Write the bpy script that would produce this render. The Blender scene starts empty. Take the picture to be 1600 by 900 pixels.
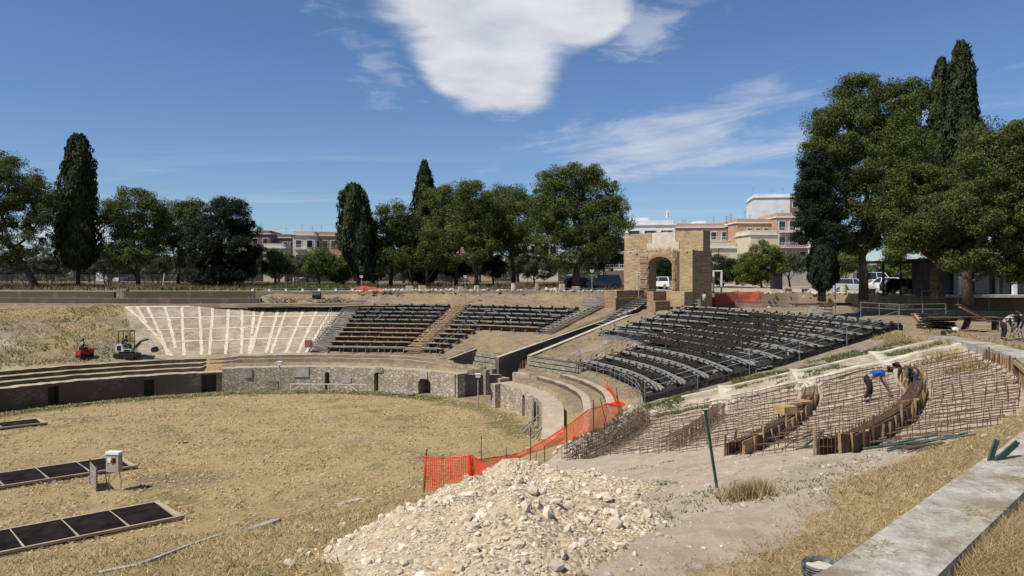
import bpy, math, random
import numpy as np
from mathutils import Vector, Matrix
R = math.radians
PI = math.pi
random.seed(4)
rng = np.random.default_rng(7)
scene = bpy.context.scene
COL = scene.collection

# ------------------------------------------------------------------ camera, sky, sun, exposure
# camera at the origin (eye level), looking along +Y; heights are given relative to the eye
F = 1186.0
HY = 430.0
cd = bpy.data.cameras.new('camera')
cam = bpy.data.objects.new('camera', cd)
COL.objects.link(cam)
cam.location = (0, 0, 0)
cam.rotation_euler = (R(90), 0, 0)
cd.sensor_width = 36.0
cd.lens = 36.0 * F / 1600.0
cd.shift_y = -20.0 / 1600.0
cd.clip_start = 0.1
cd.clip_end = 5000
scene.camera = cam
scene.view_settings.view_transform = 'Standard'
scene.view_settings.look = 'None'
scene.view_settings.gamma = 1.0
scene.view_settings.use_curve_mapping = False
scene.view_settings.exposure = 0.22

SUN_EL = 55.0
SUN_DIR = Vector((-0.84, -0.54, 0)).normalized()          # horizontal direction towards the sun
sd = Vector((SUN_DIR.x * math.cos(R(SUN_EL)), SUN_DIR.y * math.cos(R(SUN_EL)), math.sin(R(SUN_EL))))
sl = bpy.data.lights.new('sun', 'SUN')
sl.energy = 4.5
sl.angle = R(0.5)
sl.color = (1.0, 0.955, 0.88)
so = bpy.data.objects.new('sun', sl)
COL.objects.link(so)
so.rotation_euler = (-sd).to_track_quat('-Z', 'Y').to_euler()

world = bpy.data.worlds.new('World')
scene.world = world
world.use_nodes = True


class NT:
    """tiny helper round a node tree"""
    def __init__(s, nt):
        s.nt = nt
        s.n = nt.nodes
        s.l = nt.links

    def node(s, typ, **kw):
        n = s.n.new(typ)
        for k, v in kw.items():
            if k.startswith('i_'):
                n.inputs[k[2:]].default_value = v
            else:
                setattr(n, k, v)
        return n

    def link(s, a, b):
        s.l.new(a, b)

    def math(s, op, a, b=None, c=None, clamp=False):
        n = s.n.new('ShaderNodeMath')
        n.operation = op
        n.use_clamp = clamp
        for i, x in enumerate((a, b, c)):
            if x is None:
                continue
            if isinstance(x, (int, float)):
                n.inputs[i].default_value = x
            else:
                s.l.new(x, n.inputs[i])
        return n.outputs[0]

    def noise(s, vec, scale, detail=4, rough=0.55, dist=0.0):
        n = s.n.new('ShaderNodeTexNoise')
        n.inputs['Scale'].default_value = scale
        n.inputs['Detail'].default_value = detail
        n.inputs['Roughness'].default_value = rough
        n.inputs['Distortion'].default_value = dist
        if vec is not None:
            s.l.new(vec, n.inputs['Vector'])
        return n.outputs['Fac']

    def ramp(s, fac, stops):
        n = s.n.new('ShaderNodeValToRGB')
        e = n.color_ramp.elements
        while len(e) < len(stops):
            e.new(0.5)
        for i, (p, c) in enumerate(stops):
            e[i].position = p
            e[i].color = (c, c, c, 1) if isinstance(c, (int, float)) else (*c, 1)
        s.l.new(fac, n.inputs[0])
        return n.outputs['Color']

    def mix(s, fac, a, b, mode='MIX'):
        n = s.n.new('ShaderNodeMix')
        n.data_type = 'RGBA'
        n.blend_type = mode
        if isinstance(fac, (int, float)):
            n.inputs[0].default_value = fac
        else:
            s.l.new(fac, n.inputs[0])
        for x, k in ((a, 6), (b, 7)):
            if isinstance(x, tuple):
                n.inputs[k].default_value = (*x, 1)
            else:
                s.l.new(x, n.inputs[k])
        return n.outputs[2]

    def smooth(s, x, a, b):
        n = s.n.new('ShaderNodeMapRange')
        n.interpolation_type = 'SMOOTHSTEP'
        n.inputs[1].default_value = a
        n.inputs[2].default_value = b
        s.l.new(x, n.inputs[0])
        return n.outputs[0]


def build_world():
    w = NT(world.node_tree)
    w.n.clear()
    out = w.node('ShaderNodeOutputWorld')
    bg = w.node('ShaderNodeBackground')
    bg.inputs['Strength'].default_value = 0.085
    sky = w.node('ShaderNodeTexSky', sky_type='NISHITA', sun_disc=False)
    sky.sun_elevation = R(SUN_EL)
    sky.sun_rotation = math.atan2(SUN_DIR.x, SUN_DIR.y)
    sky.altitude = 200
    sky.air_density = 1.0
    sky.dust_density = 0.3
    sky.ozone_density = 2.6
    tc = w.node('ShaderNodeTexCoord')
    sep = w.node('ShaderNodeSeparateXYZ')
    w.link(tc.outputs['Generated'], sep.inputs[0])
    zz = w.math('MAXIMUM', sep.outputs[2], 0.02)
    zc = w.math('ADD', zz, 0.05)
    px = w.math('DIVIDE', sep.outputs[0], zc)       # where the view ray meets the cloud layer
    py = w.math('DIVIDE', sep.outputs[1], zc)
    cmb = w.node('ShaderNodeCombineXYZ')
    w.link(px, cmb.inputs[0])
    w.link(py, cmb.inputs[1])
    cp = cmb.outputs[0]

    def blob(cx, cy, rx, ry, rot=0.0):
        dx = w.math('SUBTRACT', px, cx)
        dy = w.math('SUBTRACT', py, cy)
        c, s_ = math.cos(rot), math.sin(rot)
        a = w.math('DIVIDE', w.math('ADD', w.math('MULTIPLY', dx, c), w.math('MULTIPLY', dy, s_)), rx)
        b = w.math('DIVIDE', w.math('ADD', w.math('MULTIPLY', dx, -s_), w.math('MULTIPLY', dy, c)), ry)
        d = w.math('ADD', w.math('MULTIPLY', a, a), w.math('MULTIPLY', b, b))
        return w.math('SUBTRACT', 1.0, w.math('SQRT', d))

    def dirc(x, y):                                  # cloud-layer place seen at a given height and bearing
        dx, dz = (x - 800) / F, (HY - y) / F
        n = math.sqrt(dx * dx + 1 + dz * dz)
        k = dz / n + 0.05
        return dx / n / k, 1 / n / k
    # big fleecy cloud: a wide top that narrows downwards
    n1 = w.noise(cp, 2.2, 9, 0.58, 0.3)
    nv = w.math('MULTIPLY', w.math('SUBTRACT', n1, 0.5), 2.3)
    x0, y0 = dirc(778, 10)
    b1 = blob(x0, y0, 0.44, 0.68)
    x1, y1 = dirc(762, 105)
    b2 = blob(x1, y1, 0.33, 0.98)
    x2, y2 = dirc(912, 22)
    b3 = blob(x2, y2, 0.19, 0.40)
    bb = w.math('MAXIMUM', w.math('MAXIMUM', b1, b2), b3)
    den = w.math('ADD', bb, w.math('MULTIPLY', nv, 0.42))
    c1 = w.smooth(den, 0.02, 0.42)
    # cirrus band, streaked along its own length
    mp = w.node('ShaderNodeMapping')
    xa, ya = dirc(1400, 150)
    xb, yb = dirc(840, 285)
    mp.vector_type = 'TEXTURE'
    mp.inputs['Rotation'].default_value = (0, 0, math.atan2(yb - ya, xb - xa))
    mp.inputs['Scale'].default_value = (1.5, 0.75, 1)
    w.link(cp, mp.inputs[0])
    n2 = w.noise(mp.outputs[0], 1.7, 9, 0.64, 0.35)
    L = math.hypot(xb - xa, yb - ya) / 2
    b4 = blob((xa + xb) / 2, (ya + yb) / 2, L * 1.3, 0.95, math.atan2(yb - ya, xb - xa))
    den2 = w.math('ADD', b4, w.math('MULTIPLY', w.math('SUBTRACT', n2, 0.52), 3.2))
    c2 = w.math('MULTIPLY', w.smooth(den2, 0.0, 1.1), 0.62)
    # thin high veil low over the horizon
    mp3 = w.node('ShaderNodeMapping')
    mp3.inputs['Rotation'].default_value = (0, 0, R(8))
    mp3.inputs['Scale'].default_value = (0.35, 1.6, 1)
    w.link(cp, mp3.inputs[0])
    n3 = w.noise(mp3.outputs[0], 0.8, 8, 0.6, 0.6)
    low = w.math('MULTIPLY', w.smooth(py, 3.6, 6.0), w.math('SUBTRACT', 1.0, w.math('MULTIPLY', w.smooth(py, 11, 18), 0.75)))
    c3 = w.math('MULTIPLY', w.math('MULTIPLY', w.smooth(n3, 0.48, 0.78), low), 0.34)
    # a few wisps beside the big cloud
    n5 = w.noise(cp, 5.5, 7, 0.6, 0.5)
    xw, yw = dirc(1010, 45)
    b5 = blob(xw, yw, 0.30, 0.55)
    c5 = w.math('MULTIPLY', w.smooth(w.math('ADD', w.math('MULTIPLY', b5, 0.5), w.math('SUBTRACT', n5, 0.62)), 0.0, 0.4), 0.5)
    xw, yw = dirc(590, 110)
    b6 = blob(xw, yw, 0.28, 1.5)
    c6 = w.math('MULTIPLY', w.smooth(w.math('ADD', w.math('MULTIPLY', b6, 0.4), w.math('SUBTRACT', n5, 0.70)), 0.0, 0.3), 0.25)
    # far banks of cumulus just over the roofs
    n7 = w.noise(tc.outputs['Generated'], 9.0, 6, 0.55)
    band = w.math('MULTIPLY', w.smooth(sep.outputs[2], 0.015, 0.035), w.math('SUBTRACT', 1.0, w.smooth(sep.outputs[2], 0.05, 0.065)))
    c7 = w.math('MULTIPLY', w.smooth(w.math('ADD', n7, w.math('MULTIPLY', band, 0.12)), 0.60, 0.68), w.math('MULTIPLY', band, 0.7))
    cov = w.math('MAXIMUM', w.math('MAXIMUM', w.math('MAXIMUM', c1, c2), w.math('MAXIMUM', c3, c5)), w.math('MAXIMUM', c6, c7))
    # clouds scatter the sunlight: body shade varies with its own thickness
    nb = w.noise(cp, 3.2, 6, 0.55)
    ccol = w.ramp(nb, [(0.3, (5.6, 6.0, 6.9)), (0.68, (7.6, 7.8, 8.3))])
    # colour the clear air slightly deeper, as the clean dry air of the photo
    air = w.mix(1.0, sky.outputs[0], (0.70, 0.84, 1.05), 'MULTIPLY')
    fin = w.mix(cov, air, ccol)
    w.link(fin, bg.inputs['Color'])
    w.link(bg.outputs[0], out.inputs[0])


build_world()

# ------------------------------------------------------------------ helpers: noise, ring coordinates, meshes


def vnoise(x, y, seed=0):
    xi, yi = np.floor(x).astype(np.int64), np.floor(y).astype(np.int64)
    xf, yf = x - xi, y - yi
    u, v = xf * xf * (3 - 2 * xf), yf * yf * (3 - 2 * yf)

    def h(a, b):
        n = (a * 374761393 + b * 668265263 + seed * 974634777) & 0x7fffffff
        n = ((n ^ (n >> 13)) * 1274126177) & 0x7fffffff
        n = n ^ (n >> 16)
        return (n & 0xffff) / 65535.0
    return (h(xi, yi) * (1 - u) + h(xi + 1, yi) * u) * (1 - v) + (h(xi, yi + 1) * (1 - u) + h(xi + 1, yi + 1) * u) * v


def fbm(x, y, oct=4, seed=0, gain=0.5):
    r, a, t = 0, 1.0, 0
    for i in range(oct):
        r = r + a * vnoise(x * 2 ** i, y * 2 ** i, seed + i * 17)
        t += a
        a *= gain
    return r / t                                     # 0..1


def sstep(x, a, b):
    k = np.clip((x - a) / (b - a), 0, 1)
    return k * k * (3 - 2 * k)


# the arena is a rounded ellipse; t runs round it, s is the distance outwards from its edge
CX, CY, EA, EB, TH = -19.65, 45.26, 22.3, 20.2, 0.66
CT, ST = math.cos(TH), math.sin(TH)


def P(t, s):
    t = np.asarray(t, float)
    s = np.asarray(s, float)
    ex, ey = EA * np.cos(t), EB * np.sin(t)
    nx, ny = EB * np.cos(t), EA * np.sin(t)
    l = np.hypot(nx, ny)
    ex, ey = ex + s * nx / l, ey + s * ny / l
    return CX + ex * CT - ey * ST, CY + ex * ST + ey * CT


_tt = np.linspace(0, 2 * PI, 2881)
_ex, _ey = P(_tt, 0)


def ts(x, y):
    x, y = np.atleast_1d(np.asarray(x, float)), np.atleast_1d(np.asarray(y, float))
    T, S = np.empty(x.shape), np.empty(x.shape)
    for k in range(0, x.size, 4000):
        d = np.hypot(_ex[None] - x[k:k + 4000, None], _ey[None] - y[k:k + 4000, None])
        i = d.argmin(1)
        s = d[np.arange(len(i)), i]
        ins = (x[k:k + 4000] - CX) ** 2 + (y[k:k + 4000] - CY) ** 2 < (_ex[i] - CX) ** 2 + (_ey[i] - CY) ** 2
        T[k:k + 4000] = _tt[i]
        S[k:k + 4000] = np.where(ins, -s, s)
    return T, S


# the sunken passage from the gate to the arena: own axes u (outwards) and n (to the left)
PO = np.array([1.44, 65.7])
PU = np.array([0.80, 0.60])
PN = np.array([-0.60, 0.80])


def pw(u, n):
    q = PO + PU * u + PN * n
    return float(q[0]), float(q[1])


def un(x, y):
    return (x - PO[0]) * PU[0] + (y - PO[1]) * PU[1], (x - PO[0]) * PN[0] + (y - PO[1]) * PN[1]


Z0, Z2, Z3 = -10.0, -7.5, -3.37
T_ENT_L, T_ENT_R = 0.172, 6.195


def z_podium(t):
    """height of the arena wall"""
    t = np.mod(t, 2 * PI)
    return np.where(t > 4, -8.16, np.where(t > 1.262, -8.30, -8.02))


def near_w(t):
    """1 where the arena wall is lost and a grass bank runs down instead"""
    t = np.mod(t, 2 * PI)
    return sstep(t, 3.0, 3.3) * (1 - sstep(t, 5.56, 5.72))


def corridor_floor(u):
    return np.interp(u, [-9, 6, 13, 20, 24], [-9.9, -9.6, -7.2, -3.5, -3.4])


def Hts(t, s, noise=True):
    t = np.mod(np.asarray(t, float), 2 * PI)
    s = np.asarray(s, float)
    x, y = P(t, s)
    z1 = z_podium(t)
    k = (Z2 - z1) / 3
    pod = np.where(s < 1.25, Z0, np.where(s < 1.35, z1, np.where(s < 2.6, z1 + k, np.where(s < 3.9, z1 + 2 * k, Z2))))
    sc = np.interp(t, [3.0, 4.0, 4.38, 4.6, 4.8, 5.2, 5.5], [0.5, 0.8, 0.2, -2.2, -3.1, -2.2, -0.6])
    bank = np.interp(s, [0, 1], [0, 1]) * 0 + np.where(s < sc, Z0, Z0 + (Z2 - Z0) * np.clip((s - sc) / (5.4 - sc), 0, 1) ** 1.15)
    w = near_w(t)
    low = np.where(w > 0.5, bank, pod)
    low = np.where((w > 0.02) & (w < 0.98), pod * (1 - w) + bank * w, low)
    hi = np.interp(s, [5.4, 21.4, 22, 200], [Z2, Z3, -3.4, -3.4])
    z = np.where(s < 5.4, low, hi)
    # dug strip where the new stands are being cast, with a spoil bank on its arena side
    dig = sstep(s, 6.0, 6.5) * (1 - sstep(s, 21.15, 21.4))
    te = np.interp(s, [6, 8.5, 13, 17.6, 21.4], [4.99, 4.97, 4.89, 4.825, 4.86])
    tf = np.interp(s, [6, 21.4], [5.46, 5.44])
    wob = 0.015 * (fbm(x * 0.9, y * 0.9, 3, 5) - 0.5)
    dig = dig * sstep(t, te + wob, te + wob + 0.03) * (1 - sstep(t, tf - 0.03, tf))
    z = z - 0.34 * dig
    spoil = np.exp(-((s - 5.35) / 0.55) ** 2) * sstep(t, 4.98, 5.06) * (1 - sstep(t, 5.42, 5.5))
    z = z + spoil * (0.30 + 0.35 * fbm(x * 1.3, y * 1.3, 3, 9))
    # outside the near kerb the ground lies higher
    ko = np.interp(t, [4.3, 4.5, 4.605, 4.643, 4.706, 4.815, 4.95], [25.5, 24.5, 23.8, 23.35, 22.85, 22.35, 21.6])
    z = np.where((s > ko + .45) & (t > 4.25) & (t < 5.2), -3.07, z)
    # wheel ruts of the dumper that tipped the heap
    for s0_ in (18.1, 19.7):
        sr = s0_ + 1.1 * np.sin((t - 4.6) * 9)
        rut = np.exp(-((s - sr) / .16) ** 2) * sstep(t, 4.56, 4.62) * (1 - sstep(t, 4.84, 4.9))
        z = z - .055 * rut + .03 * np.exp(-((s - sr - .3) / .12) ** 2) * (rut * 0 + 1) * sstep(t, 4.56, 4.62) * (1 - sstep(t, 4.84, 4.9))
    # passage, entrance and recess
    u, n = un(x, y)
    z = np.where((n > 0.05) & (n < 2.5) & (u > -2.5) & (u < 24), np.minimum(z, corridor_floor(u)), z)
    z = np.where((n > -5.0) & (n < 0.6) & (u > -9) & (u < -1.2), Z0 + 0.05, z)
    z = np.where((n > 0.2) & (n < 2.4) & (u > -4) & (u < -1), np.minimum(z, Z0 + 0.1), z)
    z = np.where((n > 2.4) & (n < 7.05) & (u > -4.6) & (u < -0.85) & (s > 1.3), np.minimum(z, -8.35), z)
    z = np.where((n > -8.8) & (n <= 0.05) & (u > -3.0) & (u < -0.2) & (s > 1.3), np.minimum(z, -8.05), z)
    if noise:
        nz = fbm(x * 0.35, y * 0.35, 4, 1) - 0.5
        n2 = fbm(x * 2.1, y * 2.1, 4, 3) - 0.5
        amp = np.where(s < -0.5, 0.10, np.where((s < 5.4) & (w < 0.5), 0.02, 0.22))
        amp2 = np.where(s < -0.5, 0.03, np.where((s < 5.4) & (w < 0.5), 0.035, 0.09))
        z = z + nz * amp + n2 * amp2
        # tracks and hummocks on the foreground dirt
        nr = sstep(t, 4.2, 4.4) * (1 - sstep(t, 5.0, 5.1)) * sstep(s, 8, 11) * (1 - sstep(s, 20.3, 21.2))
        z = z + nr * 0.16 * (fbm(x * 0.8, y * 0.8, 4, 31) - 0.45) + nr * 0.05 * (fbm(x * 5, y * 5, 3, 32) - 0.5)
    return z


def H(x, y, noise=True):
    t, s = ts(x, y)
    return Hts(t, s, noise)


def h1(x, y):
    return float(H(x, y)[0])


def ray(px, py, d):
    return (px - 800) / F * d, d, -(py - HY) / F * d


def at(px, py, z):
    """the point at height z seen in that direction"""
    d = -z * F / (py - HY)
    return (px - 800) / F * d, d, z


def hit(px, py, near=3.0, far=110.0):
    d = np.arange(near, far, 0.05)
    x = (px - 800) / F * d
    z = -(py - HY) / F * d
    h = H(x, d)
    i = int(np.argmax(z < h))
    return float(x[i]), float(d[i]), float(h[i])


class MB:
    def __init__(s):
        s.v, s.f, s.mi = [], [], []

    def add(s, vs, fs, mi=0):
        o = len(s.v)
        s.v.extend([tuple(p) for p in vs])
        s.f.extend([tuple(i + o for i in f) for f in fs])
        s.mi.extend([mi] * len(fs))
        return s

    def box(s, c, size, rot=0.0, mi=0, M=None, taper=1.0):
        a, b, d = size[0] / 2, size[1] / 2, size[2] / 2
        vs = [Vector((x * a * (taper if z > 0 else 1), y * b * (taper if z > 0 else 1), z * d)) for z in (-1, 1) for x, y in ((-1, -1), (1, -1), (1, 1), (-1, 1))]
        m = M if M is not None else Matrix.Rotation(rot, 3, 'Z')
        c = Vector(c)
        return s.add([m @ p + c for p in vs], [(0, 3, 2, 1), (4, 5, 6, 7), (0, 1, 5, 4), (1, 2, 6, 5), (2, 3, 7, 6), (3, 0, 4, 7)], mi)

    def beam(s, p0, p1, w, h, mi=0, up=(0, 0, 1)):
        p0, p1 = Vector(p0), Vector(p1)
        d = (p1 - p0)
        L = d.length
        if L < 1e-6:
            return s
        d.normalize()
        upv = Vector(up)
        if abs(d.dot(upv)) > 0.98:
            upv = Vector((1, 0, 0))
        x = d.cross(upv).normalized()
        z = x.cross(d).normalized()
        vs = []
        for p in (p0, p1):
            for a, b in ((-1, -1), (1, -1), (1, 1), (-1, 1)):
                vs.append(p + x * (a * w / 2) + z * (b * h / 2))
        return s.add(vs, [(0, 1, 2, 3), (7, 6, 5, 4), (0, 4, 5, 1), (1, 5, 6, 2), (2, 6, 7, 3), (3, 7, 4, 0)], mi)

    def tube(s, pts, r, n=6, mi=0, cap=True):
        pts = [Vector(p) for p in pts]
        if isinstance(r, (int, float)):
            r = [r] * len(pts)
        vs, fs = [], []
        prev = None
        for i, p in enumerate(pts):
            d = (pts[min(i + 1, len(pts) - 1)] - pts[max(i - 1, 0)])
            d = d.normalized() if d.length > 0 else Vector((0, 0, 1))
            if prev is None:
                a = Vector((1, 0, 0)) if abs(d.x) < 0.9 else Vector((0, 1, 0))
                x = d.cross(a).normalized()
            else:
                x = (prev - d * prev.dot(d)).normalized()
            prev = x
            y = d.cross(x)
            for k in range(n):
                a = 2 * PI * k / n
                vs.append(p + (x * math.cos(a) + y * math.sin(a)) * r[i])
        for i in range(len(pts) - 1):
            for k in range(n):
                k2 = (k + 1) % n
                fs.append((i * n + k, i * n + k2, (i + 1) * n + k2, (i + 1) * n + k))
        if cap:
            fs.append(tuple(range(n - 1, -1, -1)))
            fs.append(tuple((len(pts) - 1) * n + k for k in range(n)))
        return s.add(vs, fs, mi)

    def lathe(s, c, prof, n=16, mi=0):
        vs, fs = [], []
        for r, z in prof:
            for k in range(n):
                a = 2 * PI * k / n
                vs.append((c[0] + r * math.cos(a), c[1] + r * math.sin(a), c[2] + z))
        for i in range(len(prof) - 1):
            for k in range(n):
                k2 = (k + 1) % n
                fs.append((i * n + k, i * n + k2, (i + 1) * n + k2, (i + 1) * n + k))
        return s.add(vs, fs, mi)

    def prism(s, poly, y0, y1, M=None, c=(0, 0, 0), mi=0):
        """polygon in x,z (counter-clockwise seen from -y) extruded along y"""
        n = len(poly)
        vs = [Vector((x, y0, z)) for x, z in poly] + [Vector((x, y1, z)) for x, z in poly]
        if M is not None:
            vs = [M @ p for p in vs]
        c = Vector(c)
        fs = [tuple(range(n)), tuple(range(2 * n - 1, n - 1, -1))] + [(i, i + n, (i + 1) % n + n, (i + 1) % n) for i in range(n)]
        return s.add([p + c for p in vs], fs, mi)

    def rock(s, c, r, mi=0, squash=0.7):
        """lumpy angular stone"""
        ico = ICO
        q = Matrix.Rotation(random.uniform(0, 6.28), 3, 'Z') @ Matrix.Rotation(random.uniform(0, 6.28), 3, 'X')
        ax = Vector((random.uniform(.65, 1.25), random.uniform(.65, 1.25), random.uniform(.5, .95)))
        vs = []
        for p in ico[0]:
            k = random.uniform(.75, 1.15)
            w = q @ (p * k)
            vs.append((c[0] + w.x * ax.x * r, c[1] + w.y * ax.y * r, c[2] + w.z * ax.z * r * squash / .7))
        return s.add(vs, ico[1], mi)

    def build(s, name, mat, parent=None, local=False, smooth=False, origin=None):
        me = bpy.data.meshes.new(name)
        v = np.array(s.v, float).reshape(-1, 3)
        if parent is not None and not local:
            off = np.array(WL(parent))
        elif parent is None and not local:
            if origin is None:
                off = np.array([v[:, 0].mean(), v[:, 1].mean(), v[:, 2].min()])
            else:
                off = np.array(origin, float)
        else:
            off = np.zeros(3)
        me.from_pydata((v - off).tolist(), [], s.f)
        mats = mat if isinstance(mat, (list, tuple)) else [mat]
        for m in mats:
            me.materials.append(m)
        if len(mats) > 1:
            me.polygons.foreach_set('material_index', s.mi)
        if smooth:
            me.polygons.foreach_set('use_smooth', [True] * len(me.polygons))
        me.update()
        o = bpy.data.objects.new(name, me)
        COL.objects.link(o)
        if parent is not None:
            o.parent = parent
        else:
            o.location = off
        return o


def _ico():
    g = (1 + 5 ** .5) / 2
    v = [Vector(p).normalized() for p in ((-1, g, 0), (1, g, 0), (-1, -g, 0), (1, -g, 0), (0, -1, g), (0, 1, g), (0, -1, -g), (0, 1, -g), (g, 0, -1), (g, 0, 1), (-g, 0, -1), (-g, 0, 1))]
    f = [(0, 11, 5), (0, 5, 1), (0, 1, 7), (0, 7, 10), (0, 10, 11), (1, 5, 9), (5, 11, 4), (11, 10, 2), (10, 7, 6), (7, 1, 8), (3, 9, 4), (3, 4, 2), (3, 2, 6), (3, 6, 8), (3, 8, 9), (4, 9, 5), (2, 4, 11), (6, 2, 10), (8, 6, 7), (9, 8, 1)]
    return v, f


ICO = _ico()


def WL(o):
    l = Vector(o.location)
    while o.parent is not None:
        o = o.parent
        l = l + o.location
    return l


def tag(o, label=None, cat=None, group=None, kind=None):
    if label:
        o['label'] = label
        o['kind'] = 'thing'
    if cat:
        o['category'] = cat
    if group:
        o['group'] = group
    if kind:
        o['kind'] = kind
    return o


def thing(name, label, cat, loc=(0, 0, 0), rotz=0.0, group=None):
    o = bpy.data.objects.new(name, None)
    COL.objects.link(o)
    o.empty_display_size = 0.2
    o.location = loc
    o.rotation_euler = (0, 0, rotz)
    return tag(o, label, cat, group)


def dup(root, loc, rotz=None, label=None, group=None, scale=None):
    c = root.copy()
    COL.objects.link(c)
    c.location = loc
    if rotz is not None:
        c.rotation_euler = (0, 0, rotz)
    if scale is not None:
        c.scale = scale if isinstance(scale, tuple) else (scale,) * 3
    if label:
        c['label'] = label
    if group:
        c['group'] = group

    def rec(src, dst):
        for ch in list(src.children):
            d = ch.copy()
            COL.objects.link(d)
            d.parent = dst
            rec(ch, d)
    rec(root, c)
    return c


def mesh_np(name, v, f4, mats, attr=None, smooth=True, parent=None, mi=None):
    """fast mesh from arrays; f4 is an (n,4) or (n,3) index array"""
    me = bpy.data.meshes.new(name)
    v = np.ascontiguousarray(v, np.float32)
    f4 = np.ascontiguousarray(f4, np.int32)
    k = f4.shape[1]
    me.vertices.add(len(v))
    me.vertices.foreach_set('co', v.ravel())
    me.loops.add(f4.size)
    me.loops.foreach_set('vertex_index', f4.ravel())
    me.polygons.add(len(f4))
    me.polygons.foreach_set('loop_start', np.arange(0, f4.size, k, dtype=np.int32))
    me.polygons.foreach_set('loop_total', np.full(len(f4), k, np.int32))
    me.update(calc_edges=True)
    if smooth:
        me.polygons.foreach_set('use_smooth', np.ones(len(f4), bool))
    for m in (mats if isinstance(mats, (list, tuple)) else [mats]):
        me.materials.append(m)
    if mi is not None:
        me.polygons.foreach_set('material_index', np.asarray(mi, np.int32))
    if attr is not None:
        a = me.color_attributes.new('mask', 'FLOAT_COLOR', 'POINT')
        a.data.foreach_set('color', np.ascontiguousarray(attr, np.float32).ravel())
    o = bpy.data.objects.new(name, me)
    COL.objects.link(o)
    if parent is not None:
        o.parent = parent
    return o


def gridf(nr, nc):
    i = np.arange(nr - 1)[:, None] * nc + np.arange(nc - 1)[None]
    return np.stack([i, i + 1, i + nc + 1, i + nc], -1).reshape(-1, 4)

# ------------------------------------------------------------------ materials


def new_mat(name):
    m = bpy.data.materials.new(name)
    m.use_nodes = True
    t = NT(m.node_tree)
    b = t.n['Principled BSDF']
    return m, t, b


def coord(t, kind='Object', scale=None):
    tc = t.node('ShaderNodeTexCoord')
    return tc.outputs[kind]


def bump(t, b, h, strength, dist=0.05):
    n = t.node('ShaderNodeBump')
    n.inputs['Strength'].default_value = strength
    n.inputs['Distance'].default_value = dist
    t.link(h, n.inputs['Height'])
    t.link(n.outputs[0], b.inputs['Normal'])


def mat(name, c1, c2, scale=3.0, rough=0.85, bmp=0.3, bscale=None, metal=0.0, lo=0.35, hi=0.65, c3=None, spec=0.3, bdist=0.02, island=0.0):
    """two- or three-tone noisy surface"""
    m, t, b = new_mat(name)
    v = coord(t)
    n = t.noise(v, scale, 6, 0.6)
    stops = [(lo, c1), (hi, c2)] if c3 is None else [(lo, c1), ((lo + hi) / 2, c3), (hi, c2)]
    col = t.ramp(n, stops)
    if island:
        g = t.node('ShaderNodeNewGeometry')
        k = t.ramp(g.outputs['Random Per Island'], [(0.0, 1 - island), (1.0, 1 + island)])
        col = t.mix(1.0, col, k, 'MULTIPLY')
    t.link(col, b.inputs['Base Color'])
    b.inputs['Roughness'].default_value = rough
    b.inputs['Metallic'].default_value = metal
    b.inputs['Specular IOR Level'].default_value = spec
    if bmp:
        h = t.noise(v, bscale or scale * 6, 5, 0.6)
        bump(t, b, h, bmp, bdist)
    return m


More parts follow.
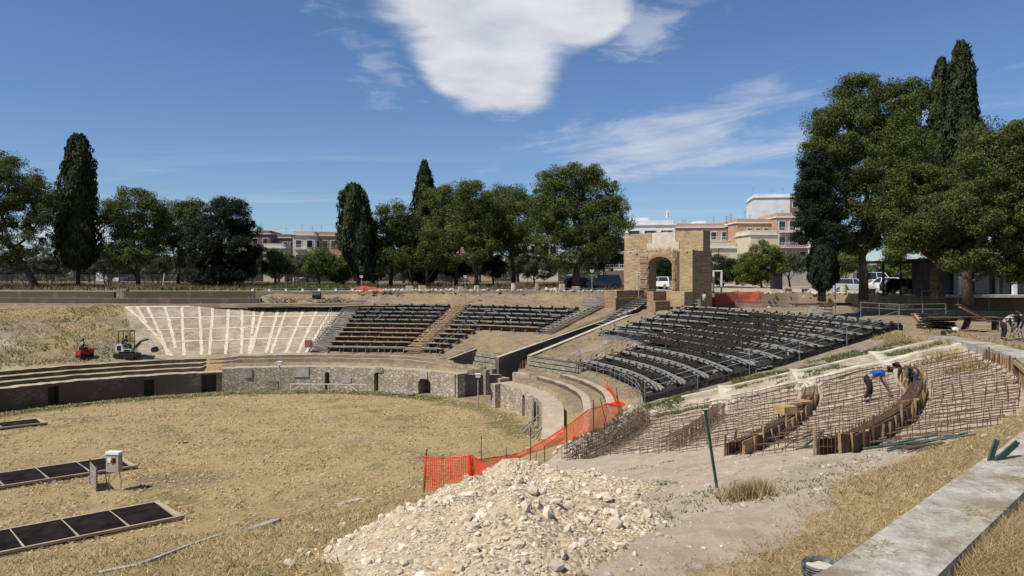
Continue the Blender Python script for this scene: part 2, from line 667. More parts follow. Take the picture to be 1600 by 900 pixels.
def ground_mat(name):
    """soil; mask R = green growth, G = pale lime dust, B = dry straw, A = damp dark"""
    m, t, b = new_mat(name)
    v = coord(t)
    at_ = t.node('ShaderNodeAttribute', attribute_name='mask')
    sp = t.node('ShaderNodeSeparateColor')
    t.link(at_.outputs['Color'], sp.inputs[0])
    big = t.noise(v, 0.35, 5, 0.6)
    mid = t.noise(v, 1.7, 8, 0.72)
    fin = t.noise(v, 7.0, 8, 0.78)
    vfin = t.noise(v, 60.0, 3, 0.7)
    # streaked hay: two stretched noises crossing
    mp = t.node('ShaderNodeMapping')
    mp.inputs['Scale'].default_value = (1.0, 6.0, 1.0)
    mp.inputs['Rotation'].default_value = (0, 0, R(35))
    t.link(v, mp.inputs[0])
    st1 = t.noise(mp.outputs[0], 3.0, 5, 0.7, 1.2)
    mp2 = t.node('ShaderNodeMapping')
    mp2.inputs['Scale'].default_value = (5.0, 1.0, 1.0)
    mp2.inputs['Rotation'].default_value = (0, 0, R(10))
    t.link(v, mp2.inputs[0])
    st2 = t.noise(mp2.outputs[0], 2.5, 5, 0.7, 1.2)
    stk = t.math('MULTIPLY', t.math('ADD', st1, st2), 0.5)
    soil = t.ramp(mid, [(0.3, (0.165, 0.122, 0.08)), (0.7, (0.30, 0.235, 0.165))])
    dust = t.ramp(t.math('ADD', t.math('MULTIPLY', mid, 0.55), t.math('MULTIPLY', fin, 0.45)), [(0.3, (0.335, 0.26, 0.18)), (0.52, (0.51, 0.415, 0.30)), (0.75, (0.65, 0.555, 0.42))])
    straw = t.ramp(t.math('ADD', t.math('MULTIPLY', stk, 0.75), t.math('MULTIPLY', fin, 0.25)), [(0.34, (0.17, 0.12, 0.055)), (0.45, (0.34, 0.25, 0.118)), (0.55, (0.50, 0.38, 0.185)), (0.70, (0.72, 0.58, 0.33))])
    straw = t.mix(t.math('MULTIPLY', t.ramp(big, [(0.40, 0.0), (0.62, 1.0)]), 0.45), straw, t.mix(1.0, straw, (0.68, 0.62, 0.56), 'MULTIPLY'))
    green = t.ramp(t.math('ADD', t.math('MULTIPLY', fin, 0.6), t.math('MULTIPLY', mid, 0.4)), [(0.3, (0.075, 0.080, 0.028)), (0.6, (0.17, 0.16, 0.062)), (0.8, (0.29, 0.25, 0.115))])

    def thr(ch, w=0.30):
        nn = t.math('ADD', t.math('MULTIPLY', mid, 0.5), t.math('MULTIPLY', fin, 0.5))
        k = t.math('SUBTRACT', t.math('ADD', t.math('MULTIPLY', ch, 1.4), nn), 0.5 + 0.7)
        return t.smooth(k, -w, w)
    col = t.mix(thr(sp.outputs[1]), soil, dust)
    col = t.mix(thr(sp.outputs[2]), col, straw)
    col = t.mix(t.math('MULTIPLY', thr(sp.outputs[0], 0.32), 0.8), col, green)
    col = t.mix(t.math('MULTIPLY', vfin, 0.5), col, t.mix(1.0, col, (0.55, 0.53, 0.50), 'MULTIPLY'))
    t.link(col, b.inputs['Base Color'])
    b.inputs['Roughness'].default_value = 0.95
    b.inputs['Specular IOR Level'].default_value = 0.15
    hh = t.math('ADD', t.math('MULTIPLY', mid, 0.35), t.math('ADD', t.math('MULTIPLY', fin, 0.4), t.math('ADD', t.math('MULTIPLY', stk, 0.5), t.math('MULTIPLY', vfin, 0.2))))
    bump(t, b, hh, 0.75, 0.12)
    return m


def stone_mat(name, stone_a, stone_b, mortar, scale=3.2, rnd=1.0, mort_w=0.07, stretch=(1, 1, 1.6), cover=0.0):
    """rubble masonry: irregular stones in mortar"""
    m, t, b = new_mat(name)
    v = coord(t)
    mp = t.node('ShaderNodeMapping')
    mp.inputs['Scale'].default_value = stretch
    t.link(v, mp.inputs[0])
    wob = t.node('ShaderNodeTexNoise')
    wob.inputs['Scale'].default_value = 4.0
    t.link(mp.outputs[0], wob.inputs['Vector'])
    vm = t.node('ShaderNodeVectorMath', operation='SCALE')
    vm.inputs['Scale'].default_value = 0.12
    t.link(wob.outputs['Color'], vm.inputs[0])
    va = t.node('ShaderNodeVectorMath', operation='ADD')
    t.link(mp.outputs[0], va.inputs[0])
    t.link(vm.outputs[0], va.inputs[1])
    e = t.node('ShaderNodeTexVoronoi', feature='DISTANCE_TO_EDGE')
    e.inputs['Scale'].default_value = scale
    e.inputs['Randomness'].default_value = rnd
    c = t.node('ShaderNodeTexVoronoi', feature='F1')
    c.inputs['Scale'].default_value = scale
    c.inputs['Randomness'].default_value = rnd
    for k in (e, c):
        t.link(va.outputs[0], k.inputs['Vector'])
    sc = t.node('ShaderNodeSeparateColor')
    t.link(c.outputs['Color'], sc.inputs[0])
    big = t.noise(v, 0.5, 5, 0.6)
    fin = t.noise(v, 18, 5, 0.65)
    s = t.mix(sc.outputs[0], stone_a, stone_b)
    s = t.mix(t.math('MULTIPLY', sc.outputs[1], 0.35), s, (0.13, 0.115, 0.095))
    mk = t.smooth(t.math('ADD', e.outputs['Distance'], t.math('MULTIPLY', t.math('SUBTRACT', fin, 0.5), 0.09)), mort_w * 0.5, mort_w * 1.4)
    if cover:
        cv = t.smooth(big, 0.62 - cover * 0.4, 0.70 - cover * 0.4)     # render left over the stones in places
        mk = t.math('MULTIPLY', mk, t.math('SUBTRACT', 1.0, cv))
    mor = t.mix(fin, mortar, tuple(x * 0.62 for x in mortar))
    col = t.mix(mk, mor, s)
    col = t.mix(t.math('MULTIPLY', t.ramp(big, [(0.35, 0.0), (0.7, 1.0)]), 0.45), col, t.mix(1.0, col, (0.55, 0.54, 0.52), 'MULTIPLY'))
    t.link(col, b.inputs['Base Color'])
    b.inputs['Roughness'].default_value = 0.92
    b.inputs['Specular IOR Level'].default_value = 0.2
    bump(t, b, t.math('ADD', t.math('MULTIPLY', mk, 0.7), t.math('MULTIPLY', fin, 0.4)), 0.5, 0.03)
    return m


def brick_mat(name, c1, c2, mortar, bw=0.30, bh=0.075, ms=0.012, dirt=0.4):
    m, t, b = new_mat(name)
    v = coord(t)
    sp = t.node('ShaderNodeSeparateXYZ')
    t.link(v, sp.inputs[0])
    cm = t.node('ShaderNodeCombineXYZ')
    wob = t.noise(v, 1.5, 3, 0.5)
    t.link(t.math('ADD', sp.outputs[0], sp.outputs[1]), cm.inputs[0])
    t.link(t.math('ADD', sp.outputs[2], t.math('MULTIPLY', wob, 0.05)), cm.inputs[1])
    br = t.node('ShaderNodeTexBrick')
    br.inputs['Scale'].default_value = 1.0
    br.inputs['Brick Width'].default_value = bw
    br.inputs['Row Height'].default_value = bh
    br.inputs['Mortar Size'].default_value = ms
    br.inputs['Mortar Smooth'].default_value = 0.3
    br.inputs['Color1'].default_value = (*c1, 1)
    br.inputs['Color2'].default_value = (*c2, 1)
    br.inputs['Mortar'].default_value = (*mortar, 1)
    t.link(cm.outputs[0], br.inputs['Vector'])
    big = t.noise(v, 0.7, 6, 0.65)
    fin = t.noise(v, 9, 5, 0.65)
    col = t.mix(t.math('MULTIPLY', t.ramp(big, [(0.38, 0.0), (0.68, 1.0)]), dirt), br.outputs['Color'], t.mix(1.0, br.outputs['Color'], (0.6, 0.53, 0.45), 'MULTIPLY'))
    col = t.mix(t.math('MULTIPLY', t.ramp(fin, [(0.45, 0.0), (0.7, 1.0)]), 0.5), col, t.mix(1.0, col, (1.35, 1.3, 1.2), 'MULTIPLY'))
    mp = t.node('ShaderNodeMapping')
    mp.inputs['Scale'].default_value = (0.8, 0.8, 5.5)
    t.link(v, mp.inputs[0])
    crs = t.noise(mp.outputs[0], 1.3, 6, 0.7)
    col = t.mix(t.math('MULTIPLY', t.ramp(crs, [(0.42, 1.0), (0.56, 0.0)]), 0.65), col, t.mix(1.0, col, (0.55, 0.47, 0.38), 'MULTIPLY'))
    t.link(col, b.inputs['Base Color'])
    b.inputs['Roughness'].default_value = 0.92
    b.inputs['Specular IOR Level'].default_value = 0.2
    bump(t, b, t.math('ADD', t.math('MULTIPLY', br.outputs['Fac'], -0.6), t.math('MULTIPLY', fin, 0.7)), 0.7, 0.05)
    return m


def leaf_mat(name, dark, light, trans=0.25):
    m, t, b = new_mat(name)
    g = t.node('ShaderNodeNewGeometry')
    v = coord(t)
    n = t.noise(v, 0.45, 3, 0.5)
    k = t.math('ADD', t.math('MULTIPLY', g.outputs['Random Per Island'], 0.55), t.math('MULTIPLY', n, 0.45))
    col = t.ramp(k, [(0.2, dark), (0.8, light)])
    t.link(col, b.inputs['Base Color'])
    b.inputs['Roughness'].default_value = 0.75
    b.inputs['Specular IOR Level'].default_value = 0.2
    tr = t.node('ShaderNodeBsdfTranslucent')
    t.link(col, tr.inputs['Color'])
    mx = t.node('ShaderNodeMixShader')
    mx.inputs[0].default_value = trans
    t.link(b.outputs[0], mx.inputs[1])
    t.link(tr.outputs[0], mx.inputs[2])
    t.link(mx.outputs[0], t.n['Material Output'].inputs[0])
    return m


def net_mat(name, col, cell=0.09, fill=0.40):
    """orange plastic barrier mesh: a sheet pierced by real see-through holes (UV in metres)"""
    m, t, b = new_mat(name)
    uv = coord(t, 'UV')
    sp = t.node('ShaderNodeSeparateXYZ')
    t.link(uv, sp.inputs[0])
    fx = t.math('FRACT', t.math('DIVIDE', sp.outputs[0], cell))
    fy = t.math('FRACT', t.math('DIVIDE', sp.outputs[1], cell * 0.55))
    k = t.math('MAXIMUM', t.math('LESS_THAN', fx, fill * 0.9), t.math('LESS_THAN', fy, fill))
    b.inputs['Base Color'].default_value = (*col, 1)
    b.inputs['Roughness'].default_value = 0.5
    tp = t.node('ShaderNodeBsdfTransparent')
    tl = t.node('ShaderNodeBsdfTranslucent')
    tl.inputs[0].default_value = (*col, 1)
    m2 = t.node('ShaderNodeMixShader')
    m2.inputs[0].default_value = 0.35
    t.link(b.outputs[0], m2.inputs[1])
    t.link(tl.outputs[0], m2.inputs[2])
    mx = t.node('ShaderNodeMixShader')
    t.link(k, mx.inputs[0])
    t.link(tp.outputs[0], mx.inputs[1])
    t.link(m2.outputs[0], mx.inputs[2])
    t.link(mx.outputs[0], t.n['Material Output'].inputs[0])
    return m


def glass_mat(name, col=(0.03, 0.04, 0.05)):
    m, t, b = new_mat(name)
    b.inputs['Base Color'].default_value = (*col, 1)
    b.inputs['Roughness'].default_value = 0.06
    b.inputs['Specular IOR Level'].default_value = 0.8
    return m


M = {}
M['ground'] = ground_mat('ground')
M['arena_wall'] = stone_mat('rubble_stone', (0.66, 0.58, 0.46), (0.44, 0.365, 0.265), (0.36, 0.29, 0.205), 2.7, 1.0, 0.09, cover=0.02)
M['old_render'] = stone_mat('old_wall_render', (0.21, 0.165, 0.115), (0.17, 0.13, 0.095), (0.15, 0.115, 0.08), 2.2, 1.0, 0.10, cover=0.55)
M['rim_stone'] = stone_mat('rim_masonry', (0.50, 0.40, 0.265), (0.38, 0.295, 0.19), (0.37, 0.285, 0.185), 2.0, 0.9, 0.06, (1, 1, 2.0), cover=0.5)
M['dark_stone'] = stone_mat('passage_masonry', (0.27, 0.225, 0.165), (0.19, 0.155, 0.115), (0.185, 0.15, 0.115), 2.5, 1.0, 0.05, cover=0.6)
M['row_stone'] = stone_mat('seat_row_masonry', (0.46, 0.40, 0.30), (0.30, 0.255, 0.185), (0.25, 0.21, 0.15), 2.6, 1.0, 0.07)
M['brick'] = brick_mat('ochre_brick', (0.54, 0.405, 0.245), (0.42, 0.31, 0.185), (0.47, 0.375, 0.255))
M['brick_old'] = brick_mat('worn_brick', (0.46, 0.325, 0.185), (0.32, 0.22, 0.12), (0.36, 0.27, 0.175), 0.32, 0.10, 0.025, 0.55)
M['marble'] = mat('weathered_marble', (0.48, 0.405, 0.31), (0.62, 0.545, 0.44), 2.0, 0.7, 0.15)
M['limestone'] = mat('limestone', (0.33, 0.28, 0.205), (0.57, 0.50, 0.385), 3.0, 0.9, 0.5, 9, island=0.15)
M['concrete'] = mat('concrete', (0.30, 0.275, 0.23), (0.46, 0.43, 0.38), 2.2, 0.9, 0.3, 25, c3=(0.38, 0.35, 0.30))
M['steel'] = mat('weathered_steel', (0.16, 0.157, 0.142), (0.38, 0.37, 0.335), 5, 0.7, 0.1, metal=0.0)
M['galv'] = mat('galvanised_steel', (0.20, 0.21, 0.215), (0.32, 0.33, 0.335), 5, 0.5, 0.05, metal=0.4)
M['darksteel'] = mat('dark_steel', (0.014, 0.013, 0.012), (0.06, 0.056, 0.05), 6, 0.95, 0.1, spec=0.0)  # near-black tone also serves as painted shade under the bench rows
M['plank'] = mat('weathered_plank', (0.26, 0.165, 0.09), (0.44, 0.31, 0.185), 2.5, 0.8, 0.2, 18)
M['plank_grey'] = mat('grey_plank', (0.16, 0.145, 0.125), (0.31, 0.29, 0.26), 3.0, 0.85, 0.2, 18)
M['plank_new'] = mat('form_board', (0.34, 0.21, 0.085), (0.50, 0.34, 0.155), 3, 0.7, 0.15)
M['plank_dark'] = mat('dark_board', (0.075, 0.045, 0.028), (0.15, 0.095, 0.06), 4, 0.8, 0.2)
M['rust'] = mat('rusty_rebar', (0.075, 0.045, 0.03), (0.17, 0.105, 0.068), 14, 0.85, 0.1)
M['bark'] = mat('bark', (0.035, 0.026, 0.018), (0.11, 0.08, 0.058), 5, 0.95, 0.8, 12)
M['pine'] = leaf_mat('pine_needles', (0.024, 0.038, 0.009), (0.155, 0.178, 0.045))
M['pine2'] = leaf_mat('umbrella_pine_needles', (0.029, 0.045, 0.010), (0.175, 0.20, 0.05))
M['cypress'] = leaf_mat('cypress_leaves', (0.014, 0.021, 0.007), (0.06, 0.070, 0.024), 0.12)
M['cedar'] = leaf_mat('cedar_needles', (0.008, 0.016, 0.008), (0.03, 0.042, 0.018), 0.12)
M['olive'] = leaf_mat('olive_leaves', (0.05, 0.06, 0.03), (0.17, 0.18, 0.11))
M['broad'] = leaf_mat('broad_leaves', (0.035, 0.06, 0.012), (0.18, 0.22, 0.045))
M['shrubdark'] = leaf_mat('dark_shrub_leaves', (0.014, 0.026, 0.008), (0.055, 0.072, 0.02))
M['straw'] = leaf_mat('dry_grass_blades', (0.28, 0.20, 0.09), (0.66, 0.52, 0.28), 0.3)
M['straw_dull'] = leaf_mat('dull_dry_weeds', (0.10, 0.08, 0.035), (0.30, 0.235, 0.12), 0.3)
M['hay'] = leaf_mat('cut_hay', (0.34, 0.25, 0.12), (0.74, 0.60, 0.34), 0.3)
M['greenblade'] = leaf_mat('green_grass_blades', (0.05, 0.075, 0.02), (0.20, 0.22, 0.07), 0.3)
M['orange'] = net_mat('orange_mesh', (0.85, 0.085, 0.02))
M['orange_solid'] = mat('orange_plastic', (0.70, 0.05, 0.015), (0.85, 0.09, 0.025), 5, 0.5, 0.0)
M['greenpost'] = mat('green_paint', (0.014, 0.035, 0.024), (0.03, 0.06, 0.042), 6, 0.5, 0.0)
M['greenbar'] = mat('green_enamel', (0.025, 0.055, 0.04), (0.06, 0.10, 0.08), 6, 0.5, 0.0)
M['white'] = mat('white_paint', (0.70, 0.70, 0.68), (0.82, 0.82, 0.80), 3, 0.5, 0.05)
M['black'] = mat('black_plastic', (0.010, 0.010, 0.011), (0.03, 0.03, 0.032), 6, 0.5, 0.05)
M['rubber'] = mat('rubber', (0.012, 0.012, 0.012), (0.03, 0.03, 0.03), 8, 0.8, 0.1)
M['glass'] = glass_mat('glass')
M['pane'] = glass_mat('window_pane', (0.02, 0.022, 0.026))
M['lens'] = mat('frosted_lamp', (0.66, 0.68, 0.66), (0.74, 0.76, 0.74), 3, 0.3, 0.0)
# ------------------------------------------------------------------ the ground


def masks(t, s):
    """R green, G pale dust, B dry straw"""
    t = np.mod(t, 2 * PI)
    x, y = P(t, s)
    n = fbm(x * 0.22, y * 0.22, 4, 11)
    n2 = fbm(x * 0.7, y * 0.7, 4, 12)
    n3 = fbm(x * 2.5, y * 2.5, 3, 13)
    w = near_w(t)
    Rg = np.zeros_like(x)
    G = np.zeros_like(x)
    B = np.zeros_like(x)
    arena = s < 0.2
    B = np.where(arena, 0.95, B)
    far = np.sin(t - 5.5) > -2
    edge = np.exp(-((s + 1.6) / 1.3) ** 2) * (1 - w)
    Rg = np.where(arena, 0.60 * edge + 0.40 * sstep(n2, 0.60, 0.75) + 0.10, Rg)
    # grass bank in front (towards us) and left bank
    bank = (w > 0.5) & (s >= -3.4) & (s < 5.4)
    kb = sstep(t, 4.2, 4.3) * 0 + 1
    B = np.where(bank, 0.72, B)
    Rg = np.where(bank, 0.36 + 0.30 * (n2 - 0.5), Rg)
    G = np.where(bank, 0.2, G)
    pod = (s >= 0.2) & (s < 5.4) & (w < 0.5)
    B = np.where(pod, 0.40 + 0.5 * (n2 - 0.5), B)
    G = np.where(pod, 0.38, G)
    Rg = np.where(pod, 0.18 + 0.35 * (n2 - .5) + 0.18 * ((t > 5.6) & (s > 2.7)), Rg)
    left_pod = pod & (t > 1.2) & (t < 3)
    B = np.where(left_pod, 0.85, B)
    slope = s >= 5.4
    # left bare bank with scrubby grass
    a = slope & (t > 1.46) & (t < 3.2)
    B = np.where(a, 0.36 + 0.9 * (n - 0.42) + 0.5 * sstep(s, 17, 19), B)
    Rg = np.where(a, 0.36 + 0.7 * (n2 - 0.45), Rg)
    G = np.where(a, 0.46 + 0.8 * sstep(t, 1.72, 1.85) * np.exp(-((s - 9) / 4) ** 2), G)
    # limed grid sector, stands, grass flank of the passage
    g = slope & (t <= 1.46) & (t > 0.0)
    G = np.where(g, 0.54 + 0.4 * (n2 - .5), G)
    B = np.where(g, 0.16, B)
    Rg = np.where(g, 0.10, Rg)
    st = slope & (t < 0.86)
    G = np.where(st, 0.30, G)
    B = np.where(st, 0.42 + .5 * (n2 - .5), B)
    Rg = np.where(st, 0.22, Rg)
    e = slope & (t > 5.5)
    G = np.where(e, 0.42, G)
    B = np.where(e, 0.30 + .5 * (n2 - .5), B)
    Rg = np.where(e, 0.18 + .3 * (n2 - .5) + 0.3 * ((t > 6.02) & (s < 8.5)), Rg)
    # building strip, pale dust
    d = slope & (t > 4.2) & (t <= 5.5)
    G = np.where(d, 0.92 + 0.45 * (n2 - .5), G)
    B = np.where(d, 0.0, B)
    Rg = np.where(d, 0.05 + 0.9 * sstep(n2, 0.62, 0.75) * 0.42, Rg)
    dg = slope & (t > 4.88) & (t <= 5.42) & (s > 6)
    G = np.where(dg, 0.72 + 0.4 * (n2 - .5), G)
    # between the stand and the trench: rough pale slabs with weeds
    q = slope & (t > 5.38) & (t <= 5.56)
    Rg = np.where(q, 0.12 + 0.36 * sstep(n2, 0.50, 0.66), Rg)
    # bank below the heap turns to grass
    lo = slope & (t > 3.2) & (t < np.interp(s, [5, 10, 14, 22], [4.86, 4.75, 4.62, 4.56]))
    B = np.where(lo, 0.75, B)
    G = np.where(lo, 0.25, G)
    Rg = np.where(lo, 0.36, Rg)
    # straw verge along the kerb
    vg = (s > np.interp(t, [4.4, 4.605, 4.72, 4.81, 4.9], [23.2, 22.5, 21.0, 20.75, 21.2]) + 1.2 * (n2 - .5)) & (t > 3.5) & (t < 4.90)
    B = np.where(vg, 0.85, B)
    G = np.where(vg, 0.4, G)
    Rg = np.where(vg, 0.12, Rg)
    # walkway on the rim
    rim = (s > np.where((t > 4.3) & (t < 4.95), np.interp(t, [4.3, 4.5, 4.605, 4.643, 4.706, 4.815, 4.95], [25.5, 24.5, 23.8, 23.35, 22.85, 22.35, 21.6]), 21.4))
    B = np.where(rim, 0.45 + 0.6 * (n2 - .5), B)
    G = np.where(rim, 0.35, G)
    Rg = np.where(rim, 0.12 + 0.3 * (n - .5), Rg)
    rg = rim & (t > 3.5) & (t < 5.0)
    B = np.where(rg, 0.95, B)
    return np.stack([np.clip(Rg, 0, 1), np.clip(G, 0, 1), np.clip(B, 0, 1), np.zeros_like(x)], -1)


def ring_sheet(name, tarr, sarr, label=None):
    T, S = np.meshgrid(tarr, sarr, indexing='ij')
    x, y = P(T, S)
    z = Hts(T, S)
    v = np.stack([x, y, z], -1).reshape(-1, 3)
    o = mesh_np(name, v, gridf(len(tarr), len(sarr))[:, ::-1], M['ground'], masks(T, S).reshape(-1, 4))
    o['kind'] = 'structure'
    return o


steps_s = [-4, -3.4, -2.8, -2.2, -1.6, -1, -.5, -.1, .3, .8, 1.2, 1.24, 1.26, 1.34, 1.36, 1.6, 2.0, 2.4, 2.59, 2.61, 3, 3.4, 3.7, 3.89, 3.91, 4.3, 4.8, 5.2, 5.4, 5.6]
s_far = np.array(steps_s + list(np.arange(5.8, 21.3, 0.25)) + [21.4, 22.0])
s_near = np.concatenate([np.arange(-4, 8, 0.16), np.arange(8, 22.05, 0.07), np.arange(22.1, 28, .15)])
T_N0, T_N1 = 4.22, 5.16
ring_sheet('ground', np.concatenate([np.linspace(T_N1 - 2 * PI, -0.25, 520)]), s_far)
ring_sheet('ground', np.linspace(-0.25, 0.45, 330), np.array(sorted(set(np.round(np.concatenate([s_far, np.arange(-1, 21.4, 0.15)]), 3)))))
ring_sheet('ground', np.linspace(0.45, T_N0, 560), s_far)
ring_sheet('ground', np.linspace(T_N0, T_N1, 460), s_near)
# arena floor
ra = np.concatenate([np.linspace(0.02, 0.5, 16), np.linspace(0.52, 1, 70)])
Ta = np.linspace(0, 2 * PI, 420)
T, Q = np.meshgrid(Ta, ra, indexing='ij')
bx, by = P(T, -4.0)
x = CX + (bx - CX) * Q
y = CY + (by - CY) * Q
z = Z0 + (fbm(x * .35, y * .35, 4, 1) - .5) * .10 + (fbm(x * 2.1, y * 2.1, 4, 3) - .5) * 0.03
n2 = fbm(x * 0.7, y * 0.7, 4, 12)
n1 = fbm(x * 0.16, y * 0.16, 3, 50)
n4 = fbm(x * .12 + y * .05, y * .5 - x * .3, 4, 51)
mk = np.stack([0.15 + .40 * sstep(n2, .56, .74), np.full_like(x, .3), 0.94 - 0.30 * sstep(n1, .52, .7) - .28 * sstep(n4, .56, .68), 0 * x], -1)
o = mesh_np('arena_ground', np.stack([x, y, z], -1).reshape(-1, 3), gridf(len(Ta), len(ra))[:, ::-1], M['ground'], mk.reshape(-1, 4))
o['kind'] = 'structure'
# flat rim walkway reaching out under the raised ground beyond
o = ring_sheet('walkway', np.linspace(T_N1 - 2 * PI, T_N0, 380), np.array([22, 22.5, 23, 24, 25, 26, 28, 30, 34, 38, 44, 50, 58, 66]))

# the raised ground outside, retained by a low wall: bearing (as screen x) and distance of that wall
WALL = [(-420, 108), (-200, 98), (0, 91.5), (195, 89.0), (400, 89.5), (545, 91), (700, 92.5), (850, 92.0), (960, 87.5), (1035, 82), (1120, 80.4), (1240, 80.4), (1400, 74.5), (1500, 70.5), (1600, 67), (1800, 61), (2100, 54)]
WX = np.array([a for a, b in WALL], float)
WD = np.array([b for a, b in WALL], float)
WTOP = -1.95


def wall_d(px):
    return np.interp(px, WX, WD)


def zout(d, px):
    k = np.clip((d - wall_d(px)) / 30, 0, 1)
    return WTOP + 0.05 + (0.62 - 0.10) * k


bear = np.linspace(-420, 2100, 500)
dd = np.concatenate([[0, 0.05, 1, 2, 3.5], np.arange(5, 60, 2.2), [70, 90, 120, 180, 300, 600, 1200, 2500]])
Bm, Dm = np.meshgrid(bear, dd, indexing='ij')
d = wall_d(Bm) + Dm
x = (Bm - 800) / F * d
y = d
z = zout(d, Bm) + (fbm(x * .2, y * .2, 4, 21) - .5) * 0.25 * np.clip(Dm / 4, 0, 1)
n2 = fbm(x * .25, y * .25, 4, 22)
mk = np.stack([0.22 + 0.7 * (n2 - .45) + .15 * (Bm < 500), 0.12 + 0.55 * ((Bm > 930) & (Bm < 1500) & (Dm > 3)), 0.30 + 0.5 * (n2 - .5), 0 * x], -1)
mk = np.clip(mk, 0, 1)
o = mesh_np('ground', np.stack([x, y, z], -1).reshape(-1, 3), gridf(len(bear), len(dd))[:, ::-1], M['ground'], mk.reshape(-1, 4))
o['kind'] = 'structure'


def out_at(px, d):
    """a place on the raised ground, by bearing and distance"""
    return (px - 800) / F * d, d, float(zout(np.array(d), np.array(px)))


# ------------------------------------------------------------------ walls of the arena


def t_of(px, py, z):
    p = at(px, py, z)
    return float(ts(p[0], p[1])[0][0])


def ring_wall(mb, ta, tb, s0, s1, zb, ztop, openings=(), step=0.02, cap=True, niche=1.0, mi=0):
    """curved wall between angles ta<tb, front face at s0 (towards the arena); openings = (t, width, height, arched)"""
    cuts = {ta, tb}
    n = max(2, int((tb - ta) / step))
    for i in range(n + 1):
        cuts.add(ta + (tb - ta) * i / n)
    rad = 21.5
    ops = []
    for (tc, w, h, arch) in openings:
        hw = w / 2 / rad
        k = 7 if arch else 1
        for i in range(k + 1):
            cuts.add(tc - hw + 2 * hw * i / k)
        ops.append((tc - hw, tc + hw, h, arch))
    cs = sorted(cuts)
    cs = [c for i, c in enumerate(cs) if i == 0 or c - cs[i - 1] > 1e-5]
    zt = lambda t: float(ztop(np.array(t))) if callable(ztop) else ztop
    ragged = lambda t: .10 * (float(fbm(np.array([t * 60.0]), np.array([.5]), 3, 7)[0]) - .5) + .05 * (float(vnoise(np.array([t * 160.0]), np.array([.5]), 8)[0]) - .5)

    def pt(t, s, z):
        a, b = P(t, s)
        return (float(a), float(b), z)
    for a, b in zip(cs[:-1], cs[1:]):
        mid = (a + b) / 2
        z_t = zt(mid)
        op = None
        for o_ in ops:
            if o_[0] - 1e-6 <= mid <= o_[1] + 1e-6:
                op = o_
        lo = zb
        if op:
            h = op[2]
            if op[3]:
                q = abs((mid - (op[0] + op[1]) / 2) / ((op[1] - op[0]) / 2))
                h = op[2] - (1 - math.sqrt(max(0, 1 - q * q))) * (op[1] - op[0]) * rad * 0.5 * 0.95
            lo = Z0 + h
            # soffit and back of the niche
            mb.add([pt(a, s0, lo), pt(b, s0, lo), pt(b, s0 + niche, lo), pt(a, s0 + niche, lo)], [(0, 1, 2, 3)], mi)
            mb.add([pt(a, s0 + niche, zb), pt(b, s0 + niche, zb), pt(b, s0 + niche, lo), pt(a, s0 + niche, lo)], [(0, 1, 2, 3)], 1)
        ta_, tb_ = zt(a) + ragged(a), zt(b) + ragged(b)
        mb.add([pt(a, s0, lo), pt(b, s0, lo), pt(b, s0, tb_), pt(a, s0, ta_)], [(0, 1, 2, 3)], mi)
        mb.add([pt(a, s0, ta_), pt(b, s0, tb_), pt(b, s1, tb_), pt(a, s1, ta_)], [(0, 1, 2, 3)], 2)
        mb.add([pt(a, s1, zb), pt(b, s1, zb), pt(b, s1, tb_), pt(a, s1, ta_)], [(3, 2, 1, 0)], mi)
    for o_ in ops:
        for q in o_[:2]:
            mb.add([pt(q, s0, zb), pt(q, s0 + niche, zb), pt(q, s0 + niche, Z0 + o_[2]), pt(q, s0, Z0 + o_[2])], [(0, 1, 2, 3)], mi)
    for q in (ta, tb):
        mb.add([pt(q, s0, zb), pt(q, s1, zb), pt(q, s1, zt(q + (1e-4 if q == ta else -1e-4))), pt(q, s0, zt(q + (1e-4 if q == ta else -1e-4)))], [(0, 1, 2, 3)], mi)
    return mb


M['capstone'] = mat('worn_wall_top', (0.33, 0.265, 0.175), (0.45, 0.375, 0.265), 1.6, 0.95, 0.5, 12)
T_STEP = t_of(347, 611, Z0)
mb = MB()
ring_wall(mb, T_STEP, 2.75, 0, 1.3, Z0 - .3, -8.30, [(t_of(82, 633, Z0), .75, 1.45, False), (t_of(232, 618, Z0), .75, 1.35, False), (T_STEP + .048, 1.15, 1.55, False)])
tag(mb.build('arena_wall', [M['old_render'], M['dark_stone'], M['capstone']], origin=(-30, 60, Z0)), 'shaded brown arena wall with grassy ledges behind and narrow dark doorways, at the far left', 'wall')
mb = MB()
ring_wall(mb, T_ENT_L, T_STEP, 0, 1.3, Z0 - .3, -8.02, [(t_of(507, 611, Z0), .42, 1.55, True), (t_of(582, 613, Z0), .42, 1.6, True), (t_of(657, 618, Z0), 1.35, 1.45, True)])
aw = mb.build('arena_wall', [M['arena_wall'], M['dark_stone'], M['capstone']], origin=(-12, 64, Z0))
tag(aw, 'rubble stone arena wall with one wide arch and two slim niches, left of the entrance', 'wall')
T_WEND = t_of(861, 690, Z0) - .06
mb = MB()
ring_wall(mb, T_WEND, T_ENT_R, 0, 1.3, Z0 - .3, lambda t: -8.16 - 1.5 * float(1 - sstep(t, T_WEND - .02, T_WEND + .13)), [(t_of(803, 652, Z0), .60, 1.55, True)])
tag(mb.build('arena_wall', [M['arena_wall'], M['dark_stone'], M['capstone']], origin=(0, 54, Z0)), 'curved rubble stone wall right of the arena entrance with one arched doorway', 'wall')
# repair panels on the stone wall
for (px0, px1, y0, y1) in ((455, 478, 572, 588), (380, 392, 574, 588), (585, 597, 573, 582), (643, 654, 579, 586), (675, 690, 580, 590)):
    pass

# ------------------------------------------------------------------ passage walls, stepped flanks, entrance


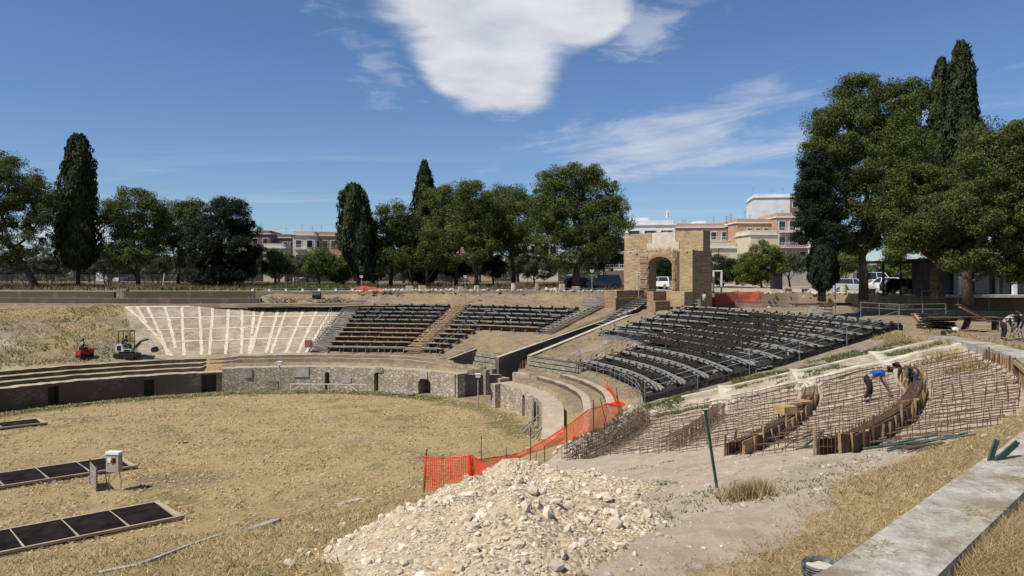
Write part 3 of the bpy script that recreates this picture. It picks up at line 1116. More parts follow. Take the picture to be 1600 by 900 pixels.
def wall_run(mb, p0, p1, zt0, zt1, zb0, zb1, th, segs=1, mi=0, cap=None):
    """straight wall with sloping top; thickness to the left of p0->p1"""
    p0, p1 = Vector(p0), Vector(p1)
    d = (p1 - p0).normalized()
    nrm = Vector((-d.y, d.x)) * th
    a, b = p0 + nrm, p1 + nrm
    vs = [(p0.x, p0.y, zb0), (p1.x, p1.y, zb1), (b.x, b.y, zb1), (a.x, a.y, zb0), (p0.x, p0.y, zt0), (p1.x, p1.y, zt1), (b.x, b.y, zt1), (a.x, a.y, zt0)]
    mb.add(vs, [(0, 3, 2, 1), (0, 1, 5, 4), (1, 2, 6, 5), (2, 3, 7, 6), (3, 0, 4, 7)], mi)
    mb.add(vs, [(4, 5, 6, 7)], mi if cap is None else cap)
    return mb


# far wall of the ramp with its arched door
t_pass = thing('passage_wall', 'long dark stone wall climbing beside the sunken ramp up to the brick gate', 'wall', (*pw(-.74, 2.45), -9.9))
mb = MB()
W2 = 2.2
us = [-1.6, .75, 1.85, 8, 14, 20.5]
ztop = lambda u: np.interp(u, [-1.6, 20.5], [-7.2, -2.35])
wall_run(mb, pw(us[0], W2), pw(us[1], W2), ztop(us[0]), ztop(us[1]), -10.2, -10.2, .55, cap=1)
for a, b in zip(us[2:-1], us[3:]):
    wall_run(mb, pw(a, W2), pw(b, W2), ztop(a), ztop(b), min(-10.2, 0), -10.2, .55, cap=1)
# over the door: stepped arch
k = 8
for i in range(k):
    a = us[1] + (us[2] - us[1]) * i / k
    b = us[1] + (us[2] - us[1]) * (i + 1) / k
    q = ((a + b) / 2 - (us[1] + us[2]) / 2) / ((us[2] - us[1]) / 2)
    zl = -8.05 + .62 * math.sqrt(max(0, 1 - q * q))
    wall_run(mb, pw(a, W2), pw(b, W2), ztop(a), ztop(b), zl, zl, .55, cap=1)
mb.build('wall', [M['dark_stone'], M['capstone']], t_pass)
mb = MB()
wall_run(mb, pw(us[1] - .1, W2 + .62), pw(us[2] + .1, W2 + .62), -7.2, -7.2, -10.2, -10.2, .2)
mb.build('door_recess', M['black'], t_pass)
# near wall: only its pale coping shows
mb = MB()
for a, b in ((0, 6), (6, 12), (12, 19.5)):
    f = lambda u: float(Hts(*[q[0] for q in ts(*pw(u, -.3))], noise=False)) + .12
    wall_run(mb, pw(a, -.3), pw(b, -.3), f(a), f(b), -10.2, -10.2 if b < 12 else -8, .52, cap=1)
M['coping'] = mat('pale_coping', (0.36, 0.31, 0.225), (0.50, 0.44, 0.34), 2, .9, .3, 15)
tag(mb.build('passage_wall', [M['dark_stone'], M['coping']]), 'low retaining wall with a pale sloping coping on the near side of the ramp', 'wall')
# wall at the left of the recess
mb = MB()
wall_run(mb, pw(-4.9, 6.75), pw(-.5, 6.75), -7.85, -6.75, -9.5, -9.5, .5, cap=1)
tag(mb.build('recess_wall', [M['dark_stone'], M['capstone']]), 'dark triangular wall with sloping top left of the stepped stone rows', 'wall')


def step_rows(label, n0, n1, u0, zb, zt, k):
    mb = MB()
    for i in range(k):
        z0_, z1_ = zb + (zt - zb) * i / k, zb + (zt - zb) * (i + 1) / k - .09
        m = 7
        for j in range(m):
            a, b = n0 + (n1 - n0) * j / m, n0 + (n1 - n0) * (j + 1) / m
            u_ = u0 + i * .16 + random.uniform(-.02, .02)
            c = pw(u_ + .6, (a + b) / 2)
            mb.box((c[0], c[1], (z0_ + z1_) / 2 + random.uniform(-.01, .01)), (1.2, abs(b - a) - .004, z1_ - z0_), math.atan2(PU[1], PU[0]))
    for i in range(k):
        c = pw(u0 + i * .16 + .75, (n0 + n1) / 2)
        z1_ = zb + (zt - zb) * (i + 1) / k
        mb.box((c[0], c[1], z1_ - .02), (1.1, abs(n1 - n0) - .1, .03), math.atan2(PU[1], PU[0]), mi=1)
    return tag(mb.build('stone_steps', [M['row_stone'], M['dark_stone']]), label, 'stone steps', 'stepped stone rows flanking the passage')


step_rows('stepped rows of rough pale stone left of the dark passage wall', 2.46, 6.8, -1.62, -9.2, -7.02, 5)
step_rows('stepped rows of rough pale stone right of the arched passage door', -8.6, -.45, -1.0, -8.7, -6.98, 5)
# entrance jambs
mb = MB()
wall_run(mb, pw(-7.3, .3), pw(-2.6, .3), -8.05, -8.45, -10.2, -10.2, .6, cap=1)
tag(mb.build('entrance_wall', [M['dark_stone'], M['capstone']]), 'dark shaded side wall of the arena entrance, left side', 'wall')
mb = MB()
wall_run(mb, pw(-1.2, -4.75), pw(-7.4, -4.75), -8.16, -8.2, -10.2, -10.2, .6, cap=1)
wall_run(mb, pw(-1.2, -4.9), pw(-1.2, -.2), -8.35, -8.25, -10.2, -10.2, .7, cap=1)
tag(mb.build('entrance_wall', [M['arena_wall'], M['capstone']]), 'right side wall of the arena entrance, behind the green lamp post', 'wall')
mb = MB()
c = pw(-4.4, .1)
mb.box((c[0], c[1], -9.0), (.4, .42, 2.3), .6)
tag(mb.build('stone_pillar', M['row_stone']), 'slim pale stone pillar standing in the arena entrance', 'pillar')
mb = MB()
c = pw(-2.2, 4.2)
mb.box((c[0], c[1], -8.4), (.5, 4.4, .5), math.atan2(PU[1], PU[0]))
tag(mb.build('low_wall', M['row_stone']), 'low lit stone wall in front of the left stepped rows', 'wall')
mb = MB()
c = pw(-2.6, .7)
mb.box((c[0], c[1], -8.95), (1.0, 1.6, .5), math.atan2(PU[1], PU[0]))
tag(mb.build('low_wall', M['arena_wall']), 'low dark stone block before the arched passage door', 'wall')

# worn ledges of the podium
for s_, ta, tb, lab in ((2.55, 5.36, 6.13, 'lower worn curved stone ledge above the right arena wall'), (3.95, 5.40, 6.12, 'upper worn curved stone ledge below the right stand'), (2.6, .30, 1.25, 'lower worn stone ledge behind the far arena wall'), (3.95, .36, 1.25, 'upper worn stone ledge at the foot of the left stands'),
                        (1.32, 1.262, 2.7, 'lowest of three shaded stone ledges at far left'), (2.6, 1.262, 2.7, 'middle of three shaded stone ledges at far left'), (3.9, 1.262, 2.7, 'top of three shaded stone ledges at far left')):
    mb = MB()
    left = ta > 1.2
    zz = lambda t: float(Hts(np.array(t), np.array(s_ + .3), noise=False)) + (.03 if left else (.14 if ta > 4 else .20) * float(sstep(t, ta + .02, ta + .25) * (1 - sstep(t, tb - .12, tb - .02))) - .04)
    ring_wall(mb, ta, tb, s_ - .06, s_ + (.3 if not left else .45), Z0 + 1.2, zz, step=.02)
    tag(mb.build('stone_ledge', [M['old_render'] if left else M['rim_stone'], M['dark_stone'], M['capstone']], origin=(float(P(ta, s_)[0]), float(P(ta, s_)[1]), -8.2)), lab, 'ledge')
# ------------------------------------------------------------------ rim walls and kerb


def bear_wall(name, label, px0, px1, off, zb, zt, th, m, n=40, rough=0.0, cat='wall'):
    """wall following the raised ground's edge between two bearings, `off` metres in front of it"""
    mb = MB()
    pts = []
    for i in range(n + 1):
        px = px0 + (px1 - px0) * i / n
        d = wall_d(px) - off
        j = random.uniform(-rough, rough)
        pts.append(((px - 800) / F * d, d, zt + j))
    for a, b in zip(pts[:-1], pts[1:]):
        A, B = Vector(a), Vector(b)
        z_ = (A.z + B.z) / 2
        dr = Vector((B.x - A.x, B.y - A.y, 0)).normalized()
        nr = Vector((-dr.y, dr.x, 0)) * th
        vs = [(A.x, A.y, zb), (B.x, B.y, zb), (B.x + nr.x, B.y + nr.y, zb), (A.x + nr.x, A.y + nr.y, zb)]
        vs += [(x, y, z_) for x, y, _ in vs]
        mb.add(vs, [(0, 1, 5, 4), (2, 3, 7, 6), (1, 2, 6, 5), (3, 0, 4, 7)], 0)
        mb.add(vs, [(4, 5, 6, 7)], 1)
    o = mb.build(name, [m, M['capstone']])
    return tag(o, label, cat)


bear_wall('retaining_wall', 'long low grey stone wall below the left trees, upper of two tiers', -420, 178, 0, -3.6, -1.95, .6, M['old_render'])
bear_wall('retaining_wall', 'low stone wall below the cedar at left, upper tier starting with a pier', 194, 398, 0, -3.6, -1.88, .6, M['old_render'])
bear_wall('retaining_wall', 'lower stone tier running along the top of the left grassy bank', -420, 408, 3.2, -3.6, -2.62, .6, M['old_render'])
bear_wall('stone_ledge', 'flat worn ledge of stone just above the limed grid slope', -420, 560, 5.6, -3.6, -3.18, .7, M['rim_stone'], rough=.03)
bear_wall('retaining_wall', 'rough low stone wall behind the plank stands, under the middle trees', 399, 955, 0, -3.6, -1.95, .8, M['rim_stone'], n=60, rough=.07)
# earth bank piled against that wall
bb = np.linspace(385, 962, 150)
oo = np.array([0.02, .6, 1.4, 2.4, 3.4, 4.6, 6.0])
Bq, Oq = np.meshgrid(bb, oo, indexing='ij')
dq = wall_d(Bq) - Oq
fade = sstep(Bq, 385, 420) * (1 - sstep(Bq, 925, 958))
xq = (Bq - 800) / F * dq
zq = -3.46 + fade * np.interp(Oq, [0, .6, 1.4, 6.0], [1.22, 1.10, .72, 0]) + fade * .35 * (fbm(xq * .5, dq * .8, 4, 120) - .5)
nq = fbm(xq * .5, dq * .5, 4, 121)
mq = np.stack([0.10 + .3 * (nq - .5), .30 + .5 * (nq - .5), .42 - .6 * (nq - .5), 0 * xq], -1)
o = mesh_np('ground', np.stack([xq, dq, zq], -1).reshape(-1, 3), gridf(len(bb), len(oo)), M['ground'], np.clip(mq, 0, 1).reshape(-1, 4))
o['kind'] = 'structure'
bear_wall('retaining_wall', 'ochre plastered wall along the rim at right, upper tier under the dark pines', 1119, 1850, 0, -3.6, -1.93, .7, M['rim_stone'])
bear_wall('retaining_wall', 'ochre plastered wall along the rim at right, lower tier', 1296, 1850, 7.0, -3.6, -2.95, .6, M['rim_stone'])
mb = MB()
for i in range(3):
    a = out_at(186 + i * 5, wall_d(186) + .2)
    mb.box((a[0], a[1] + .1, -2.6), (.42, .7, 2.0 + .1 * (i == 2)))
tag(mb.build('stone_pier', M['rim_stone']), 'squat stone pier at the end of the upper left wall', 'pier')

# broad concrete kerb along the near rim, swinging round to the right
KT = np.linspace(4.30, 5.52, 30)


def kerb_in(t):
    return np.interp(t, [4.3, 4.5, 4.605, 4.643, 4.706, 4.815, 4.9, 5.1, 5.33, 5.52], [25.5, 24.5, 23.8, 23.35, 22.85, 22.35, 21.9, 21.4, 21.3, 21.3])


def kerb_w(t):
    return np.interp(t, [4.3, 4.75, 5.0, 5.2, 5.52], [.86, .86, 1.0, 1.15, 1.1])


def kerb_z(t):
    return np.interp(t, [4.3, 4.7, 4.95, 5.2, 5.52], [-2.88, -2.90, -2.97, -3.10, -3.28])


mb = MB()
for i in range(len(KT) - 1):
    a, b = KT[i], KT[i + 1]
    q = []
    for t in (a, b):
        for s_ in (0, 1):
            x, y = P(t, kerb_in(t) + s_ * kerb_w(t))
            q.append((float(x), float(y), float(kerb_z(t))))
    a0, a1, b0, b1 = q
    low = lambda p, k: (p[0], p[1], p[2] - k)
    ch = .02
    mb.add([a0, b0, b1, a1], [(0, 1, 2, 3)], 0)
    mb.add([low(a0, 1.1), low(b0, 1.1), b0, a0], [(0, 1, 2, 3)], 1)
    mb.add([low(a1, .14), low(b1, .14), b1, a1], [(3, 2, 1, 0)], 1)
    # recess under the slab edge, then the wall below it
    ins = lambda p, r: (p[0] + (r[0] - p[0]) * .12, p[1] + (r[1] - p[1]) * .12, p[2])
    mb.add([low(a1, .14), low(b1, .14), low(ins(b1, b0), .14), low(ins(a1, a0), .14)], [(0, 1, 2, 3)], 1)
    mb.add([low(ins(a1, a0), .14), low(ins(b1, b0), .14), low(ins(b1, b0), 1.1), low(ins(a1, a0), 1.1)], [(0, 1, 2, 3)], 1)


def kerb_mat():
    m, t, b = new_mat('lichened_concrete')
    v = coord(t)
    big = t.noise(v, 0.9, 6, 0.6)
    mid = t.noise(v, 4.5, 7, 0.7)
    fin = t.noise(v, 38, 5, 0.7)
    col = t.ramp(mid, [(0.30, (0.20, 0.172, 0.135)), (0.42, (0.36, 0.318, 0.255)), (0.56, (0.48, 0.432, 0.355)), (0.74, (0.62, 0.575, 0.495))])
    dirt = t.ramp(t.math('ADD', t.math('MULTIPLY', big, 0.6), t.math('MULTIPLY', fin, 0.4)), [(0.47, 0.0), (0.57, 1.0)])
    col = t.mix(t.math('MULTIPLY', dirt, 0.8), col, (0.19, 0.135, 0.08))
    spk = t.ramp(fin, [(0.34, 1.0), (0.42, 0.0)])
    col = t.mix(t.math('MULTIPLY', spk, 0.6), col, (0.13, 0.115, 0.10))
    t.link(col, b.inputs['Base Color'])
    b.inputs['Roughness'].default_value = 0.95
    b.inputs['Specular IOR Level'].default_value = 0.15
    bump(t, b, t.math('ADD', t.math('MULTIPLY', mid, 0.5), fin), 0.7, 0.02)
    return m


M['kerb'] = kerb_mat()
tag(mb.build('concrete_kerb', [M['kerb'], M['concrete']], origin=(6, 10, -3)), 'broad weathered concrete slab kerb curving along the right foreground', 'kerb')

# ------------------------------------------------------------------ limed grid on the bare bank
M['lime'] = mat('lime_mortar', (0.44, 0.37, 0.26), (0.62, 0.54, 0.41), 3.0, .95, .4, 14, lo=.3, hi=.6)
mb = MB()


def strip(pts, w, m=None, lift=.025):
    """thin band lying on the slope; pts are (t,s), each with its own ragged width"""
    rows = []
    xy = [np.array(P(a, b), float) for a, b in pts]
    for i, p in enumerate(xy):
        d = xy[min(i + 1, len(xy) - 1)] - xy[max(i - 1, 0)]
        d = d / np.linalg.norm(d)
        n_ = np.array([-d[1], d[0]])
        ww = w * random.uniform(.72, 1.2)
        of = random.uniform(-.03, .03)
        rows.append((p + n_ * (ww / 2 + of), p - n_ * (ww / 2 - of)))
    for (a, b), (c, d_) in zip(rows[:-1], rows[1:]):
        q = [(float(p[0]), float(p[1]), h1(p[0], p[1]) + lift) for p in (a, b, d_, c)]
        mb.add(q, [(0, 1, 2, 3)])


grid_px = [((195, 479), (268, 557)), ((214, 479), (228, 505)), ((230, 479), (262, 556)), ((258, 479), (275, 545)), ((284, 479), (288, 557)), ((311, 479), (316, 557)), ((333, 479), (328, 557)), ((357, 479), (352, 557)), ((377, 479), (376, 556)), ((397, 479), (389, 556)),
           ((413, 478), (391, 556)), ((436, 478), (416, 552)), ((450, 478), (422, 556)), ((476, 478), (446, 553)), ((498, 478), (463, 555)), ((522, 477), (476, 555))]
for (p0, p1) in grid_px:
    a, b = hit(*p0, near=60), hit(*p1, near=60)
    ta, sa = ts(a[0], a[1])
    tb, sb = ts(b[0], b[1])
    sa, sb = min(sa[0], 21.2), max(sb[0], 5.8)
    strip([(ta[0] + (tb[0] - ta[0]) * k / 16, sa + (sb - sa) * k / 16) for k in range(17)], .30)
for sgrid, w_, k0, k1 in ((21.1, .36, .875, 1.452), (17.2, .34, .90, 1.43), (13.5, .30, .90, 1.42), (9.9, .30, .92, 1.36)):
    strip([(k0 + (k1 - k0) * k / 60, sgrid) for k in range(61)], w_)
tag(mb.build('lime_grid', M['lime'], origin=(-28, 76, -5)), 'whitish mortar lines ruled as a grid over the bare left slope', 'lime grid', kind='structure')

# ------------------------------------------------------------------ metal and plank seating


def gz(t, s):
    return float(Hts(np.array(t), np.array(s), noise=False))


def P3(t, s, h=0.0):
    x, y = P(t, s)
    return Vector((float(x), float(y), gz(t, s) + h))


def bench_row(t0, t1, s, style, label, group, spacing=1.35, hs=.48):
    mid = (t0 + t1) / 2
    r = thing('bench_row', label, 'bench', P3(mid, s), 0, group)
    L = (P3(t0, s) - P3(t1, s)).length
    n = max(2, int(round(L / spacing)))
    tv = [t0 + (t1 - t0) * i / n for i in range(n + 1)]
    zt = gz(mid, s) + hs

    def q(t, s_, z):
        x, y = P(t, s_)
        return Vector((float(x), float(y), z))
    metal = M['steel']
    if style == 'plank':
        k = max(2, int(round(L / 3.6)))
        for i in range(k):
            a, b = t0 + (t1 - t0) * i / k + .0012, t0 + (t1 - t0) * (i + 1) / k - .0012
            mb = MB()
            dz = random.uniform(-.02, .02)
            for ds in (-.16, .16):
                mb.beam(q(a, s + ds, zt + dz), q(b, s + ds, zt + dz), .30, .05)
            mb.build('plank', M['plank'], r)
        mb = MB()
        mb.beam(q(t0, s + .38, zt - .30), q(t1, s + .38, zt - .30), .04, .40)  # dark board stands in for the black shade under the seat
        mb.build('shade_board', M['plank_dark'], r)
    else:
        mb = MB()
        for i in range(n):
            for ds, hz in ((-.20, 0), (.05, .012), (.26, 0)):
                mb.beam(q(tv[i], s + ds, zt + hz), q(tv[i + 1], s + ds, zt + hz), .07, .07)
            mb.beam(q(tv[i], s - .42, zt - .34), q(tv[i + 1], s - .42, zt - .34), .46, .04, mi=1)  # footboard widened and blackened to stand for shade on the ground
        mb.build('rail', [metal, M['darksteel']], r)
        mb = MB()
        for i in range(n):
            # loose boards and hangers left in the frames
            a, b = sorted((random.random(), random.random()))
            ta, tb = tv[i] + (tv[i + 1] - tv[i]) * a, tv[i] + (tv[i + 1] - tv[i]) * b
            for _ in range(2):
                mb.beam(q(ta, s + random.uniform(-.6, .6), zt - random.uniform(.05, .42)), q(tb, s + random.uniform(-.6, .6), zt - random.uniform(.05, .42)), .08, .05, mi=random.choice((0, 1)))
            mb.beam(q(tv[i], s - .05, zt - .06), q(tv[i + 1], s + .1, zt - .40), .05, .05)
        mb.beam(q(t0, s + .46, zt - .30), q(t1, s + .46, zt - .26), .03, .34)  # near-black panel added as the shade in the gap below the rails
        mb.build('cross_member_and_shade', [M['darksteel'], M['steel']], r)
    for i in range(n + 1):
        mb = MB()
        t = tv[i]
        g0, g1 = gz(t, s - .45), gz(t, s + .40)
        mb.beam(q(t, s - .42, g0 - .05), q(t, s - .42, zt - .30), .06, .06)
        mb.beam(q(t, s + .32, g1 - .05), q(t, s + .32, zt), .06, .06)
        mb.beam(q(t, s - .30, zt - .05), q(t, s + .36, zt - .05), .06, .06)
        mb.beam(q(t, s - .42, zt - .32), q(t, s + .32, zt - .10), .05, .05)
        if style != 'plank':
            mb.box(tuple(q(t, s - .2, zt + .05)), (.16, .22, .07), 0)
            mb.box(tuple(q(t, s - .45, g0 + .04)), (.2, .2, .08), .4)
        mb.build('support_frame', M['steel'] if style == 'plank' else M['darksteel'], r)
    return r


grpA = 'plank topped bench rows of the left stand'
grpB = 'bare steel bench rows of the far stand'
grpC = 'bare steel bench rows of the right stand'
ORD = ['lowest', 'second', 'third', 'fourth', 'fifth', 'sixth', 'seventh', 'eighth', 'ninth', 'tenth', 'eleventh', 'twelfth', 'thirteenth']
srows = [6.3 + 1.36 * i for i in range(11)]
for i, s in enumerate(srows):
    pl = i < 6
    k = (s - 6) / 15.4
    nm = f'{ORD[i]} row up'
    bench_row(.585 + .02 * k, .865 - .02 * k, s, 'plank' if pl else 'bare',
              (f'long bench with weathered brown planks in the left stand, {nm}' if pl else f'bare grey steel bench frame in the left stand, {nm}'), grpA if pl else grpB)
    if pl:
        bench_row(.445 - .012 * i * .3, .525 + .015 * k, s, 'plank', f'short plank bench between the middle stair and grass flank, {nm}', grpA)
    else:
        bench_row(.235, .525 + .02 * k, s, 'bare', f'bare grey steel bench frame right of the middle stair, {nm}', grpB, spacing=1.5)
bench_row(.235, .435, srows[5] + .1, 'plank', 'single long plank bench along the foot of the far right frames', grpA)
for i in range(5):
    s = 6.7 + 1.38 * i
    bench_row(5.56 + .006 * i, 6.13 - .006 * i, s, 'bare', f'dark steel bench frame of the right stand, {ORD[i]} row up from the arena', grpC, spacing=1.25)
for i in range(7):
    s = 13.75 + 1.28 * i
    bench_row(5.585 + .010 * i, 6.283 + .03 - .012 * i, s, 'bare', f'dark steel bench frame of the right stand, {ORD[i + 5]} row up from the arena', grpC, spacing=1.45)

# decks and edge boards of the right stand
mb = MB()
for i in range(26):
    a, b = 5.57 + .72 * i / 26, 5.57 + .72 * (i + 1) / 26
    for ds in (0, .32, .64):
        mb.beam(P3(a, 12.55 + ds, .22), P3(b, 12.55 + ds, .22), .29, .05)
    mb.beam(P3(a, 12.4, .05), P3(b, 12.4, .05), .04, .3)
tag(mb.build('deck_walkway', M['plank_grey']), 'grey plank gangway crossing the right stand halfway up', 'gangway')
mb = MB()
tf = lambda s: float(np.interp(s, [5.6, 13, 21.8], [5.535, 5.575, 5.645]))
for i in range(16):
    a, b = 5.9 + 15.6 * i / 16, 5.9 + 15.6 * (i + 1) / 16
    mb.beam(P3(tf(a), a, .16), P3(tf(b), b, .16), .05, .36)
    mb.beam(P3(tf(a) + .016, a, .30), P3(tf(b) + .016, b, .30), .5, .04)
    mb.beam(P3(tf(a) + .04, a, .30), P3(tf(b) + .04, b, .30), .5, .04)
tag(mb.build('edge_boarding', M['darksteel']), 'dark grey steel side ramp down the near edge of the right stand', 'steel ramp')


def flight(label, tf_, s0, s1, w, m, rise=.17):
    r = thing('wooden_stair', label, 'stairs', P3(tf_(s0), s0), 0, 'flights of plank steps between the stands')
    n = int((s1 - s0) * .258 / rise * 1.0) * 2
    for i in range(n):
        s = s0 + (s1 - s0) * (i + .5) / n
        t = tf_(s)
        z = gz(t, s) + .38 + (.07 if i % 2 else 0)
        x, y = P(t, s)
        tx, ty = P(t + .001, s)
        ang = math.atan2(ty - y, tx - x)
        mb = MB()
        mb.box((float(x), float(y), z + random.uniform(-.015, .015)), (w * random.uniform(.94, 1.05), (s1 - s0) / n * .62, .05), ang + random.uniform(-.02, .02))
        mb.build('tread', m, r)
    for dt in (-w / 2, w / 2):
        mb = MB()
        k = 12
        for i in range(k):
            a, b = s0 + (s1 - s0) * i / k, s0 + (s1 - s0) * (i + 1) / k
            ra = dt / (21 + a)
            rb = dt / (21 + b)
            mb.beam(P3(tf_(a) + ra, a, .0), P3(tf_(b) + rb, b, .0), .05, .14)
        mb.build('stringer', M['darksteel'], r)
    return r


flight('flight of weathered plank steps down the left edge of the stands', lambda s: float(np.interp(s, [5.5, 22], [.893, .868])), 5.7, 23.5, 1.9, M['plank_grey'])
flight('flight of plank steps between the two left seating blocks', lambda s: float(np.interp(s, [5.5, 22], [.556, .575])), 5.7, 22.5, 1.5, M['plank'])
flight('flight of grey plank steps at the right end of the far stand', lambda s: float(np.interp(s, [12, 22], [.205, .20])), 12.6, 22.5, 1.3, M['plank_grey'])


def railing(label, pts, h=1.05, spacing=1.6, m=None, rails=2, group=None, ground=None, r_=.019, name='metal_railing'):
    """posts and tubes along a polyline of 3-D ground points"""
    m = m or M['galv']
    root = thing(name, label, 'railing', pts[0], 0, group)
    P_ = [Vector(p) for p in pts]
    fine = []
    for a, b in zip(P_[:-1], P_[1:]):
        n = max(1, int(round((b - a).length / spacing)))
        fine += [a.lerp(b, i / n) for i in range(n)]
    fine.append(P_[-1])
    for p in fine:
        MB().tube([p - Vector((0, 0, .1)), p + Vector((0, 0, h))], r_ * 1.1, 5).build('post', m, root)
    mb = MB()
    for k in range(rails):
        z = h * (1 - k * .5 / max(1, rails - 1) * (rails - 1) / rails * 1.2)
        for a, b in zip(fine[:-1], fine[1:]):
            mb.tube([a + Vector((0, 0, z)), b + Vector((0, 0, z))], r_, 5, cap=False)
    mb.build('rail', m, root)
    return root


GR = 'galvanised guard railings'
railing('galvanised railing climbing the near edge of the right stand', [P3(tf(s) - .004, s, .1) for s in (6, 9, 12, 15, 18, 21.5)], 1.1, 2.6, group=GR)
railing('galvanised railing along the foot of the right stand above the ledges', [P3(t, 5.75) for t in (5.55, 5.65, 5.78, 5.9, 6.03, 6.12)], .95, 1.1, group=GR)
railing('railing down the passage side of the right stand, lower flight', [P3(6.135, s) for s in (6.2, 9, 12.2)], 1.0, 1.7, group=GR)
railing('railing on the gangway beside the ramp coping', [P3(6.283 + .02, 13.1), P3(6.22, 12.5), P3(6.12, 12.4)], 1.15, 1.5, group=GR)
railing('railing beside the steep stair in the passage to the gate', [(*pw(9.5, .35), -5.0), (*pw(16.2, .35), -2.35)], 1.05, 1.3, group=GR)
railing('railing at the right end of the far stand steps', [P3(.185, s) for s in (12.8, 16, 19, 22)], 1.0, 1.6, group=GR)
railing('railing on the middle stair between plank benches', [P3(.452, s) for s in (6.2, 9, 12.2)], 1.2, 1.4, group=GR)
railing('thin rods standing along the outer edge of the left plank stair', [P3(.92, s) for s in (5.8, 9, 13, 17)], 1.15, 1.5, group=GR, rails=1, r_=.018)
railing('railing along the front edge of the lowest plank benches', [P3(t, 5.55) for t in (.45, .55, .65, .75, .85)], .62, 1.6, group=GR, rails=1)
gp = lambda px, d, z=-3.4: ((px - 800) / F * d, d, z)
railing('railing along the raised rim left of the brick gate', [gp(880, 86), gp(945, 85.5)], 1.9, 2.0, group=GR)
railing('railing in front of the orange netting right of the gate', [gp(1063, 77, -2.9), gp(1120, 79, -2.9), gp(1185, 79, -2.9)], 1.6, 2.2, group=GR)
railing('railing on the rim walkway at the top of the right stand', [gp(1150, 71), gp(1225, 67), gp(1300, 64)], 1.1, 2.4, group=GR)
railing('railing frames on the rim walkway near the timber stacks', [gp(1345, 60), gp(1405, 56), gp(1478, 57)], 1.25, 2.0, group=GR, m=M['steel'], r_=.017)
railing('railing before the dark wall at far right', [gp(1440, 63, -3.0), gp(1545, 60.5, -3.0)], 1.7, 2.6, group=GR)
railing('long thin railing over the middle rim wall', [gp(395, 88, -2.1), gp(560, 89, -2.1), gp(700, 90, -2.1)], .55, 4.0, group=GR, rails=1)
railing('railing at the head of the stepped rows right of the passage', [P3(6.14, 4.6), P3(6.17, 7.2)], 1.0, 1.2, group=GR)

# steel steps at the head of the passage and onto the stands
r = thing('steel_stair', 'open grey steel stair rising inside the passage towards the brick gate', 'stairs', (*pw(10, 1.3), -4.9))
for i in range(13):
    u = 10.2 + i * .48
    c = pw(u, 1.25)
    mb = MB()
    mb.box((c[0], c[1], -4.75 + i * .195), (.42, 1.7, .05), math.atan2(PU[1], PU[0]))
    mb.build('tread', M['galv'], r)
for n_ in (.42, 2.08):
    mb = MB()
    mb.beam((*pw(9.9, n_), -4.95), (*pw(16.2, n_), -2.4), .05, .2)
    mb.build('stringer', M['darksteel'], r)
r = thing('steel_stair', 'short dark stair of stacked treads up to the rim, left of the gate', 'stairs', gp(925, 81.5, -3.5))
for i in range(5):
    mb = MB()
    mb.box(gp(926 + i * 1.5, 80.5 + .45 * i, -3.5 + .28 * i), (2.6, .5, .10))
    mb.build('tread', M['plank_grey'], r)
r = thing('steel_stair', 'short dark stair of stacked treads at the top left corner of the right stand', 'stairs', gp(1070, 73, -3.4))
for i in range(4):
    mb = MB()
    mb.box(gp(1072 + i * 1.5, 73 + .45 * i, -3.3 + .28 * i), (2.4 - .1 * i, .5, .08))
    mb.build('tread', M['steel'], r)
r = thing('steel_stair', 'small dark stair of stacked treads on the rim near the right lamp posts', 'stairs', gp(1282, 62, -3.4))
for i in range(4):
    mb = MB()
    mb.box(gp(1279 + i * 1.5, 61 + .45 * i, -3.3 + .24 * i), (2.0 - .1 * i, .5, .08))
    mb.build('tread', M['steel'], r)

# ------------------------------------------------------------------ brick gate
GU = 18.5
GA = math.atan2(PU[1], PU[0])
RG = Matrix.Rotation(GA - PI / 2, 3, 'Z')       # local +y -> outwards (u), local -x -> left (n)


def gl(n, u, z):
    """gate frame: local x = -n, y = u-GU"""
    return Vector((-n, u - GU, z))


gate = thing('brick_gate', 'tall ochre brick Roman gateway with a single arched opening', 'gate', (*pw(GU, 0), -2.5), GA - PI / 2)
ZB = 0.0                                          # local base (-2.5)
zloc = lambda z: z + 2.5


def gbox(mb, n0, n1, u0, u1, z0, z1, mi=0):
    a, b = gl(n0, u0, zloc(z0)), gl(n1, u1, zloc(z1))
    mb.box(((a.x + b.x) / 2, (a.y + b.y) / 2, (a.z + b.z) / 2), (abs(a.x - b.x), abs(a.y - b.y), abs(a.z - b.z)), mi=mi)
    return mb


A0, A1, ZS, ZA = .07, 3.29, 1.05, 1.90            # arch jambs, springing, crown
mb = MB()
gbox(mb, -2.56, A0, GU, GU + 1.2, -3.6, 2.45)
gbox(mb, A1, 6.84, GU, GU + 1.2, -3.6, 2.45)
k = 12
for i in range(k):
    a, b = A0 + (A1 - A0) * i / k, A0 + (A1 - A0) * (i + 1) / k
    q = ((a + b) / 2 - (A0 + A1) / 2) / ((A1 - A0) / 2)
    zl = ZS + (ZA - ZS) * math.sqrt(max(0, 1 - q * q * .93))
    gbox(mb, a, b, GU + .02, GU + 1.18, zl, 2.43)
gbox(mb, -2.54, A0, GU + 1.2, GU + 2.98, -3.6, 2.43)
gbox(mb, 5.9, 8.5, GU + 1.75, GU + 2.9, -3.6, 2.4)
gbox(mb, A0, 5.9, GU + 1.21, GU + 2.9, 1.95, 2.42)
mb.build('wall', M['brick'], gate, local=True)
mb = MB()
gbox(mb, -2.45, 8.5, GU + 1.75, GU + 2.85, 2.45, 4.45)
for i in range(14):                               # crumbling top courses
    a = -2.45 + 10.9 * i / 14
    gbox(mb, a, a + .7, GU + 1.78, GU + 2.8, 4.45, 4.45 + random.uniform(.02, .12))
mb.build('upper_wall', M['brick'], gate, local=True)
mb = MB()
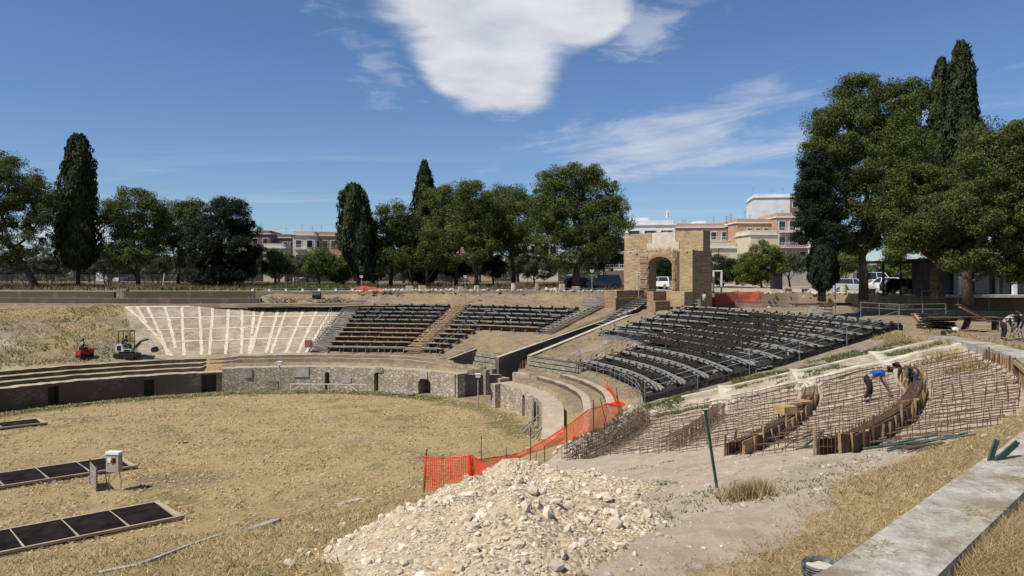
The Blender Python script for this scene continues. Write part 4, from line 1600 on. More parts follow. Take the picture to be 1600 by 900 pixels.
k = 13
for i in range(k):
    a, b = math.pi * (.06 + .88 * i / k), math.pi * (.06 + .88 * (i + 1) / k)
    f = lambda th, rr: ((A0 + A1) / 2 - math.cos(th) * (1.61 + rr), ZS + math.sin(th) * (ZA - ZS + rr))
    (n0, z0_), (n1, z1_) = f(a, 0), f(b, 0)
    (n2, z2_), (n3, z3_) = f(a, .30), f(b, .30)
    vs = []
    for uu in (GU - .07, GU + .3):
        for n_, z_ in ((n0, z0_), (n1, z1_), (n3, z3_), (n2, z2_)):
            vs.append(gl(n_, uu, zloc(z_)))
    mb.add(vs, [(0, 1, 2, 3), (7, 6, 5, 4), (0, 4, 5, 1), (1, 5, 6, 2), (2, 6, 7, 3), (3, 7, 4, 0)])
mb.build('arch_ring', M['brick_old'], gate, local=True)
for n0, n1, z1 in ((-.45, -.03, 2.3), (3.36, 4.4, 1.9)):
    mb = MB()
    z = -2.5
    while z < z1:
        gbox(mb, n0 - random.uniform(-.08, .08), n1 + random.uniform(-.1, .1), GU - random.uniform(.06, .16), GU + .2, z, z + .17)
        z += .19
    mb.build('pilaster', M['brick_old'], gate, local=True)
mb = MB()
gbox(mb, -.9, -.55, GU - .04, GU + .1, -2.4, 2.4)
mb.build('groove', M['plank_dark'], gate, local=True)
mb = MB()
for i in range(60):
    n_ = random.choice([random.uniform(3.6, 6.8), random.uniform(-2.5, -.6), random.uniform(-2.5, 6.8)])
    p = gl(n_, GU + random.uniform(-.05, .7), zloc(2.45 + random.uniform(-.25, .12)))
    mb.rock(p, random.uniform(.10, .22))
mb.build('rubble_course', M['limestone'], gate, local=True)
mb = MB()
gbox(mb, 1.1, 4.3, GU + 1.68, GU + 1.8, 3.45, 4.50)
mb.build('inscription_slab', M['marble'], gate, local=True)
mb = MB()
gbox(mb, .55, 5.0, GU + 1.62, GU + 1.8, 2.55, 3.44)
mb.build('plaster_panel', M['marble'], gate, local=True)
mb = MB()
for i in range(420):
    n_ = random.uniform(-1.2, 5.5)
    p = gl(n_, GU + random.uniform(.5, 1.5), zloc(2.45))
    h = random.uniform(.2, .75) * (1.0 if n_ > 1 else .7)
    a = random.uniform(0, 6.28)
    dx, dy = math.cos(a) * .02, math.sin(a) * .02
    mb.add([p + Vector((dx, dy, 0)), p - Vector((dx, dy, 0)), p + Vector((random.uniform(-.2, .2), random.uniform(-.2, .2), h))], [(0, 1, 2)])
gr = mb.build('grass_tuft', M['straw'], gate, local=True)
gr['kind'] = 'stuff'
# low walls in front of the gate
for lab, n0, n1, u0, u1, z1, m in (
        ('low ochre wall block left of the passage stair, tallest of the pieces before the gate', 3.2, 5.1, 13.8, 17.8, -1.55, 'brick_old'),
        ('stepped brown wall block beside the passage stair head, dark on its right side', 2.75, 3.19, 13.2, 17.6, -2.3, 'brick_old'),
        ('low ochre brick pier right of the passage stair', -1.0, -.15, 14.6, 17.2, -1.6, 'brick_old'),
        ('low dark stub wall in front of the right brick pier', -1.9, -1.02, 13.9, 16.0, -2.5, 'brick_old'),
        ('low ochre wall length below the right half of the gate', -3.3, -1.05, 16.4, 17.6, -1.6, 'brick')):
    mb = MB()
    c = pw((u0 + u1) / 2, (n0 + n1) / 2)
    r = tag(mb.box((0, 0, (z1 + 4.2) / 2), (n1 - n0, u1 - u0, z1 + 4.2)).build('low_wall', M[m], local=True), lab, 'wall')
    r.location = (c[0], c[1], -4.2)
    r.rotation_euler = (0, 0, GA - PI / 2)
# side walls of the sunken stair near the gate, passage-wall continuation
mb = MB()
wall_run(mb, pw(19.2, -.9), pw(19.2, -3.0), -2.35, -2.35, -3.6, -3.6, .1)
tag(mb.build('ground', M['ground']), kind='structure')

# ------------------------------------------------------------------ lamp posts


def lamp(px, py_base, py_top, d, label, z=None, greenhead=False):
    x = (px - 800) / F * d
    zb = -(py_base - HY) / F * d if z is None else z
    zt = -(py_top - HY) / F * d
    r = thing('lamp_post', label, 'lamp', (x, d, zb), 0, 'slim posts with white lantern heads')
    h = zt - zb
    MB().tube([(0, 0, -.2), (0, 0, h - .3)], .045, 7).build('pole', M['steel'], r, local=True)
    mb = MB()
    mb.box((0, 0, h - .20), (.34, .3, .22), taper=1.15)
    hd = mb.build('lamp_head', M['lens'], r, local=True)
    mb = MB()
    mb.box((0, 0, h - .06), (.44, .4, .05))
    mb.box((0, 0, h - .33), (.14, .14, .06))
    mb.build('cap', M['white'], hd, local=True)
    return r


lamp(727, 470, 430, 88, 'lamp post behind the head of the middle plank stair')
lamp(925, 463, 421, 84, 'lamp post on the rim between the big pine and the brick gate')
lamp(998, 466, 425, 77.5, 'lamp post in front of the left brick pier of the gate')
lamp(1082, 467, 419, 75.5, 'lamp post in front of the right corner of the gate')
lamp(1305, 490, 421, 66, 'lamp post on the rim before the silver car')
lamp(1497, 489, 417, 64, 'lamp post with green tinted head nearest the timber stacks')
lamp(437, 611, 564, 63.5, 'lamp post standing on the arena floor against the far wall')
lamp(747, 636, 583, 56.8, 'lamp post at the arena entrance beside the stone pillar')
lamp(565, 447, 430, 96, 'small lamp post beneath the leaning cypress')
# ------------------------------------------------------------------ trees


def crown_mesh(name, blobs, nsub, nleaf, lsize, m, parent, rsub=(.55, 1.0), aspect=.36, up=.25, seed=0, fill=.3, dens=1.75):
    """blobs: (centre, radii). Each carries many small clumps, each clump many leaf faces"""
    g = np.random.default_rng(seed)
    C = np.array([b[0] for b in blobs], float)
    Rr = np.array([b[1] for b in blobs], float)
    area = (Rr[:, 0] * Rr[:, 1] + Rr[:, 0] * Rr[:, 2] + Rr[:, 1] * Rr[:, 2])
    if m in (M['pine'], M['pine2']):
        dens, rsub, nleaf, fill = 1.15, (rsub[0] * 1.25, rsub[1] * 1.3), int(nleaf * 1.5), .24
    nsub = int(nsub * dens)
    bi = g.choice(len(blobs), nsub, p=area / area.sum())
    d = g.normal(size=(nsub, 3))
    d /= np.linalg.norm(d, axis=1, keepdims=True)
    rad = np.where(g.random(nsub) < fill, g.uniform(.25, .8, nsub), g.uniform(.80, 1.04, nsub))
    sc = C[bi] + d * Rr[bi] * rad[:, None]
    # drop clumps buried deep inside other blobs
    keep = np.ones(nsub, bool)
    for k in range(len(blobs)):
        q = ((sc - C[k]) / Rr[k])
        keep &= ~((np.linalg.norm(q, axis=1) < .55) & (bi != k))
    sc = sc[keep]
    n1 = len(sc)
    sr = g.uniform(rsub[0], rsub[1], n1) * g.choice([.7, 1, 1, 1.25], n1)
    nleaf = int(nleaf * 2.4)
    lsize *= .66
    N = n1 * nleaf
    si = np.repeat(np.arange(n1), nleaf)
    e = g.normal(size=(N, 3))
    e /= np.linalg.norm(e, axis=1, keepdims=True)
    rr = g.random(N) ** .30
    pos = sc[si] + e * (sr[si] * rr)[:, None] * np.array([1, 1, .72])
    nrm = e * .9 + g.normal(size=(N, 3)) * .55 + np.array([0, 0, up])
    nrm /= np.linalg.norm(nrm, axis=1, keepdims=True)
    a = np.cross(nrm, g.normal(size=(N, 3)))
    a /= np.linalg.norm(a, axis=1, keepdims=True)
    b = np.cross(nrm, a)
    L = lsize * g.uniform(.6, 1.4, N)
    a *= (L * .5)[:, None]
    b *= (L * .5 * aspect)[:, None]
    v = np.empty((N, 4, 3))
    v[:, 0] = pos - a
    v[:, 1] = pos - b * g.uniform(.7, 1.2, N)[:, None]
    v[:, 2] = pos + a
    v[:, 3] = pos + b * g.uniform(.7, 1.2, N)[:, None]
    f = np.arange(N * 4).reshape(N, 4)
    return mesh_np(name, v.reshape(-1, 3), f, m, smooth=False, parent=parent)


def px_blob(b, d, base, rngd, ydep=.55):
    px, py, rx, ry = b
    y = d + rngd.uniform(-1, 1) * ydep * rx / F * d
    x, z = (px - 800) / F * d, -(py - HY) / F * d
    k = d / F
    return ((x - base[0], y - base[1], z - base[2]), (rx * k, (rx * .6 + ry * .4) * k, ry * k))


def tree_px(name, label, d, base_px, trunk_px, blobs, m, nsub=160, nleaf=55, lsize=.42, r0=.32, seed=1, rsub=(.55, 1.0), limbs=6, group='trees round the amphitheatre', inside=False, **kw):
    g = random.Random(seed)
    x, y, z = out_at(base_px, d)
    if inside:
        z = -3.4
    root = thing(name, label, 'tree', (x, y, z), 0, group)
    bl = [px_blob(b, d, (x, y, z), g) for b in blobs]
    pts = [Vector((0, 0, -.2))]
    for (tx, ty) in trunk_px:
        pts.append(Vector(((tx - 800) / F * d - x, g.uniform(-.3, .3), -(ty - HY) / F * d - z)))
    n = len(pts)
    mb = MB()
    mb.tube(pts, [r0 * (1.15 - .75 * i / (n - 1)) for i in range(n)], 9)
    top = pts[-1]
    bs = sorted(bl, key=lambda q: -q[1][0] * q[1][2])[:limbs]
    for c, rr in bs:
        c = Vector(c)
        k = min(range(1, n), key=lambda i: abs(pts[i].z - (c.z - rr[2] * 1.2)))
        s_ = pts[k].lerp(pts[k - 1], .3)
        mid = s_.lerp(c, .55) + Vector((g.uniform(-.3, .3), g.uniform(-.3, .3), -.15 * (c - s_).length))
        mb.tube([s_, mid, c, c.lerp(c + Vector((0, 0, rr[2])), .6)], [r0 * .45, r0 * .32, r0 * .18, .04], 6)
    mb.build('trunk', M['bark'], root, local=True, smooth=True)
    crown_mesh('crown', bl, nsub, nleaf, lsize, m, root, rsub=rsub, seed=seed, **kw)
    return root


def cypress_px(label, d, cx_px, prof, base_y, seed, m=None, group='trees round the amphitheatre', extra=(), n=9000, lsize=.36, rag=.15):
    """prof: (y, halfwidth) in the picture from the tip down"""
    x, y, z = out_at(cx_px, d)
    root = thing('cypress_tree', label, 'tree', (x, y, z), 0, group)
    k = d / F
    g = np.random.default_rng(seed)
    ys = np.array([p[0] for p in prof], float)
    hw = np.array([p[1] for p in prof], float)
    off = np.array([p[2] if len(p) > 2 else 0 for p in prof], float)
    # place by area
    u = np.linspace(ys[0], ys[-1], 300)
    w = np.interp(u, ys, hw) + 2
    yy = g.choice(u, n, p=w / w.sum()) + g.uniform(-2, 2, n)
    ang = g.uniform(0, 2 * PI, n)
    flut = 1 + rag * np.sin(ang * 5 + yy * .05) + rag * .7 * np.sin(ang * 9 - yy * .21 + 2) + rag * (fbm(ang * 3, yy * .09, 3, seed) - .5) * 3
    R_ = np.interp(yy, ys, hw) * k * flut * np.where(g.random(n) < .25, g.uniform(.5, .9, n), g.uniform(.88, 1.03, n))
    ox = np.interp(yy, ys, off) * k
    zz = -(yy - HY) * k - z
    pos = np.stack([ox + np.cos(ang) * R_, np.sin(ang) * R_, zz], -1)
    out = np.stack([np.cos(ang), np.sin(ang), np.full(n, .25)], -1)
    nrm = out + g.normal(size=(n, 3)) * .5
    nrm /= np.linalg.norm(nrm, axis=1, keepdims=True)
    upv = np.array([0, 0, 1.0]) + g.normal(size=(n, 3)) * .25 + out * .25
    a = upv - nrm * (upv * nrm).sum(1, keepdims=True)
    a /= np.linalg.norm(a, axis=1, keepdims=True)
    b = np.cross(nrm, a)
    L = lsize * g.uniform(.6, 1.5, n)
    a *= (L * .8)[:, None]
    b *= (L * .30)[:, None]
    v = np.empty((n, 4, 3))
    v[:, 0], v[:, 1], v[:, 2], v[:, 3] = pos - a, pos - b, pos + a, pos + b
    mb = MB()
    h = -(ys[0] - HY) * k - z
    mb.tube([(0, 0, -.2), (0, 0, h * .15), (ox[0] * 0, 0, h * .7)], [.30, .26, .08], 8)
    mb.build('trunk', M['bark'], root, local=True, smooth=True)
    cr = mesh_np('crown', v.reshape(-1, 3), np.arange(n * 4).reshape(n, 4), m or M['cypress'], smooth=False, parent=root)
    # dark core of packed twigs so that the crown is as opaque as the real one
    mb = MB()
    prof2 = [(max(.03, h_ * k * .80), -(y_ - HY) * k - z) for y_, h_ in zip(ys[::-1], hw[::-1])]
    mb.lathe((0, 0, 0), prof2, 12)
    core = mb.build('twigs', m or M['cypress'], cr, local=True)
    if np.any(off):
        for vv in core.data.vertices:
            vv.co.x += float(np.interp(HY - (vv.co.z + z) / k, ys, off)) * k
    return root


tree_px('pine_tree', 'broad pine with leaning trunk at the far left edge', 100, 57, [(52, 440), (36, 415), (15, 375), (0, 320)],
        [(15, 290, 50, 42), (-35, 310, 60, 62), (50, 340, 42, 42), (5, 365, 60, 42), (-20, 262, 45, 24), (58, 300, 30, 32), (72, 325, 22, 22), (-40, 385, 50, 30)], M['pine'], 330, 60, .45, .42, 11)
cypress_px('tall dark columnar cypress with rounded top at left', 104, 122, [(211, 7), (222, 14), (260, 21), (310, 26), (355, 29), (392, 30), (410, 22), (419, 10)], 446, 12, n=15000)
tree_px('pine_tree', 'round headed pine just right of the left cypress', 106, 217, [(216, 430), (211, 400), (207, 345)],
        [(205, 322, 36, 26), (236, 345, 24, 32), (183, 345, 21, 30), (212, 370, 30, 28), (190, 395, 20, 20), (240, 322, 18, 16), (225, 395, 22, 20)], M['pine2'], 220, 60, .42, .30, 13)
tree_px('pine_tree', 'smaller pine half hidden behind the dark cedar at left', 113, 278, [(280, 420), (283, 350)],
        [(285, 345, 33, 28), (265, 362, 22, 30), (300, 330, 28, 16), (275, 390, 26, 24)], M['pine2'], 150, 55, .44, .26, 14)
tree_px('cedar_tree', 'very dark spreading cedar with ragged layered branches at left', 102, 346, [(345, 420), (343, 370), (343, 330)],
        [(345, 322, 34, 14), (365, 333, 22, 22), (350, 350, 44, 17), (322, 362, 34, 22), (375, 365, 28, 18), (345, 383, 52, 17), (392, 392, 18, 9), (350, 408, 55, 15), (388, 416, 26, 14), (315, 405, 26, 16), (345, 430, 52, 12), (300, 432, 16, 8)], M['cedar'], 420, 60, .42, .30, 15, rsub=(.45, .9), up=.6, aspect=.3)
cypress_px('bulky dark cypress leaning over a bare trunk, centre left', 100, 560, [(289, 9, -8), (305, 19, -7), (330, 22, -5), (360, 25, -3), (385, 27, -4), (405, 22, 3), (425, 15, 8), (436, 6, 12)], 446, 16, n=12000, rag=.16)
tree_px('pine_tree', 'mid green pine left of the pointed cypress, centre', 103, 610, [(611, 425), (613, 395), (615, 350)],
        [(615, 345, 30, 26), (598, 372, 24, 28), (636, 362, 20, 30), (615, 398, 36, 22), (585, 392, 18, 16), (640, 395, 22, 20)], M['pine'], 210, 60, .40, .28, 17)
cypress_px('pointed cypress rising above the pines in the centre', 109, 663, [(252, 3), (272, 10), (300, 15), (330, 18), (370, 23), (410, 26), (436, 18), (442, 8)], 446, 18, n=12000, rag=.14)
tree_px('pine_tree', 'low bushy pine in front of the pointed cypress', 102, 668, [(667, 430), (668, 400)],
        [(672, 380, 32, 24), (655, 400, 24, 22), (690, 402, 24, 20)], M['pine'], 110, 60, .40, .24, 19)
tree_px('pine_tree', 'domed pine directly right of the pointed cypress', 105, 712, [(714, 420), (705, 340)],
        [(695, 312, 34, 22), (716, 345, 26, 30), (688, 345, 25, 22), (700, 372, 26, 20)], M['pine2'], 170, 60, .42, .26, 20)
tree_px('pine_tree', 'tall domed pine with dark straight trunk, middle of the row', 102, 745, [(744, 425), (741, 380), (739, 330)],
        [(736, 310, 29, 25), (752, 345, 30, 30), (728, 365, 30, 25), (757, 382, 24, 18), (740, 400, 24, 12)], M['pine2'], 200, 60, .42, .30, 21)
tree_px('pine_tree', 'flat domed pine left of the biggest central pine', 105, 803, [(802, 425), (799, 395), (795, 335)],
        [(792, 312, 34, 24), (812, 345, 24, 30), (778, 345, 25, 25), (800, 375, 32, 22), (770, 382, 20, 18)], M['pine2'], 210, 60, .42, .30, 22)
tree_px('pine_tree', 'biggest central pine with a curved leaning trunk left of the gate', 94, 900, [(900, 432), (902, 418), (909, 405), (903, 375), (893, 325)],
        [(888, 284, 46, 31), (935, 308, 43, 36), (868, 318, 38, 38), (955, 342, 28, 34), (900, 345, 58, 36), (930, 378, 42, 24), (862, 372, 34, 25), (848, 335, 18, 28), (890, 402, 32, 16), (915, 275, 25, 20)], M['pine'], 430, 65, .40, .45, 23)
cypress_px('slim dark cypress, lower of the twin cypresses at right', 74, 1471, [(92, 4), (110, 10), (150, 14), (200, 17), (260, 20), (330, 18), (380, 12)], 450, 24, n=12000, lsize=.30, rag=.2)
cypress_px('tallest slender cypress with pointed top at right', 72, 1502, [(65, 5), (80, 11), (110, 17), (160, 22), (220, 25), (290, 25), (350, 20), (390, 12)], 450, 25, n=15000, lsize=.30, rag=.14)
tree_px('pine_tree', 'huge dense pine with a bare straight trunk at right, above the silver car', 64, 1349, [(1349, 430), (1348, 395), (1355, 320), (1365, 220)],
        [(1348, 160, 42, 42), (1398, 185, 46, 55), (1318, 212, 46, 46), (1300, 198, 34, 30), (1370, 250, 70, 50), (1425, 235, 34, 48), (1308, 280, 42, 40), (1370, 310, 58, 40), (1330, 348, 44, 30), (1400, 342, 44, 34), (1428, 148, 30, 24), (1350, 378, 44, 14), (1290, 240, 30, 30)], M['pine'], 760, 75, .30, .36, 26, rsub=(.4, .75))
tree_px('evergreen_tree', 'dark ragged evergreen at the left flank of the huge right pine', 62, 1283, [(1284, 420), (1284, 380), (1280, 300)],
        [(1275, 262, 20, 26), (1266, 300, 20, 26), (1285, 330, 26, 34), (1258, 345, 18, 18), (1285, 372, 20, 24), (1252, 372, 13, 10), (1300, 372, 16, 18)], M['cedar'], 260, 60, .27, .26, 27, rsub=(.3, .6))
cypress_px('squat black-green clipped cypress below the ragged evergreen', 60.5, 1285, [(385, 12), (396, 18), (415, 20), (435, 19), (447, 14), (452, 8)], 450, 28, m=M['cedar'], n=7000, lsize=.22)
tree_px('pine_tree', 'mid green pine with thick trunk between the twin cypresses and pavilion', 59, 1466, [(1465, 430), (1466, 400), (1458, 330)],
        [(1430, 290, 42, 32), (1465, 308, 38, 38), (1418, 328, 36, 32), (1452, 350, 55, 32), (1492, 368, 42, 26), (1428, 372, 36, 20), (1470, 385, 40, 14)], M['pine'], 380, 75, .30, .48, 29, rsub=(.4, .75))
tree_px('pine_tree', 'light green spreading pine filling the right edge', 55, 1512, [(1514, 430), (1520, 400), (1550, 330), (1580, 260)],
        [(1562, 228, 44, 38), (1605, 235, 50, 46), (1530, 268, 36, 34), (1582, 300, 58, 48), (1540, 338, 48, 38), (1605, 360, 50, 48), (1565, 400, 58, 22), (1500, 322, 28, 26), (1522, 408, 34, 16), (1592, 428, 30, 12), (1640, 300, 50, 80)], M['pine'], 640, 80, .30, .36, 30, rsub=(.4, .75))

# shrubs and small trees behind the rim
SHR = [
    ('olive_tree', 'grey olive shrub low beneath the left edge pine', 'olive', 118, [(20, 405, 26, 22), (45, 412, 22, 18)]),
    ('olive_tree', 'grey olive between the left edge pine and the cypress', 'olive', 122, [(75, 402, 24, 24), (92, 415, 20, 16)]),
    ('olive_tree', 'grey olive right of the left cypress trunk', 'olive', 120, [(165, 405, 22, 22)]),
    ('olive_tree', 'olive bush behind the round headed pine', 'olive', 118, [(248, 408, 26, 24), (228, 418, 18, 14)]),
    ('olive_tree', 'pale olive right of the dark cedar', 'olive', 122, [(295, 415, 20, 16)]),
    ('small_tree', 'small rounded green tree below the reddish apartment block', 'broad', 108, [(432, 408, 20, 17), (445, 416, 14, 12)]),
    ('olive_tree', 'dull olive between the two small green trees, centre left', 'olive', 116, [(462, 415, 18, 16), (475, 420, 14, 12)]),
    ('small_tree', 'bright green bushy tree in front of the cream block', 'broad', 104, [(500, 405, 22, 17), (515, 418, 20, 14), (492, 420, 14, 10)]),
    ('small_tree', 'green bush left under the leaning cypress', 'broad', 106, [(538, 418, 18, 18), (530, 432, 16, 8)]),
    ('small_tree', 'dark bush under the pine right of the leaning cypress', 'shrubdark', 112, [(585, 425, 18, 14)]),
    ('small_tree', 'dark bush behind the low bushy pine', 'shrubdark', 114, [(645, 425, 20, 14)]),
    ('small_tree', 'dark bush between the trunks of the domed pines', 'shrubdark', 112, [(715, 420, 22, 14)]),
    ('small_tree', 'dark green shrub right of the middle pine trunk', 'shrubdark', 110, [(772, 415, 20, 18)]),
    ('olive_tree', 'grey green shrub left of the biggest central pine trunk', 'olive', 104, [(836, 408, 24, 20), (850, 418, 20, 18), (822, 420, 16, 12)]),
    ('small_tree', 'bushy dark tree right of the biggest central pine trunk', 'shrubdark', 106, [(945, 400, 26, 24), (925, 410, 20, 16), (960, 390, 18, 16)]),
    ('small_tree', 'dark shrub seen through the brick arch', 'shrubdark', 108, [(1038, 415, 18, 20), (1045, 430, 16, 14), (1028, 428, 14, 14)]),
    ('small_tree', 'dark green shrub at the right side of the gate', 'shrubdark', 100, [(1130, 418, 22, 20), (1145, 425, 20, 18), (1122, 430, 18, 14)]),
    ('small_tree', 'leafy light green tree between the gate and the olive', 'broad', 97, [(1190, 396, 22, 18), (1176, 412, 22, 18), (1203, 415, 20, 20), (1165, 428, 18, 14), (1190, 430, 24, 14)]),
    ('olive_tree', 'silvery olive tree left of the clipped cypress', 'olive', 98, [(1235, 408, 22, 12), (1248, 415, 16, 12), (1222, 415, 14, 10)]),
    ('small_tree', 'green shrub behind the silver car', 'broad', 92, [(1325, 410, 20, 14), (1310, 420, 14, 14)]),
    ('small_tree', 'green bush under the pavilion roof', 'broad', 95, [(1375, 425, 22, 16), (1405, 420, 24, 20), (1395, 395, 20, 14)]),
    ('olive_tree', 'grey green bush behind the pavilion posts', 'olive', 97, [(1440, 420, 22, 16)]),
]
for i, (nm, lab, mm, d, bl) in enumerate(SHR):
    bx = bl[0][0]
    tree_px(nm, lab, d, bx, [(bx - 2, 432), (bx + 1, bl[0][1] + 4)], bl, M[mm], 34 + 22 * len(bl), 50, .34, .12, 40 + i, rsub=(.4, .8), limbs=3, group='small trees and shrubs behind the rim')
# far belt of growth closing the view between the trunks: reads as one mass
g = np.random.default_rng(8)
bp = g.uniform(-380, 1900, 900)
bd = g.uniform(170, 215, 900)
bl = []
for p_, d_ in zip(bp, bd):
    hh = 1.6 + 2.2 * vnoise(np.array([p_ * .03]), np.array([0.0]), 5)[0]
    o_ = out_at(p_, d_)
    bl.append(((o_[0], o_[1], o_[2] + hh * .6), (2.6, 2.6, hh)))
o = crown_mesh('distant_trees', bl, 7000, 16, .8, M['olive'], None, rsub=(.6, 1.1), seed=99)
o['kind'] = 'stuff'
# far orchard of olives, each a small tree
g = random.Random(3)
proto = []
for i in range(3):
    root = thing('olive_tree', 'olive tree in the distant orchard', 'tree', (0, 400 + i, -1.3), 0, 'olive trees of the distant orchard')
    bl = [((g.uniform(-1, 1), g.uniform(-1, 1), 2.4 + g.uniform(-.4, .6)), (1.6, 1.5, 1.2)) for _ in range(4)]
    mb = MB()
    mb.tube([(0, 0, -.2), (.1, 0, .9), (.2, .1, 2.0)], [.22, .16, .08], 6)
    mb.tube([(.1, 0, .9), (-.6, .3, 2.2)], [.12, .06], 5)
    mb.build('trunk', M['bark'], root, local=True)
    crown_mesh('crown', bl, 60, 45, .42, M['olive'], root, rsub=(.4, .8), seed=60 + i)
    proto.append(root)
n_ = 0
for k in range(46):
    px = g.uniform(-30, 500) if k < 26 else (g.uniform(560, 980) if k < 40 else g.uniform(1120, 1260))
    d = g.uniform(128, 165)
    x, y, z = out_at(px, d)
    if n_ < 3:
        proto[n_].location = (x, y, z)
        proto[n_].rotation_euler = (0, 0, g.uniform(0, 6))
    else:
        dup(proto[n_ % 3], (x, y, z), g.uniform(0, 6), scale=g.uniform(.9, 1.35))
    n_ += 1

# dry weeds under the trees: nobody could count them


def blades(name, pts, h, w, m, label=None, lean=.5, seed=0, par=None, per=1):
    g = np.random.default_rng(seed)
    pts = np.repeat(np.asarray(pts, float), per, axis=0)
    n = len(pts)
    a = g.uniform(0, 2 * PI, n)
    hh = h * g.uniform(.45, 1.3, n)
    dx = np.stack([np.cos(a), np.sin(a), np.zeros(n)], -1) * (w / 2)
    le = g.normal(size=(n, 3)) * np.array([1, 1, 0]) * (hh * lean)[:, None]
    top = pts + le + np.array([0, 0, 1]) * hh[:, None]
    v = np.empty((n, 3, 3))
    v[:, 0], v[:, 1], v[:, 2] = pts - dx, pts + dx, top
    o = mesh_np(name, v.reshape(-1, 3), np.arange(n * 3).reshape(n, 3), m, smooth=False, parent=par)
    if par is None:
        o['kind'] = 'stuff'
    return o


g = np.random.default_rng(5)
bx_ = g.uniform(-100, 1010, 11000)
dd_ = wall_d(bx_) + 4 + 26 * g.random(11000) ** 1.2
px_n = fbm(bx_ * .02, dd_ * .25, 3, 71)
kk = px_n > .42
bx_, dd_ = bx_[kk], dd_[kk]
blades('dry_grass', np.stack([(bx_ - 800) / F * dd_, dd_, zout(dd_, bx_)], -1), .50, .14, M['straw_dull'], seed=6, per=2)
bx_ = g.uniform(-60, 560, 6000)
dd_ = wall_d(bx_) + 3 + 14 * g.random(6000)
kk = fbm(bx_ * .015, dd_ * .2, 3, 72) > .52
bx_, dd_ = bx_[kk], dd_[kk]
blades('weeds', np.stack([(bx_ - 800) / F * dd_, dd_, zout(dd_, bx_)], -1), .5, .2, M['greenblade'], seed=7, per=2)

# ------------------------------------------------------------------ buildings of the town behind
M['b_white'] = mat('white_wall_paint', (0.62, 0.61, 0.585), (0.74, 0.73, 0.705), .4, .9, .1)
M['b_grey'] = mat('grey_beige_render', (0.33, 0.305, 0.27), (0.42, 0.39, 0.345), .5, .9, .1)
M['b_salmon'] = mat('salmon_render', (0.42, 0.265, 0.185), (0.50, 0.33, 0.24), .5, .9, .1)
M['b_orange'] = mat('orange_render', (0.44, 0.255, 0.145), (0.54, 0.325, 0.19), .5, .9, .1)
M['b_cream'] = mat('cream_render', (0.56, 0.48, 0.33), (0.66, 0.57, 0.41), .5, .9, .1)
M['b_red'] = mat('red_brick_render', (0.22, 0.105, 0.075), (0.30, 0.15, 0.11), .5, .9, .1)
M['b_brown'] = mat('brown_render', (0.17, 0.115, 0.08), (0.24, 0.165, 0.12), .5, .9, .1)


def building(label, px0, px1, ytop, d, dep, m, yaw=0.0, floors=None, cols=0, win=(1.1, 1.5), balc=None, roof='b_white', floor_h=3.1, pent=None, ant=0, seed=0, skip=()):
    g = random.Random(seed)
    xm = ((px0 + px1) / 2 - 800) / F * d
    zt = -(ytop - HY) / F * d
    zb = -1.3
    w = (px1 - px0) / F * d
    h = zt - zb
    r = thing('apartment_building', label, 'building', (xm, d, zb), yaw, 'town buildings behind the trees')
    M_ = M[m]
    MB().box((0, dep / 2, h / 2), (w, dep, h)).build('wall', M_, r, local=True)
    mb = MB()
    mb.box((0, dep / 2, h + .12), (w + .5, dep + .5, .24))
    rf = mb.build('roof', M[roof], r, local=True)
    mb = MB()
    for sx in (-1, 1):
        mb.box((sx * (w / 2 - .1), dep / 2, h + .6), (.2, dep - .2, .72))
    mb.box((0, .1, h + .6), (w - .42, .2, .72))
    mb.build('parapet', M_, rf, local=True)
    if pent:
        for (a, b, hh, mm) in pent:
            MB().box(((a + b) / 2 * w, dep * .5, h + .25 + hh / 2), ((b - a) * w, dep * .45, hh)).build('penthouse', M[mm], rf, local=True)
    for i in range(ant):
        mb = MB()
        x = g.uniform(-.45, .45) * w
        y = g.uniform(.2, .8) * dep
        hh = g.uniform(1.8, 3.6)
        mb.tube([(x, y, h), (x, y, h + hh)], .035, 5)
        for k in range(3):
            mb.tube([(x - .5 + .1 * k, y, h + hh - .15 - .25 * k), (x + .5 - .1 * k, y, h + hh - .15 - .25 * k)], .02, 4)
        mb.build('antenna', M['galv'], rf, local=True)
    nf = floors or max(1, int(h / floor_h))
    for f in range(nf):
        z = h - 2.0 - f * floor_h
        if z < .8:
            break
        for c in range(cols):
            if (f, c) in skip:
                continue
            x = (-.5 + (c + .5) / cols) * w
            mb = MB()
            ww, wh = win
            mb.box((x, -.03, z + wh / 2 - .6 + .05), (ww + .24, .10, wh + .24))
            fr = mb.build('window', M['b_white'], r, local=True)
            mb = MB()
            mb.box((x, -.065, z + wh / 2 - .6 + .05), (ww, .08, wh))
            mb.build('pane', M['pane'], fr, local=True)
        if balc:
            a, b = balc
            mb = MB()
            x0, x1 = (a - .5) * w, (b - .5) * w
            mb.box(((x0 + x1) / 2, -.75, z - 1.0), (x1 - x0, 1.5, .18))
            bs = mb.build('balcony', M['b_white'], r, local=True)
            mb = MB()
            mb.box(((x0 + x1) / 2, -1.46, z - .02), (x1 - x0, .05, .06))
            n = max(2, int((x1 - x0) / .35))
            for i in range(n + 1):
                mb.box((x0 + (x1 - x0) * i / n, -1.46, z - .48), (.04, .04, .9))
            mb.build('balcony_rail', M['b_white'], bs, local=True)
    return r


